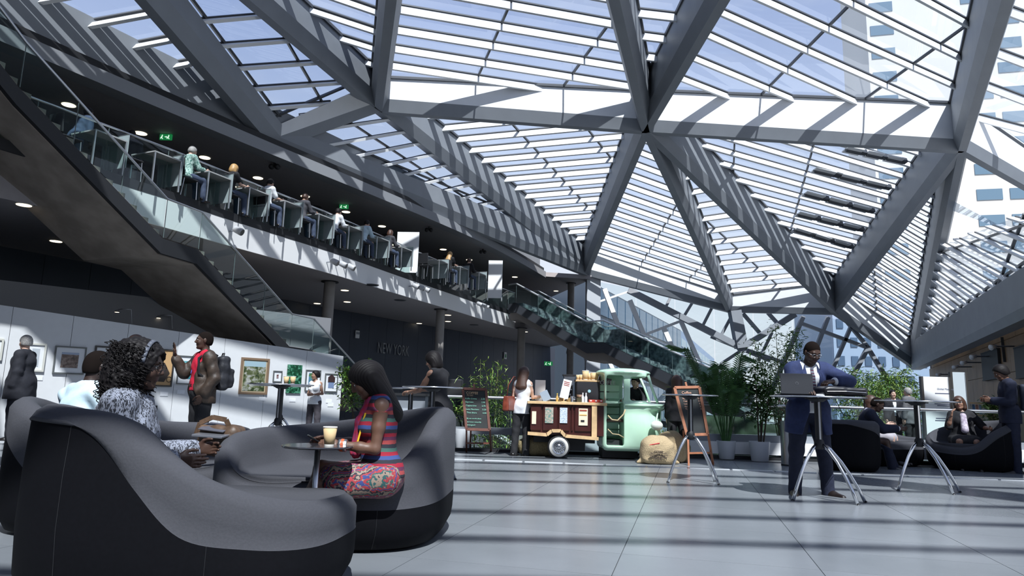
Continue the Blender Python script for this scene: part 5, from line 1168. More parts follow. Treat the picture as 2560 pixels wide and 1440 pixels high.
# near side table
t=thing('side_table','low round black table with slim steel stem between the sofas','table',(-1.115,4.12,0))
m=MB(); m.lathe([(.20,.662),(.207,.668),(.205,.675)],(0,0,0),topm,48); obj('tabletop',m,topm,t,True,auto=50)
m=MB(); m.lathe([(.017,.02),(.017,.66)],(0,0,0),steel,14); obj('stem',m,steel,t,True,smooth=True)
m=MB(); m.lathe([(.21,0),(.21,.008),(.03,.02)],(0.0,0,0),mat('base_grey',(.10,.10,.11),.4,.5),40); obj('base',m,None,t,True,auto=50)
cupm=mat('paper_cup',(.62,.45,.24),.7); lidm=mat('cup_white',(.75,.73,.68),.5)
def cup(label,x,y,z,s=1.0,grp='paper coffee cups'):
    t=thing('paper_cup',label,'cup',(x,y,z),0,grp); m=MB(); m.lathe([(.028*s,0),(.041*s,.108*s),(.038*s,.108*s),(.026*s,.006)],(0,0,0),cupm,24); obj('cup_body',m,cupm,t,True,smooth=True)
    m=MB(); m.lathe([(.041*s,.105*s),(.043*s,.109*s),(.041*s,.113*s),(.039*s,.109*s)],(0,0,0),lidm,24); obj('rim',m,lidm,t,True,smooth=True); m=MB(); m.lathe([(.0285*s,0),(.0295*s,.010*s)],(0,0,0),lidm,24,cap=False); obj('foot_ring',m,lidm,t,True,smooth=True)
    return t
cup('paper coffee cup on the low black table between the sofas',-1.045,4.10,.675,.98)
cup('left paper cup on the high table near the gallery wall',T5.location.x+.085,9.55,1.10,.95); cup('right paper cup on the high table near the gallery wall',T5.location.x+.185,9.52,1.10,.95)
# laptop, papers, briefcase on the blue man's table
tx,ty=T1.location.x,T1.location.y
t=thing('laptop','open dark grey laptop with round badge, back to the camera, on the high table','laptop',(tx-.245,ty-.02,1.10),-.10)
m=MB(); m.box((0,.08,.010),(.345,.235,.018),mat('laptop_dark',(.05,.052,.06),.4,.4),bev=.004); obj('keyboard_base',m,None,t,True)
lidR=Matrix.Rotation(math.radians(-4),3,'X'); m=MB(); m.box((0,-.05,.13),(.345,.012,.225),mat('laptop_lid',(.075,.078,.088),.35,.6),R=lidR,bev=.004); obj('lid',m,None,t,True)
m=MB(); m.lathe([(.017,-.002),(.017,.002)],(0,-.0575,.135),steel,20,axis='y'); m.lathe([(.013,-.003),(.013,.0025)],(0,-.0578,.135),mat('laptop_lid',(.075,.078,.088)),20,axis='y'); obj('badge',m,None,t,True)
for o in (text('lettering','DELL',.0095,steel,t,(0,-.0610,.1320),(PI/2+math.radians(4),0,0),.0006,'CENTER',local=True),): pass
t=thing('papers','loose white papers and small items beside the laptop','papers',(tx-.03,ty,1.10)); m=MB(); m.box((0,.05,.003),(.16,.21,.005),shirtw,R=Matrix.Rotation(.3,3,'Z')); m.box((.02,-.10,.012),(.09,.05,.022),shirtw,R=Matrix.Rotation(-.3,3,'Z'),bev=.004); obj('sheets',m,shirtw,t,True)
t=thing('briefcase','black leather briefcase lying on the high table, overhanging its edge','bag',(tx+.25,ty-.02,1.10),-.06)
sobj('case',[(rbx((0,0,.058),(.235,.15,.045),.03),.02),(rbx((-.10,0,.075),(.10,.14,.035),.025),.03)],.007,mat('briefcase_leather',(.012,.012,.015),.32,var=.3,scale=14),t,k=.03,disp=lambda Q:.004*np.sin(Q[:,0]*35)*np.sin(Q[:,1]*20))
m=MB(); m.tube([(-.2,-.155,.055),(0,-.16,.06),(.21,-.155,.05)],.003,chrome,5); obj('zip',m,chrome,t,True)
m=MB(); m.tube([(.18,-.13,.03),(.19,-.17,-.10),(.10,-.19,-.20),(-.05,-.18,-.20),(-.12,-.14,-.02)],.004,blk,5); obj('strap',m,blk,t,True)
# brown bag with tablet on near sofa
t=thing('shoulder_bag','slouching brown leather bag with a handle beside the man in pale blue','bag',(-2.12,5.10,.50),-.2)
bl=mat('bag_leather',(.09,.052,.03),.5,var=.3,scale=14,bump=.3)
sobj('bag_body',[(rbx((.02,.02,.12),(.16,.09,.11),.05),.04),(ell((.13,-.01,.12),(.07,.07,.09)),.04)],.007,bl,t,k=.04,disp=lambda Q:.006*np.sin(Q[:,0]*45+Q[:,2]*30)*np.sin(Q[:,1]*40))
m=MB()
pts=[(-.16,-.02,.16),(-.13,-.03,.24),(-.03,-.03,.285),(.08,-.03,.27),(.13,-.02,.18)]
for i in range(4): m.bar(pts[i],pts[i+1],.035,.008,bl,up=(0,-1,0.2))
obj('handle',m,bl,t,True)
m=MB(); m.box((.01,-.03,.215),(.20,.15,.006),mat('tablet_screen',(.10,.10,.12),.08),R=Matrix.Rotation(.30,3,'X')@Matrix.Rotation(.08,3,'Y')); o=obj('tablet',m,None); o.matrix_world=Matrix.Translation((-2.12,5.10,.50))@Matrix.Rotation(-.2,4,'Z'); tag(o,'flat grey tablet lying in the open brown bag','tablet')
t=thing('laptop','closed slim silver laptop sticking out of the brown bag','laptop',(-2.12,5.10,.50),-.2); m=MB(); m.box((.03,-.09,.165),(.24,.16,.016),mat('silver_lid',(.45,.46,.5),.3,.8),R=Matrix.Rotation(.12,3,'X')@Matrix.Rotation(.03,3,'Y'),bev=.003); obj('body',m,None,t,True)
# ================================================================== GALLERY WALL
gw=mat('gallery_white',(.62,.635,.65),.7,var=.015)
ga=Pz(-160,1086,0); g0=Py(0,1090,13.5); g0=np.array([g0[0],g0[1],0.]); g1=Py(848,1052,18.3); g1=np.array([g1[0],g1[1],0.])
gd=(g1-g0)/np.linalg.norm(g1-g0); ga=g0-gd*3.2; gn=np.array([gd[1],-gd[0],0]); GL=np.linalg.norm(g1-ga)
gr=sroot('wall_gallery',tuple(ga)); npn=int(GL/1.0)
_za=Ppl(0,765,g0,gn)[2]; _zb=Ppl(853,890,g0,gn)[2]; _ua=3.2/GL
def gtop(u): return _za+(_zb-_za)*(u-_ua)/(1-_ua)
for i in range(npn):
    u0,u1=i/npn,(i+1)/npn; a=ga+(g1-ga)*u0+gd*.004; b=ga+(g1-ga)*u1-gd*.004; z0,z1=gtop(u0),gtop(u1)
    m=MB(); m.hexa([tuple(a-gn*.05),tuple(b-gn*.05),tuple(b),tuple(a),tuple(a-gn*.05+Z(z0)),tuple(b-gn*.05+Z(z1)),tuple(b+Z(z1)),tuple(a+Z(z0))],gw); obj('wall_panel',m,gw,gr)
m=MB(); m.bar(tuple(ga-gn*.09+Z(1.0)),tuple(g1-gn*.09+Z(1.0)),.06,1.9,gw); obj('backing',m,gw,gr)
# grey bulkhead behind the gallery wall
m=MB(); a=ga-gn*2.2; b=g0+gd*7.5-gn*1.6; m.bar(tuple(a+Z(1.65)),tuple(b+Z(1.5)),.2,3.3,mat('bulkhead_grey',(.20,.205,.22),.6)); o=obj('wall_bulkhead',m); o['kind']='structure'
def gpt(px,py): return Ppl(px,py,g0,gn)
def art(label,x0,y0,x1,y1,frame,matm,pm,fw=.035,matw=.07,cat='picture',depth=.04):
    a=gpt(x0,(y0+y1)/2); b=gpt(x1,(y0+y1)/2); mid=(a+b)/2; wd=np.linalg.norm((b-a)[:2]); z1=gpt((x0+x1)/2,y0)[2]; z0=gpt((x0+x1)/2,y1)[2]; h=z1-z0
    rz=math.atan2(gd[1],gd[0]); t=thing('framed_picture',label,cat,(mid[0],mid[1],z0),rz)
    # local: x along wall, -y out of the wall
    if frame:
        for c,d in (((0,-.02,fw/2),(wd,depth,fw)),((0,-.02,h-fw/2),(wd,depth,fw)),((-wd/2+fw/2,-.02,h/2),(fw,depth,h-2*fw)),((wd/2-fw/2,-.02,h/2),(fw,depth,h-2*fw))):
            m=MB(); m.box(c,d,frame); obj('frame_bar',m,frame,t,True)
        m=MB(); m.box((0,-.012,h/2),(wd-2*fw,.012,h-2*fw),matm); obj('mount',m,matm,t,True)
        iw,ih=wd-2*fw-2*matw,h-2*fw-2*matw
    else: iw,ih=wd,h; m=MB(); m.box((0,-.02,h/2),(wd,.04,h),pm); obj('canvas',m,pm,t,True); return t
    m=MB(); m.box((0,-.020,h/2),(max(iw,.05),.006,max(ih,.05)),pm); obj('print',m,pm,t,True)
    return t
def artmat(name,c1,c2,c3,scale=6,sky=None):
    m=bpy.data.materials.new(name); m.use_nodes=True; nt=m.node_tree; b=nt.nodes['Principled BSDF']; L=nt.links.new; b.inputs['Roughness'].default_value=.35
    tc=_n(nt,'ShaderNodeTexCoord'); no=_n(nt,'ShaderNodeTexNoise',Scale=float(scale),Detail=6.0,Distortion=.6); r=_n(nt,'ShaderNodeValToRGB'); L(tc.outputs['Object'],no.inputs['Vector']); L(no.outputs['Fac'],r.inputs[0])
    e=r.color_ramp.elements; e[0].position=.38; e[0].color=(*c1,1); e[1].position=.62; e[1].color=(*c3,1); x=e.new(.5); x.color=(*c2,1)
    if sky:
        sp=_n(nt,'ShaderNodeSeparateXYZ'); L(tc.outputs['Generated'],sp.inputs[0]); g=_n(nt,'ShaderNodeMath',operation='GREATER_THAN'); g.inputs[1].default_value=sky[1]; mx=_n(nt,'ShaderNodeMixRGB'); L(sp.outputs['Z'],g.inputs[0]); L(g.outputs[0],mx.inputs[0]); L(r.outputs[0],mx.inputs[1]); mx.inputs[2].default_value=(*sky[0],1); L(mx.outputs[0],b.inputs['Base Color'])
    else: L(r.outputs[0],b.inputs['Base Color'])
    return m
fwt=mat('frame_white',(.55,.55,.50),.5); fbk=mat('frame_black',(.02,.018,.018),.4); fwd=mat('frame_wood',(.20,.13,.08),.5); fgr=mat('frame_grey',(.10,.11,.11),.4); mnt=mat('mount_white',(.68,.70,.72),.7)
art('narrow white framed picture cut by the left edge of the photo',-60,845,7,900,fwt,mnt,artmat('art_pale0',(.4,.5,.5),(.5,.55,.55),(.55,.6,.6)))
art('pale seascape print in a white frame behind the grey haired man',62,858,113,929,fwt,mnt,artmat('art_sea',(.38,.42,.46),(.42,.46,.50),(.46,.50,.53),2))
art('photo of a stony brown hillside in a thin grey frame with white mount',134,866,213,935,fgr,mnt,artmat('art_rock',(.045,.03,.022),(.14,.09,.07),(.26,.20,.17),14,((.30,.36,.48),.86)),fw=.025,matw=.10)
art('pale drawing in a dark frame partly hidden by the curly haired woman',233,866,318,940,fbk,mnt,artmat('art_draw',(.50,.53,.55),(.55,.58,.6),(.62,.63,.65),5),matw=.12)
t=art('tan poster with a dark figure and small round stamp in a black frame',362,872,433,966,fbk,mat('poster_tan',(.48,.30,.14),.6),mat('poster_tan',(.48,.30,.14)),matw=.0,fw=.03)
art('blue green print in a white frame behind the raised hand',443,890,510,961,fgr,mnt,artmat('art_teal',(.02,.16,.22),(.05,.25,.30),(.15,.40,.42),5),fw=.02,matw=.10)
art('large painting of a village in a green valley in a wooden frame',599,895,670,986,fwd,mat('inner_gold',(.40,.33,.22),.5),artmat('art_village',(.020,.035,.012),(.10,.12,.05),(.35,.36,.34),10,((.30,.42,.48),.82)),fw=.05,matw=.03)
art('small framed photo above the two paper cups',682,927,704,955,fgr,mnt,artmat('art_small',(.05,.02,.02),(.2,.1,.1),(.4,.35,.35),18),fw=.02,matw=.07)
art('unframed dark green leaf painting without frame',716,912,752,983,None,None,artmat('art_leaves',(.002,.030,.012),(.006,.08,.035),(.10,.30,.20),16))
art('green and blue landscape print in a white frame behind the smiling woman',763,925,800,978,fgr,mnt,artmat('art_lake',(.05,.12,.03),(.08,.20,.10),(.08,.2,.35),7),fw=.02,matw=.06)
t=art('framed photo of a dark gabled house at the right end of the gallery wall',811,934,843,980,fgr,mnt,mat('art_sky_b',(.16,.22,.36),.5),fw=.022,matw=.08)
rz=t.rotation_euler.z; q=t.location; m=MB(); m.prism([(-.16,-.026,.30),(.16,-.026,.30),(.16,-.026,.50),(0,-.026,.62),(-.16,-.026,.50)],(0,-.004,0)); o=obj('house_shape',m,mat('house_dark',(.03,.012,.012),.6),t,True)
o.scale=(.62,1,.62); o.location=(0,0,.07)
# dark figure and stamp on the tan poster
pt=[x for x in COL.objects if x.get('label','').startswith('tan poster')][0]
m=MB(); m.prism([(-.20,-.028,.12),(.12,-.028,.10),(.22,-.028,.30),(.10,-.028,.52),(-.05,-.028,.55),(-.22,-.028,.40)],(0,-.004,0)); m.lathe([(.11,-.004),(.11,0)],(-.02,-.028,.66),None,16,axis='y'); obj('printed_figure',m,mat('ink',(.03,.02,.015),.6),pt,True)
m=MB(); m.tube([(.22+.05*math.cos(a),-.03,.16+.06*math.sin(a)) for a in np.linspace(0,2*PI,17)[:-1]],.006,None,5,closed=True); obj('stamp',m,mat('ink',(.03,.02,.015)),pt,True)
# captions
for i,(x,y) in enumerate(((95,945),(178,962),(410,985),(452,980),(655,997),(731,1000),(822,1003),(826,1012))):
    p=gpt(x,y); t=tag(obj('caption_card',MB().box((0,0,0),(.16,.008,.09),shirtw),shirtw),'%s small white caption card from the left on the gallery wall'%ORD[i],'caption','gallery captions'); t.location=tuple(p+gn*.006); t.rotation_euler=(0,0,math.atan2(gd[1],gd[0]))
# small spot lamps above the bulkhead
for i,(x,y) in enumerate(((293,775),(397,790))):
    p=Py(x,y,15.6+i*1.2); t=thing('picture_light','%s small glowing arm lamp above the gallery wall'%('left','right')[i],'lamp',tuple(p)); m=MB(); m.lathe([(.03,0),(.05,-.05)],tuple(p),steel,12); obj('head',m,steel,t); m=MB(); m.lathe([(.045,-.056),(.045,-.05)],tuple(p),lit,12); obj('bulb',m,lit,t); m=MB(); m.tube([tuple(p),tuple(p+[.12,0,.03]),tuple(p+[.3,.05,.02]),tuple(p+[.32,.1,-.3])],.012,steel,6); obj('arm',m,steel,t)
# NEW YORK letters and wall sign
P=[Pz(0,0,1)]; 
a=np.array([*WC[3],0.]); b=np.array([*WC[4],0.]); wn=np.array([(b-a)[1],-(b-a)[0],0]); wn/=np.linalg.norm(wn)
p=Ppl(942,882,a+wn*.05,wn); q=Ppl(1020,888,a+wn*.05,wn); L0=np.linalg.norm(q-p)
t=thing('wall_lettering','grey capital letters NEW YORK on the navy wall','lettering',tuple(p)); o=text('letters','NEW YORK',.72,mat('letter_grey',(.30,.31,.33),.5),t,tuple(p+wn*.02),(PI/2,0,math.atan2((b-a)[1],(b-a)[0])),.01); o.scale=(L0/o.dimensions.x if o.dimensions.x>0 else .9,1,1)
def wallbox(px,py,w,h,m_,label,name,cat,d=.06):
    p=Ppl(px,py,a+wn*.05,wn); t=thing(name,label,cat,tuple(p)); t.rotation_euler=(0,0,math.atan2((b-a)[1],(b-a)[0])); m=MB(); m.box((0,-d/2,0),(w,d,h),m_,bev=.01); obj('casing',m,m_,t,True); return t
t=wallbox(892,836,.25,.34,wb,'small white box on the navy wall left of the lettering','wall_box','box'); m=MB(); m.box((0,-.07,.05),(.2,.02,.1),paint); obj('vent',m,paint,t,True)
t=wallbox(1262,889,.3,.42,wb,'small white notice on the navy wall behind the plants','wall_notice','sign'); m=MB(); m.box((0,-.065,-.02),(.16,.01,.2),mat('sign_green',(.05,.3,.12),.5)); obj('print',m,None,t,True)
exitm=mat('exit_green',(.02,.35,.10),.4,emit=.25); exitw=mat('exit_white',(.7,.9,.75),.4,emit=.6)
def exit_sign(px,py,z,label,s=1.0,Y=None):
    p=Pz(px,py,z) if Y is None else Py(px,py,Y); t=thing('exit_sign',label,'sign',tuple(p)); m=MB(); m.box((0,0,0),(.34*s,.05,.17*s),exitm,bev=.008); obj('lightbox',m,exitm,t,True)
    for dx in (-.09,.09):
        m=MB(); m.sph((dx*s,-.03,.045*s),.014*s,None,8); m.bar((dx*s,-.03,.03*s),(dx*s-.02*s,-.03,-.02*s),.03*s,.012,None,up=(0,1,0)); m.bar((dx*s-.02*s,-.03,-.02*s),(dx*s+.02*s,-.03,-.06*s),.02*s,.012,None,up=(0,1,0)); m.bar((dx*s-.02*s,-.03,-.02*s),(dx*s-.05*s,-.03,-.05*s),.02*s,.012,None,up=(0,1,0)); obj('running_figure',m,exitw,t,True)
    m=MB(); m.bar((-.02*s,-.03,0),(.03*s,-.03,0),.02*s,.012,None,up=(0,1,0)); m.prism([(.02*s,-.025,.025*s),(.02*s,-.025,-.025*s),(.05*s,-.025,0)],(0,-.01,0)); obj('arrow',m,exitw,t,True)
exit_sign(415,343,7.9,'green exit sign hanging under the upper balcony ceiling, nearer one'); exit_sign(860,517,7.9,'green exit sign hanging under the upper balcony ceiling, middle one'); exit_sign(1246,669,7.9,'green exit sign hanging under the upper balcony ceiling, farthest one')
exit_sign(1371,909,0,'green exit sign on the wall behind the coffee van',1.5,Y=42.0)
# spotlights on the white fascia
def spot_cluster(k,px,py,n,label):
    Pq=None; best=None
    for i in range(len(BC)-1):
        A=np.array([*BC[i],0.]); B=np.array([*BC[i+1],0.]); nn=np.array([(B-A)[1],-(B-A)[0],0]); nn/=np.linalg.norm(nn); P=Ppl(px,py,A+nn*.05,nn); u=np.dot(P-A,B-A)/np.dot(B-A,B-A)
        if 0<=u<=1: best=(P,nn,(B-A)/np.linalg.norm(B-A)); break
    P,nn,td=best
    for j in range(n):
        c=P+td*(j-(n-1)/2)*.42+nn*.28; t=thing('spotlight',label%('left','middle','right')[j] if n>1 else label,'spotlight',tuple(c),0,'spotlights on the fascia')
        d=nrm_(nn*.9+td*.3+Z(-.45)); m=MB(); m.tube([c-d*.13,c-d*.10,c+d*.10,c+d*.13],[.05,.085,.095,.09],mat('spot_grey',(.45,.46,.48),.4),16); obj('head',m,None,t,smooth=True)
        m=MB(); m.tube([c+d*.131,c+d*.133],.08,blackg,16); obj('lens',m,blackg,t); m=MB(); m.tube([c,c-nn*.30],.018,paint,6); obj('bracket',m,paint,t)
spot_cluster(0,574,578,1,'single grey spotlight on the white fascia above the staircase')
for px,py,w in ((838,662,'nearest'),(1036,720,'middle'),(1193,763,'farthest')): spot_cluster(1,px,py,3,'%s spotlight of the '+w+' trio on the white fascia')
# ================================================================== COFFEE VAN
mint=mat('mint_paint',(.50,.74,.56),.28,coat=.6,var=.02); brownp=mat('brown_panel',(.050,.012,.010),.35,var=.2,scale=5); woodl=mat('light_wood',(.62,.42,.22),.5,var=.12,scale=10); tyre=mat('tyre',(.012,.012,.013),.7); creamw=mat('whitewall',(.75,.72,.66),.5)
VY=12.05
def vq(px,py,dy=0): return Py(px,py,VY+dy)
van=thing('coffee_van','mint green three-wheeled coffee van with brown panelled bar body','van',(float(vq(1500,1100)[0]),VY+.4,0))
x0,x1=float(vq(1322,1050)[0]),float(vq(1507,1050)[0]); zt=float(vq(1440,1012)[2]); zb=float(vq(1450,1090)[2])
m=MB(); m.box(((x0+x1)/2+.03,VY+.42,(zt+zb)/2),(x1-x0-.02,.78,zt-zb-.01),brownp); obj('bar_body',m,None,van)
m=MB(); m.box(((x0+x1)/2+.02,VY+.42,zt+.022),(x1-x0+.10,.92,.05),woodl,bev=.006); obj('counter_top',m,None,van)
for a,b in ((1326,1353),(1357,1393),(1396,1424),(1428,1433),(1437,1478)):
    xa,xb=float(vq(a,1050)[0]),float(vq(b,1050)[0]); m=MB()
    m.box(((xa+xb)/2,VY+.015,(zt+zb)/2+.03),(xb-xa,.03,zt-zb-.10),brownp,bev=.008); obj('door_panel',m,None,van)
xa,xb=float(vq(1479,1050)[0]),float(vq(1492,1050)[0]); m=MB(); m.box(((xa+xb)/2,VY+.0,(zt+zb)/2-.02),(xb-xa,.05,zt-zb+.05),woodl); obj('corner_post',m,None,van)
m=MB(); pts=[(1319,1083),(1367,1087),(1379,1077),(1402,1077),(1413,1090),(1496,1097)]
P=[vq(a,b,-.01) for a,b in pts]
for i in range(5): m.bar(P[i],P[i+1],.05,.055,woodl)
obj('lower_trim',m,None,van)
def poster(px0,py0,px1,py1,m_,name='poster_print',y=-.012): a=vq(px0,py0,y);b=vq(px1,py1,y); m=MB(); m.box(((a[0]+b[0])/2,a[1],(a[2]+b[2])/2),(b[0]-a[0],.008,a[2]-b[2]),m_); return obj(name,m,None,van)
creamp=mat('poster_cream',(.80,.68,.50),.6)
poster(1363,1018,1383,1058,artmat('art_bottles',(.10,.25,.24),(.35,.33,.25),(.5,.42,.38),30),'poster'); poster(1400,1019,1418,1058,artmat('art_text_blue',(.30,.38,.48),(.55,.62,.7),(.7,.74,.78),60),'poster')
poster(1447,1021,1469,1064,creamp,'poster'); poster(1452,1050,1461,1055,blk,'printed_cup',-.018); poster(1449,1024,1467,1028,mat('print_red',(.35,.06,.04),.6),'printed_word',-.018); poster(1449,1036,1467,1039,mat('print_orange',(.75,.42,.12),.6),'printed_band',-.018); poster(1330,1028,1340,1060,creamp,'poster')
# wheel
for (wx,wy,nm) in ((1397,1117,-.02),):
    c=vq(wx,wy,nm); R_=.19
    m=MB(); m.lathe([(.10,.0),(.15,-.012),(.19,-.0),(.195,.05),(.19,.12),(.12,.13)],(c[0],c[1],R_),tyre,36,axis='y'); wh=obj('tyre',m,None,van,auto=45)
    m=MB(); m.lathe([(.118,-.012),(.150,-.020),(.165,-.014)],(c[0],c[1],R_),creamw,36,axis='y',cap=False); obj('whitewall_ring',m,creamw,wh,smooth=True)
    m=MB(); m.lathe([(.0,-.035),(.03,-.033),(.05,-.02),(.10,-.016),(.118,-.022),(.12,.0)],(c[0],c[1],R_),chrome,36,axis='y'); 
    for k in range(16): a=2*PI*k/16; m.box((c[0]+.075*math.cos(a),c[1]-.022,R_+.075*math.sin(a)),(.035,.01,.010),black,R=Matrix.Rotation(-a,3,'Y'))
    obj('hubcap',m,None,wh)
m=MB(); c=vq(1397,1117,.75); m.lathe([(.10,.0),(.15,-.012),(.19,-.0),(.195,.05),(.19,.12),(.12,.13)],(c[0]+.0,VY+.70,R_),tyre,30,axis='y'); obj('tyre',m,None,van,auto=45)
m=MB(); a=vq(1420,1108); m.box(((x0+x1)/2,VY+.45,.30),(x1-x0-.2,.35,.10),black); m.box((a[0]+.15,VY+.45,.24),(.35,.3,.25),black); m.box((float(vq(1555,1125)[0]),VY+.45,.17),(.62,.5,.30),black); obj('chassis',m,black,van)
# cab (distance-field shell)
cx=float(vq(1507,1050)[0]); W=.92
CP=[(rbx((.40,.46,.56),(.40,.45,.42),.10),.05),(ell((.66,.36,.55),(.42,.38,.45)),.12),(ell((.72,.38,.90),(.44,.40,.10)),.08),(rbx((.41,.46,1.24),(.375,.42,.28),.09),.06),(ell((.42,.46,1.505),(.49,.50,.085)),.05),(cap_((.62,.36,.26),(.55,.40,.22),.16,.14),.1)]
cuts=[rbx((.215,-.02,.84),(.145,.30,.60),.03),rbx((.70,.30,1.22),(.215,.9,.20),.03),rbx((.02,.46,1.20),(.12,.28,.16),.03)]
V,Fc=sdf_mesh([CP[0]]+CP[1:],.018,k=.05,shell=.035,sub=cuts,inter=[pln((0,0,.14),(0,0,-1))],ks=.02)
o=link('cab_shell',raw_mesh('cab_shell',[(V,Fc,mint)]),van,True); o.location=(cx-van.location.x,VY-.02-van.location.y,0)
def cl(p): return (cx+p[0],VY-.02+p[1],p[2])
for P_ in (((.80,.06,1.46),(.86,.05,1.25),(.97,.10,.99)),((.80,.86,1.46),(.88,.80,1.25),(.96,.72,.99))): m=MB(); m.tube([cl(q) for q in P_],.024,None,8); obj('windscreen_frame',m,mint,van,smooth=True)
m=MB(); m.tube([cl((1.14,.30,.955)),cl((1.02,.02,.945)),cl((.70,-.045,.935)),cl((.38,-.01,.935))],.020,None,8); obj('hood_lip',m,mint,van,smooth=True)
m=MB(); m.tube([cl((.98,.10,.86)),cl((.90,.06,.50)),cl((.76,.10,.22))],.014,None,8); obj('front_ridge',m,mint,van,smooth=True)
for k in range(7): 
    m=MB(); m.box(cl((.20,.62,.42+.135*k)),(.36,.03,.12),mint,bev=.01); obj('seat_slat',m,None,van)
m=MB(); m.box(cl((.24,.30,.66)),(.36,.30,.05),mat('seat_brown',(.07,.03,.025),.5),bev=.02); obj('seat',m,None,van)
m=MB(); m.box(cl((.20,.35,.22)),(.38,.55,.04),mint); m.box(cl((.385,.25,.6)),(.02,.45,.75),mint); obj('floor_pan',m,None,van)
rp=mat('rope',(.48,.38,.22),.8)
m=MB(); m.tube([cl((.08,-.03,.75)),cl((.15,-.04,.68)),cl((.25,-.04,.67)),cl((.35,-.05,.78)),cl((.38,-.05,.86))],.013,rp,6); m.tube([cl((.08,-.03,.52)),cl((.16,-.04,.44)),cl((.27,-.03,.43)),cl((.36,.0,.38))],.010,rp,6); obj('rope',m,rp,van,smooth=True)
p=vq(1642,1064,-.14); m=MB(); m.sph(p,(.105,.10,.085),None,20); obj('headlamp_shell',m,mat('cream_white',(.80,.85,.76),.3,coat=.5),van,smooth=True)
m=MB(); m.tube([tuple(p+[.02,.02,-.05]),tuple(p+[.08,.08,-.16]),tuple(p+[.05,.2,-.28])],[.03,.024,.02],None,8); obj('lamp_stalk',m,mint,van,smooth=True)
m=MB(); m.box(cl((1.05,.35,.62)),(.02,.25,.5),mint,bev=.008); obj('leg_shield',m,None,van)
m=MB(); c=cl((.98,.42,.17)); m.lathe([(.08,-.05),(.15,-.05),(.17,-.02),(.17,.03),(.15,.06),(.08,.06)],c,tyre,28,axis='y'); obj('front_tyre',m,None,van,auto=45)
# things on the counter
zc=zt+.047
def on(px,dy=.3): return float(Py(px,1000,VY+dy)[0]),VY+dy
def T_(n,l,c,px,dy=.3,grp=None): x,y=on(px,dy); return thing(n,l,c,(x,y,zc),0,grp)
t=T_('coffee_grinder','black coffee grinder with a clear bean hopper on the van counter','grinder',1422,.5)
m=MB(); m.box((0,0,.14),(.12,.16,.28),blackg,bev=.02); obj('body',m,None,t,True); m=MB(); m.box((0,-.1,.13),(.05,.06,.03),chrome); m.box((0,-.1,.22),(.09,.04,.02),chrome); obj('dosing_fork',m,None,t,True)
m=MB(); m.hexa([(-.07,-.07,.30),(.07,-.07,.30),(.07,.07,.30),(-.07,.07,.30),(-.105,-.1,.47),(.105,-.1,.47),(.105,.1,.47),(-.105,.1,.47)]); obj('hopper',m,mat('hopper_smoke',(.10,.11,.13),.1),t,True); m=MB(); m.box((0,0,.48),(.23,.22,.02),black); obj('hopper_lid',m,None,t,True)
t=T_('espresso_machine','dark espresso machine with a round pale blue badge on the van counter','coffee machine',1466,.55)
m=MB(); m.box((0,0,.20),(.40,.36,.34),mat('machine_dark',(.028,.028,.032),.35),bev=.015); obj('casing',m,None,t,True); m=MB(); m.lathe([(.028,-.004),(.028,0)],(.03,-.184,.20),mat('badge_blue',(.35,.62,.70),.4),20,axis='y'); obj('badge',m,None,t,True); m=MB(); m.box((0,0,.385),(.43,.36,.03),woodl); obj('cup_tray',m,None,t,True)
for dx in (-.16,.16):
    for dy in (-.14,.14): m=MB(); m.lathe([(.02,0),(.02,.035)],(dx,dy,0),black,10); obj('leg',m,None,t,True)
mx_,my_=t.location.x,t.location.y
for k,(dx,dy,s,w_) in enumerate(((-.17,-.08,.8,'far left'),(-.11,-.06,.85,'second'),(-.03,-.09,1.5,'tall stack'),(.05,-.05,1.1,'middle'),(.11,-.09,1.25,'right tall'),(.17,-.06,1.2,'far right'))):
    cup('%s paper cup on the tray of the espresso machine'%w_,mx_+dx,my_+dy,zc+.40,s,'cups on the espresso machine')
t=T_('menu_card','white tilted menu card on a small stand on the van counter','menu',1414,.05)
m=MB(); m.box((0,0,.22),(.15,.012,.33),wb,R=Matrix.Rotation(.22,3,'Y')); obj('card',m,None,t,True); m=MB(); m.box((-.03,0,.03),(.02,.02,.06),woodl); m.box((-.03,0,.005),(.09,.07,.01),woodl); obj('stand',m,None,t,True)
for k in range(3): m=MB(); m.box((.02-.004*k,-.0075,.34-.028*k),(.10,.003,.012),mat('print_red',(.35,.06,.04)),R=Matrix.Rotation(.22,3,'Y')); obj('printed_line',m,None,t,True)
t=T_('chalk_sign','leaning slate sign with big white chalk letters beside the van cab','sign',1507,.62)
m=MB(); m.box((0,0,.23),(.24,.02,.46),mat('slate_purple',(.13,.09,.11),.7),R=Matrix.Rotation(.2,3,'Y')); obj('slate',m,None,t,True)
for k,(w_,z) in enumerate((('OFFEE',.36),('THE',.25),('CO',.14))): text('chalk_word',w_,.105,wb,t,(-.06+.03*k,-.013,z-.03),(PI/2,0,0),.001,local=True)
t=T_('tablet_till','tablet on a tilted stand facing the customer at the van counter','tablet',1363,.2); m=MB(); m.box((0,0,.09),(.15,.012,.19),mat('tablet_frame',(.25,.30,.36),.3),R=Matrix.Rotation(-.45,3,'Y')@Matrix.Rotation(-.3,3,'X'),bev=.004); obj('screen',m,None,t,True); m=MB(); m.box((.02,.05,.012),(.14,.12,.02),paintd); obj('stand',m,None,t,True)
t=T_('white_sign_sheet','blank white upright board behind the tablet on the van counter','board',1350,.6); m=MB(); m.box((0,0,.20),(.19,.02,.36),wb); m.box((0,.03,.01),(.14,.1,.02),wb); obj('sheet',m,None,t,True)
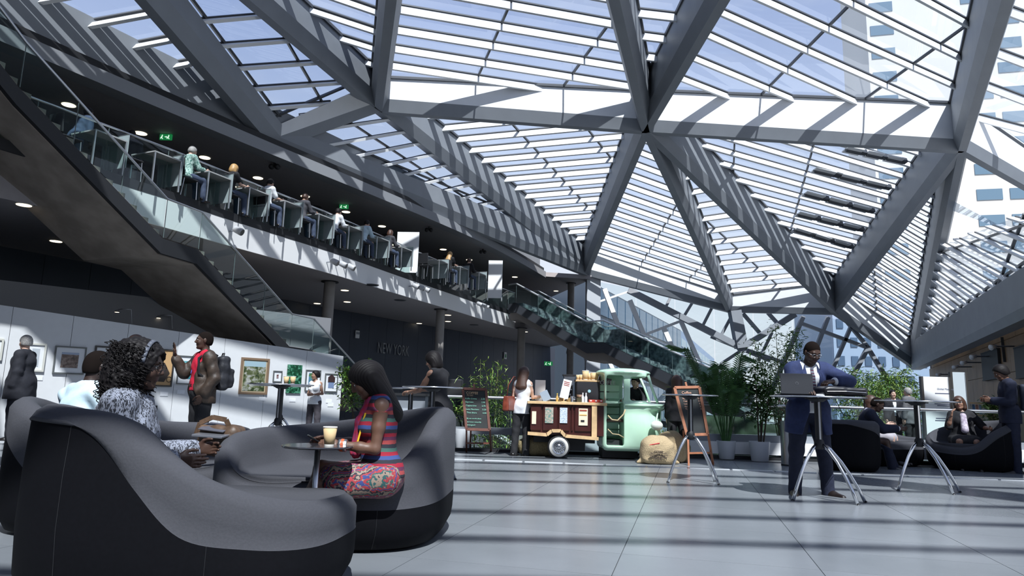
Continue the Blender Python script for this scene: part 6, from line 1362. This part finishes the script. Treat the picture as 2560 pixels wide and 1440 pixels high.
for k,(px,lab,cm,r,h) in enumerate(((1393,'small honey jar with a purple band on the van counter',(.5,.32,.10),.024,.13),(1457,'left white bottle in front of the espresso machine',(.7,.74,.8),.024,.15),(1465,'right white bottle in front of the espresso machine',(.7,.74,.8),.024,.15),(1429,'metal milk jug on the van counter',(.45,.46,.5),.035,.10),(1403,'low wooden box left of the menu stand on the van counter',(.25,.17,.07),.04,.07),(1420,'low wooden box right of the menu stand on the van counter',(.25,.17,.07),.04,.07))):
    t=T_('bottle' if r<.03 else ('milk_jug' if k==3 else 'wooden_box'),lab,'bottle' if r<.03 else ('jug' if k==3 else 'box'),px,.12); mm_=mat('counter_item_%d'%k if k not in(2,5) else 'counter_item_%d'%(k-1),cm,.35)
    m=MB()
    if k>3: m.box((0,0,h/2),(r*2,r*2,h),mm_,bev=.004)
    elif k==3: m.lathe([(r,0),(r*.9,h*.6),(r*.75,h),(r*.7,h)],(0,0,0),chrome,18); m.tube([(r*.8,0,h*.9),(r*1.8,0,h*.8),(r*1.7,0,h*.3),(r*.9,0,h*.2)],.004,chrome,5)
    else: m.lathe([(r,0),(r,h*.6),(r*.45,h*.78),(r*.4,h)],(0,0,0),mm_,18)
    obj('body',m,None,t,True,auto=40)
    if r<.03: m=MB(); m.lathe([(r*.5,h),(r*.5,h+.015)],(0,0,0),mat('cap_yellow',(.6,.5,.1),.5) if k==0 else wb,12); obj('cap',m,None,t,True)
t=T_('serving_bowl','small pale bowl on a dark box on the van counter','bowl',1449,.15); m=MB(); m.lathe([(.025,.075),(.045,.10),(.055,.13),(.05,.13),(.02,.085)],(0,0,0),mat('bowl_pink',(.6,.45,.38),.4),22); obj('bowl',m,None,t,True,auto=60); m=MB(); m.box((0,0,.037),(.10,.09,.074),mat('box_dark_wood',(.05,.045,.02),.6)); obj('base_box',m,None,t,True)
t=T_('display_tray','red tray with small white packets beside the van cab','tray',1489,.1); m=MB(); m.box((0,0,.025),(.24,.12,.05),mat('tray_red',(.5,.05,.03),.5),bev=.005); obj('tray',m,None,t,True)
for dx in (-.09,0,.09): m=MB(); m.box((dx,-.062,.03),(.03,.01,.02),wb); obj('packet',m,None,t,True)
# ================================================================== EASELS
easw=mat('easel_wood',(.13,.045,.03),.5,var=.2,scale=10); easo=mat('easel_orange',(.36,.14,.07),.5,var=.15,scale=10); slate=mat('blackboard',(.010,.013,.013),.5,var=.3,scale=6)
def easel(label,Y,tl,tr,br,bl_,feet,m_,lines,hdr,chalk,frw=.045):
    TL,TR,BR_,BL=[Py(p[0],p[1],Y+dy) for p,dy in ((tl,.14),(tr,.14),(br,0),(bl_,0))]; TR=TL+(BR_-BL)*(np.linalg.norm(TR-TL)/np.linalg.norm(BR_-BL)); c=(BL+BR_)/2; t=thing('easel_blackboard',label,'blackboard',(float(c[0]),Y,0))
    n=np.cross(TR-TL,BL-TL); n/=np.linalg.norm(n); n= -n if n[1]>0 else n
    for a,b in ((TL,TR),(TR,BR_),(BR_,BL),(BL,TL)): m=MB(); m.bar(a,b,.035,frw,m_,up=np.cross(b-a,n)); obj('frame_bar',m,m_,t)
    m=MB(); m.prism([tuple(TL),tuple(TR),tuple(BR_),tuple(BL)],tuple(-n*.015)); obj('slate',m,slate,t)
    ex=(TR-TL)/np.linalg.norm(TR-TL); ey=(TL-BL)/np.linalg.norm(TL-BL); Wd_=np.linalg.norm(TR-TL); Hh=np.linalg.norm(TL-BL)
    yo=np.cross(n,ex); yo=yo if np.dot(yo,ey)>0 else -yo; zo=np.cross(ex,yo)
    Rm=Matrix(((ex[0],yo[0],zo[0]),(ex[1],yo[1],zo[1]),(ex[2],yo[2],zo[2]))).to_4x4()
    def put(body,u,v,size,mm_,al='LEFT',nm='chalk_writing'):
        o=text(nm,body,size,mm_,None,(0,0,0),(0,0,0),.001,al); p=BL+ex*(u*Wd_)+ey*(v*Hh)+n*.012; o.parent=t; M_=Matrix.Translation(tuple(p-np.array(t.location)))@Rm; o.matrix_local=M_
    for u,v,body,size in lines: put(body,u,v,size,chalk)
    for u,v,body,size,mm_,al in hdr: put(body,u,v,size,mm_,al)
    for f in feet:
        F0=Pz(f[0],f[1],0); tpt=BL+(BR_-BL)*f[2]; m=MB(); m.bar(F0,tpt+np.array([0,f[3],.05]),.03,.03,m_); obj('leg',m,m_,t)
    z=.22; a=Pz(feet[0][0],feet[0][1],0)*.6+BL*.4; b=Pz(feet[-1][0],feet[-1][1],0)*.6+BR_*.4; m=MB(); m.bar(a,b,.025,.03,m_); obj('crossbar',m,m_,t)
    m=MB(); tp=(TL+TR)/2; m.bar(tp,tp+ey*.09,.03,.03,m_,up=n); obj('top_finial',m,m_,t)
    return t,BL,ex,ey,n,Wd_,Hh
chg=mat('chalk_green',(.25,.55,.42),.8); cht=mat('chalk_tan',(.60,.42,.25),.8); chp=mat('chalk_peach',(.75,.42,.30),.8)
e_,BL,ex,ey,n_,Wd_,Hh=easel('tall blackboard easel with green chalk price list, left of the coffee van',12.25,(1157,972),(1215,975),(1224,1075),(1166,1073),((1166,1130,.0,0),(1175,1127,.16,.25),(1228,1129,1.0,0)),easw,
  [(.06,.74,'Koffie Crema',.038),(.74,.74,'2.50',.040),(.06,.655,'Espresso',.040),(.74,.655,'2.00',.040),(.06,.565,'Cappuccino',.040),(.74,.565,'2.70',.040),(.06,.475,'Latte Macchiato',.036),(.75,.475,'3.20',.040),(.07,.39,'Thee divers',.038),(.75,.39,'2.30',.040),
   (.05,.25,'Bij ons wordt alleen',.032),(.05,.165,'de bonen natuurlijk',.032),(.05,.09,'biologisch!',.034)],[(.12,.87,'COFFEE',.062,cht,'LEFT'),(.14,.82,'TO GO',.035,cht,'LEFT')],chg)
easel('orange framed blackboard easel with peach chalk menu, right of the coffee van',11.45,(1686,969),(1748,971),(1769,1086),(1717,1087),((1722,1164,.05,0),(1712,1150,.0,.22),(1783,1162,1.0,0)),easo,
  [(.20,.745,'Espresso',.036),(.80,.745,'2.-',.036),(.20,.69,'Cappuccino',.032),(.80,.69,'2.7',.036),(.20,.63,'Latte M.',.036),(.80,.63,'3.2',.036),(.20,.575,'Koffie',.036),(.80,.575,'2.5',.036),(.20,.52,'Tee',.036),(.80,.52,'2.3',.036)],[(.22,.86,'Coffee',.06,chp,'LEFT'),(.20,.83,'__________',.028,chp,'LEFT')],chp)
# ================================================================== SACKS
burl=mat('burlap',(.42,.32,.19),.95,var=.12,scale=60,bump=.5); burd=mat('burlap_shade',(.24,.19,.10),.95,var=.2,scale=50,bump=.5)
def sack(label,x,y,w,h,d,m_=burl,rz=0,seed=0,ears=True):
    t=thing('burlap_sack',label,'sack',(x,y,0),rz); rs=np.random.default_rng(seed); ph=rs.random(4)*6
    P=[(ell((0,0,h*.5),(w*.5,d*.5,h*.52)),.05),(rbx((0,0,h*.42),(w*.46,d*.42,h*.40),.09),.06)]
    if ears: P+=[(cap_((-w*.42,-.02,.05),(-w*.58,-.05,.03),.05,.02),.04),(cap_((w*.42,-.02,.05),(w*.60,-.05,.03),.05,.02),.04)]
    sobj('sack_cloth',P,.009,m_,t,k=.05,inter=[pln((0,0,0),(0,0,-1))],disp=lambda Q:.010*np.sin(Q[:,0]*22+ph[0]+2*np.sin(Q[:,2]*9))*np.sin(Q[:,2]*19+ph[1])); return t
p=Pz(1650,1163,0)
sk=sack('full beige burlap coffee sack with dark print in front of the mint cab',float(p[0]),float(p[1])+.22,.56,.46,.42,burl,0,1)
ink=mat('sack_ink',(.06,.045,.05),.9)
for k,(bt,z) in enumerate((('THUNGS',.205),('BEST COFFEE BRAZIL',.175),('COOPERATIVA DE CAFE',.145),('PRODUCTO DE INDIA',.115),('NET 60 KG',.09))):
    o=text('sack_print',bt,.028 if k else .036,ink,sk,(-.02,-.222-.006*k if k<2 else -.215,z),(PI/2,0,0),.004,'CENTER',local=True)
m=MB(); m.tube([(-.19,-.165,.30),(-.10,-.205,.325),(0,-.20,.345)],.008,mat('red_tape',(.6,.06,.06),.7),6); obj('red_stitching',m,None,sk,True)
sack('second burlap sack slumped behind the printed one',float(p[0])+.32,float(p[1])+.62,.52,.52,.40,burl,.2,2,False)
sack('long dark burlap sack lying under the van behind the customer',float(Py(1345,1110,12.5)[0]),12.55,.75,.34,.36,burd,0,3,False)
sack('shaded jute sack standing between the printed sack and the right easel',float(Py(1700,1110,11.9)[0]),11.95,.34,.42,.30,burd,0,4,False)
# ================================================================== PLANTS
leafg=[mat('leaf_'+n_2,c,.5,var=.25,scale=12) for n_2,c in (('dark',(.035,.095,.020)),('mid',(.085,.19,.035)),('light',(.24,.34,.07)),('palm',(.06,.15,.045)))]
potw=mat('pot_white',(.70,.72,.75),.45); caneM=mat('cane',(.16,.17,.06),.6); barkM=mat('plant_bark',(.06,.045,.03),.8)
def leaf(mb,p,d,L_,w_,m_,up=(0,0,1)):
    d=nrm_(d); s=np.cross(d,up); s=s/(np.linalg.norm(s)+1e-6); u=np.cross(s,d); a=p; b=p+d*L_*.45+s*w_/2+u*L_*.05; c=p+d*L_-np.array([0,0,L_*.12]); e=p+d*L_*.45-s*w_/2+u*L_*.05
    mb.add([a,b,c,e],[(0,1,2),(0,2,3)],m_)
def pot(t,r,h):
    m=MB(); m.lathe([(r*.78,0),(r*.80,.01),(r,h*.96),(r,h),(r*.93,h),(r*.9,h*.9),(0.001,h*.9)],(0,0,0),potw,30,cap=False); obj('pot',m,potw,t,True,auto=50); m=MB(); m.lathe([(r*.9,h*.86),(.01,h*.90)],(0,0,0),barkM,20,cap=False); obj('soil',m,barkM,t,True)
def bush(label,x,y,z0,H_,Wr,n,kind='bamboo',potd=None,seed=0,ms=(0,1),name='potted_plant',cat='plant',zlow=.25,shape=None,leafL=.11,canes=7):
    rs=np.random.default_rng(seed); t=thing(name,label,cat,(x,y,z0)); base=0
    if potd: pot(t,*potd); base=potd[1]*.85
    tops=[]
    for k in range(canes):
        a=rs.random()*2*PI; r0=(potd[0]*.55 if potd else Wr*.4)*rs.random(); r1=Wr*(.35+.6*rs.random()); hh=base+(H_-base)*(.65+.35*rs.random()); pts=[np.array([r0*math.cos(a)*u_+r1*math.cos(a)*(1-u_),r0*math.sin(a)*u_+r1*math.sin(a)*(1-u_),base+(hh-base)*(1-u_)]) for u_ in (1,.7,.4,.15,0)]
        m=MB(); m.tube([tuple(q) for q in pts],[.012,.010,.008,.005,.003] if kind=='bamboo' else [.018,.015,.011,.007,.004],caneM if kind=='bamboo' else barkM,5); obj('cane' if kind=='bamboo' else 'stem',m,None,t,True); tops.append(pts)
    mb=MB()
    for i in range(n):
        pts=tops[rs.integers(len(tops))]; u=rs.random()**.8*3.999; j=int(u); q=pts[j]+(pts[j+1]-pts[j])*(u-j)
        if q[2]<base+(H_-base)*zlow: continue
        hh=(q[2]-base)/(H_-base); sp=Wr*(.55*(1-hh)+.28) if shape!='round' else Wr*.8*math.sqrt(max(.05,1-(2*hh-1.0)**2))
        c=q+rs.normal(size=3)*[sp*.45,sp*.45,.06]; d=nrm_(rs.normal(size=3)*[1,1,.5]+[0,0,-.25 if kind=='bamboo' else .1]); L_=leafL*(.7+.6*rs.random()); leaf(mb,c,d,L_,L_*(.16 if kind=='bamboo' else .48),leafg[ms[rs.integers(len(ms))]])
    o=obj('foliage',mb,None,t,True); o['kind']='stuff'; return t
# palm with separate fronds
p=Pz(1824,1149,0); pt=thing('potted_palm','tall potted palm with arching fronds in a white pot','plant',(float(p[0]),float(p[1])+.18,0)); pot(pt,.175,.33)
rs=np.random.default_rng(8)
for k in range(20):
    a=2*PI*k/20+rs.uniform(-.2,.2); H1=rs.uniform(1.25,1.95); R1=rs.uniform(.22,.50); base=np.array([.06*math.cos(a),.06*math.sin(a),.30]); tip=np.array([R1*math.cos(a),R1*math.sin(a),H1]); end=tip+np.array([.22*math.cos(a),.22*math.sin(a),-.12*rs.random()])
    if k in (9,10,11): tip=np.array([-.20-.05*k%3,.0,2.0]); end=tip+np.array([-.28,0,.02+.03*(k-9)])
    pts=[base,base*.7+tip*.3+[0,0,.10],base*.35+tip*.65+[0,0,.10],tip,end]; mb=MB(); mb.tube([tuple(q) for q in pts],[.010,.008,.006,.004,.002],leafg[3],5)
    for i in range(34):
        u=1.2+2.75*i/33; j=min(3,int(u)); q=pts[j]+(pts[j+1]-pts[j])*(u-j); tan=nrm_(pts[j+1]-pts[j]); sd=nrm_(np.cross(tan,[0,0,1.])+1e-4)
        for sg in (1,-1): leaf(mb,q,nrm_(sd*sg+tan*.7-np.array([0,0,.15])),.26*(1-.5*abs(i/33-.45)),.022,leafg[3])
    obj('frond',mb,None,pt,True)
p=Pz(1909,1155,0); bush('potted broadleaf tree in a white pot, middle of the three behind the balustrade gap',float(p[0]),float(p[1])+.18,0,1.78,.42,2000,'ficus',(.185,.35),11,(0,0,1),zlow=.30,shape='round',leafL=.09,canes=4)
p=Pz(1960,1150,0); bush('tall airy bamboo in a white pot behind the steel bin',float(p[0])+.12,float(p[1])+.3,0,2.62,.62,1500,'bamboo',(.17,.35),12,(0,1,1),zlow=.2,leafL=.12,canes=9)
p=Pz(1160,1127,0); bush('broadleaf plant in a white pot behind the left easel',float(p[0])-.03,float(p[1])+.2,0,1.0,.26,700,'ficus',(.19,.40),13,(1,2),zlow=.4,leafL=.09)
x=float(Py(1215,1000,14.3)[0]); bush('feathery bamboo clump behind the left easel',x-.0,14.3,0 if x<-1.3 else -4,(2.05 if x<-1.3 else 6.05),.62,2600,'bamboo',None,14,(1,2,2),'bamboo_clump','plant',zlow=.62,leafL=.13,canes=14)
x=float(Py(1272,1000,14.6)[0]); bush('low leafy shrub behind the woman ordering at the van',x,14.6,-4,5.35,.55,1500,'bamboo',None,15,(1,2),'garden_shrub','plant',zlow=.72,leafL=.12,canes=10)
x=float(Py(893,1000,14.5)[0]); bush('broadleaf ficus between the gallery wall and the woman with the phone',x,14.5,0,1.62,.38,1600,'ficus',(.2,.4),16,(1,1,2),zlow=.32,shape='round',leafL=.10,canes=4)
x=float(Py(1676,960,17.0)[0]); bush('thin bamboo far behind the mint van cab',x,17.0,-4,6.2,.5,900,'bamboo',None,17,(1,2),'bamboo_clump','plant',zlow=.7,leafL=.14,canes=7)
for k,(px,Y,H1,lab) in enumerate(((2160,19.5,2.2,'left bamboo clump beyond the balustrade near the seated group'),(2205,21,2.5,'middle bamboo clump beyond the balustrade near the seated group'),(2255,22,2.3,'right bamboo clump beyond the balustrade near the white boards'))):
    x=float(Py(px,960,Y)[0]); bush(lab,x,Y,0,H1,.85,2200,'bamboo',None,20+k,(1,2),'bamboo_clump','plant',zlow=.15,leafL=.17,canes=12)
for k,(px,Y,m_2,lab) in enumerate(((1948,16.5,(.45,.06,.12),'red flowering plant on the far planter, left'),(1985,16.6,(.5,.15,.2),'pink flowering plant on the far planter, right'))):
    x=float(Py(px,1008,Y)[0]); t=thing('flowering_plant',lab,'flowers',(x,Y,-4)); mb=MB(); mb.tube([(0,0,0),(0,0,4.9)],.05,barkM,6); obj('stem',mb,None,t,True)
    mb=MB(); rs=np.random.default_rng(k); fm=mat('petal_%d'%k,m_2,.6)
    for i in range(260): leaf(mb,np.array([0,0,4.95])+rs.normal(size=3)*[.2,.15,.08],rs.normal(size=3),.09,.06,fm if i%2 else leafg[1])
    o=obj('blossoms',mb,None,t,True); o['kind']='stuff'
# steel bin
p=Pz(1981,1166,0); t=thing('litter_bin','brushed steel cylindrical bin between the white pots and the man in blue','bin',(float(p[0]),float(p[1])+.13,0)); m=MB(); m.lathe([(.125,.02),(.125,.72),(.12,.74),(.10,.74)],(0,0,0),steel,32); obj('body',m,steel,t,True,auto=40); m=MB(); m.lathe([(.13,0),(.13,.025)],(0,0,0),black,30); obj('foot_ring',m,black,t,True); m=MB(); m.lathe([(.10,.70),(.10,.745)],(0,0,0),black,24); obj('lid_opening',m,black,t,True)
# green blocks added for the dark railing reflections / canopy / pale planter on the lower level
darkm=mat('reflection_block',(.018,.035,.018),.9,var=.4,scale=3,bump=.6)
for k,(px,Y,w_,h_,lab) in enumerate(((1780,25,3.0,4.6,'dark block standing in for railing reflections beyond the palm'),(1930,27,4.5,4.3,'long dark block standing in for railing reflections beyond the bamboo'))):
    x=float(Py(px,1040,Y)[0]); t=thing('reflection_block',lab,'reflection_block',(x,Y,-4)); o=sobj('dark_block',[(rbx((0,0,h_/2),(w_/2,.6,h_/2),.2),.02)],.09,darkm,t,disp=lambda Q:.04*np.sin(Q[:,0]*13)*np.sin(Q[:,2]*11+Q[:,1]*9)); o['kind']='stuff'
t=thing('entrance_canopy','pale curved entrance canopy below the far staircase','canopy',(float(Py(1760,930,33)[0]),33,-4)); m=MB(); P=[(-1.9,0,4.9),(-1.0,0,5.35),(.3,0,5.9),(2.0,0,6.6),(2.2,0,6.9),(.5,0,6.3),(-1.2,0,5.65)]; m.prism(P,(0,3,0)); obj('shell',m,mat('canopy_pale',(.50,.62,.60),.4),t,True)
for dx in (-1.2,.4): m=MB(); m.lathe([(.12,0),(.12,5.3)],(dx,1.5,0),steel,12); obj('post',m,steel,t,True)
t=thing('sail_structure','white curved sail-like strip beyond the balustrade left of the van','canopy',(float(Py(1250,1080,15.5)[0]),15.5,-4)); m=MB(); P=[Py(a,b,15.5)-np.array([t.location.x,15.5,-4]) for a,b in ((1205,1082),(1235,1086),(1262,1096),(1290,1118),(1310,1150))]; 
for i in range(4): m.bar(P[i],P[i+1],.5,.07,wb)
obj('sail_edge',m,wb,t,True); m=MB(); m.tube([tuple(P[2]),(P[2][0],P[2][1],0)],.05,steel,8); obj('post',m,steel,t,True)
# ================================================================== RIGHT HAND WALL
H_=N['H'][0]; R_2=N['R'][0]; dw=(R_2-H_); dw[2]=0; LW=np.linalg.norm(dw); dw/=LW; nw=np.array([dw[1],-dw[0],0]); nw=-nw if np.dot(nw,-H_)<0 else nw
woodw=mat('oak_cladding',(.32,.20,.105),.55,var=.12,scale=1.2); rw=sroot('wall_right',tuple(H_-Z(H_[2]))); base_=H_-nw*.75; base_[2]=0
ztop=lambda u: H_[2]+(R_2[2]-H_[2])*u/LW+1.3
m=MB(); e1_=base_+dw*LW; m.hexa([tuple(base_-nw*.25),tuple(e1_-nw*.25),tuple(e1_-nw*.06),tuple(base_-nw*.06)]+[tuple(q+Z(zz_)) for q,zz_ in ((base_-nw*.25,ztop(0)),(e1_-nw*.25,ztop(LW)),(e1_-nw*.06,ztop(LW)),(base_-nw*.06,ztop(0)))],mat('wall_joint_dark',(.04,.025,.015),.8)); obj('backing',m,None,rw)
nc=int(LW/2.0)
for i in range(nc):
    for j in range(4):
        off=.5 if j%2 else 0; a=LW*(i+off)/nc+.01; b=min(LW,LW*(i+1+off)/nc)-.01
        za0,za1=ztop(a)*j/4+.01,ztop(a)*(j+1)/4-.01; zb0,zb1=ztop(b)*j/4+.01,ztop(b)*(j+1)/4-.01
        A=base_+dw*a; B=base_+dw*b; m=MB(); m.hexa([tuple(A-nw*.06),tuple(B-nw*.06),tuple(B),tuple(A)]) if False else m.hexa([tuple(A-nw*.06+Z(za0)),tuple(B-nw*.06+Z(zb0)),tuple(B+Z(zb0)),tuple(A+Z(za0)),tuple(A-nw*.06+Z(za1)),tuple(B-nw*.06+Z(zb1)),tuple(B+Z(zb1)),tuple(A+Z(za1))],woodw); obj('wood_panel',m,None,rw)
def rpt(px,py,o=.0): return Ppl(px,py,base_+nw*o,nw)
for k,(a,b,c,d,lab) in enumerate(((2458,2500,884,952,'black screen on the oak wall, left of the two'),(2541,2590,870,947,'black screen on the oak wall cut by the right edge of the photo'))):
    A=rpt(a,(c+d)/2,.06);B=rpt(b,(c+d)/2,.06); zt_,zb_=rpt(a,c,.06)[2],rpt(a,d,.06)[2]; t=thing('wall_screen',lab,'screen',tuple(A)); m=MB(); m.bar((A[0],A[1],(zt_+zb_)/2),(B[0],B[1],(zt_+zb_)/2),.10,zt_-zb_,black); obj('panel',m,black,t)
    m=MB()
    for zz_ in (zt_,zb_): m.bar((A[0],A[1],zz_),(B[0],B[1],zz_),.14,.04,black)
    obj('bezel',m,black,t)
for k,(px,py) in enumerate(((2350,936),(2392,917),(2413,906),(2437,891),(2487,866))):
    p=rpt(px,py,.6); t=thing('wall_spotlight','%s white wall spotlight from the left on the oak wall'%ORD[k],'spotlight',tuple(p),0,'wall spotlights'); m=MB(); d=nrm_(np.array([-.9,-.2,-.25])); m.tube([p-d*.02,p+d*.06,p+d*.19],[.04,.07,.11],wb,14); obj('reflector',m,wb,t,smooth=True); m=MB(); m.sph(p-d*.04,.07,mat('lamp_grey',(.3,.3,.33),.3),12); obj('housing',m,None,t,smooth=True); m=MB(); m.tube([p,p-nw*.6],.03,dmull,6); obj('arm',m,dmull,t)
p=rpt(2497,829,.1); t=thing('wall_camera','small dome camera high on the oak wall','camera',tuple(p)); m=MB(); m.sph(p,.14,wb,12); obj('housing',m,wb,t,smooth=True); m=MB(); m.sph(p+nw*.10,.07,blackg,10); obj('lens',m,blackg,t,smooth=True)
m=MB(); a=rpt(2506,843,.03); b=rpt(2513,905,.03); m.bar(a,b,.05,.12,black,up=nw); o=obj('trim_95',m,black); o['kind']='structure'
# notice boards
def nboard(label,px0,px1,pyt,Y,m_,lines=True,z0=.12,rz=0):
    a=Py(px0,pyt,Y);b=Py(px1,pyt,Y); wd=b[0]-a[0]; t=thing('notice_board',label,'board',(float((a[0]+b[0])/2),Y,0),rz); h=float(a[2]); m=MB(); m.box((0,0,(h+z0)/2),(wd,.05,h-z0),m_); obj('panel',m,m_,t,True)
    for sx in (-1,1): m=MB(); m.box((sx*wd*.47,0,h/2),(.05,.09,h),steel); obj('post',m,steel,t,True); m=MB(); m.box((sx*wd*.47,0,.015),(.06,.5,.03),steel); obj('foot',m,steel,t,True)
    if lines:
        text('heading','Global Markets',.062,mat('print_grey',(.12,.13,.2),.7),t,(.02 if True else 0,-.028,h-.30),(PI/2,0,0),.001,local=True)
        for k,(u,wl) in enumerate(((.38,.36),(.62,.42),(.66,.30),(.95,.40),(1.00,.44),(1.3,.44),(1.34,.38))): m=MB(); m.box((.15,-.029,h-u),(wl,.003,.018),mat('print_grey',(.12,.13,.2))); obj('printed_line',m,None,t,True)
nboard('white notice board with printed text beyond the balustrade at the right',2300,2372,941,16.0,wb); nboard('plain grey-white board right of the printed notice board',2374,2413,930,16.4,mat('board_grey',(.50,.56,.60),.6),False)
# magazine shelf and plant
x=float(Py(2446,1000,19.5)[0]); t=thing('magazine_rack','light wooden magazine rack with rows of leaflets by the oak wall','shelf',(x,19.5,0),-.3); 
for sx in (-.32,.32): m=MB(); m.box((sx,0,.62),(.04,.36,1.24),woodl); obj('side',m,None,t,True)
for z in (.1,.5,.9,1.24): m=MB(); m.box((0,0,z),(.66,.36,.035),woodl); obj('shelf',m,None,t,True)
rx=x
for r_ in range(2):
    for k in range(7):
        c_=[(.25,.35,.45),(.5,.5,.5),(.1,.2,.35),(.4,.2,.15)][(k+r_)%4]; q=Vector((-.25+.083*k,-.12,.54+.4*r_)); q.rotate(Matrix.Rotation(-.3,3,'Z')); bk=tag(obj('leaflet',MB().box((0,0,.13),(.06,.02,.26),mat('leaflet_%d'%((k+r_)%4),c_,.6),R=Matrix.Rotation(-.12,3,'X')),None),'%s leaflet from the left on the %s shelf of the magazine rack'%(ORD[k],('middle','top')[r_]),'leaflet','leaflets in the magazine rack'); bk.location=(x+q.x,19.5+q.y,q.z+.0); bk.rotation_euler=(0,0,-.3)
bush('leafy plant in a white pot beside the magazine rack',float(Py(2484,1000,18.6)[0]),18.6,0,1.35,.34,700,'ficus',(.2,.42),30,(0,1,2),zlow=.35,leafL=.13,shape='round',canes=5)
# ================================================================== SMALL ADDITIONS
for k,(px,py) in enumerate(((686,417),(1072,575),(1207,630))):
    p=Pz(px,py,7.86); t=thing('loudspeaker','%s small black twin loudspeaker under the edge of the upper ceiling'%('nearest','middle','farthest')[k],'speaker',tuple(p),0,'loudspeakers under the ceiling edge')
    for dx in (-.09,.09): m=MB(); m.sph((dx,0,0),(.085,.11,.085),black,12); obj('driver_housing',m,black,t,True,smooth=True)
    m=MB(); m.box((0,0,.09),(.06,.06,.12),black); obj('bracket',m,black,t,True)
high_table('high round table half hidden behind the one the woman in black leans on',float(Py(1018,1170,9.9)[0]),9.9,.36,az=[200,320,80],lr=.36)
x=float(Py(1158,960,15.2)[0]); t=thing('loudspeaker_cabinet','black upright cabinet behind the standing woman in black, near the bamboo','cabinet',(x-.25,15.2,0)); m=MB(); m.box((0,0,.70),(.48,.4,1.36),black,bev=.02); obj('casing',m,black,t,True); m=MB(); m.box((0,-.21,.75),(.40,.02,1.1),mat('grille',(.02,.02,.022),.9)); obj('grille',m,None,t,True); m=MB(); m.box((0,0,.02),(.5,.42,.04),paintd); obj('plinth',m,None,t,True)
x=float(Py(1022,980,17.0)[0]); t=thing('service_counter','grey service counter with a dark top between the seated and standing women','counter',(x,17,0)); m=MB(); m.box((0,0,.5),(.9,.6,1.0),mat('counter_grey',(.22,.24,.27),.5)); obj('body',m,None,t,True); m=MB(); m.box((0,-.02,1.03),(1.0,.72,.06),black); obj('worktop',m,None,t,True); m=MB(); m.box((0,-.31,.45),(.8,.03,.5),mat('counter_front',(.42,.45,.5),.4)); obj('front_panel',m,None,t,True)
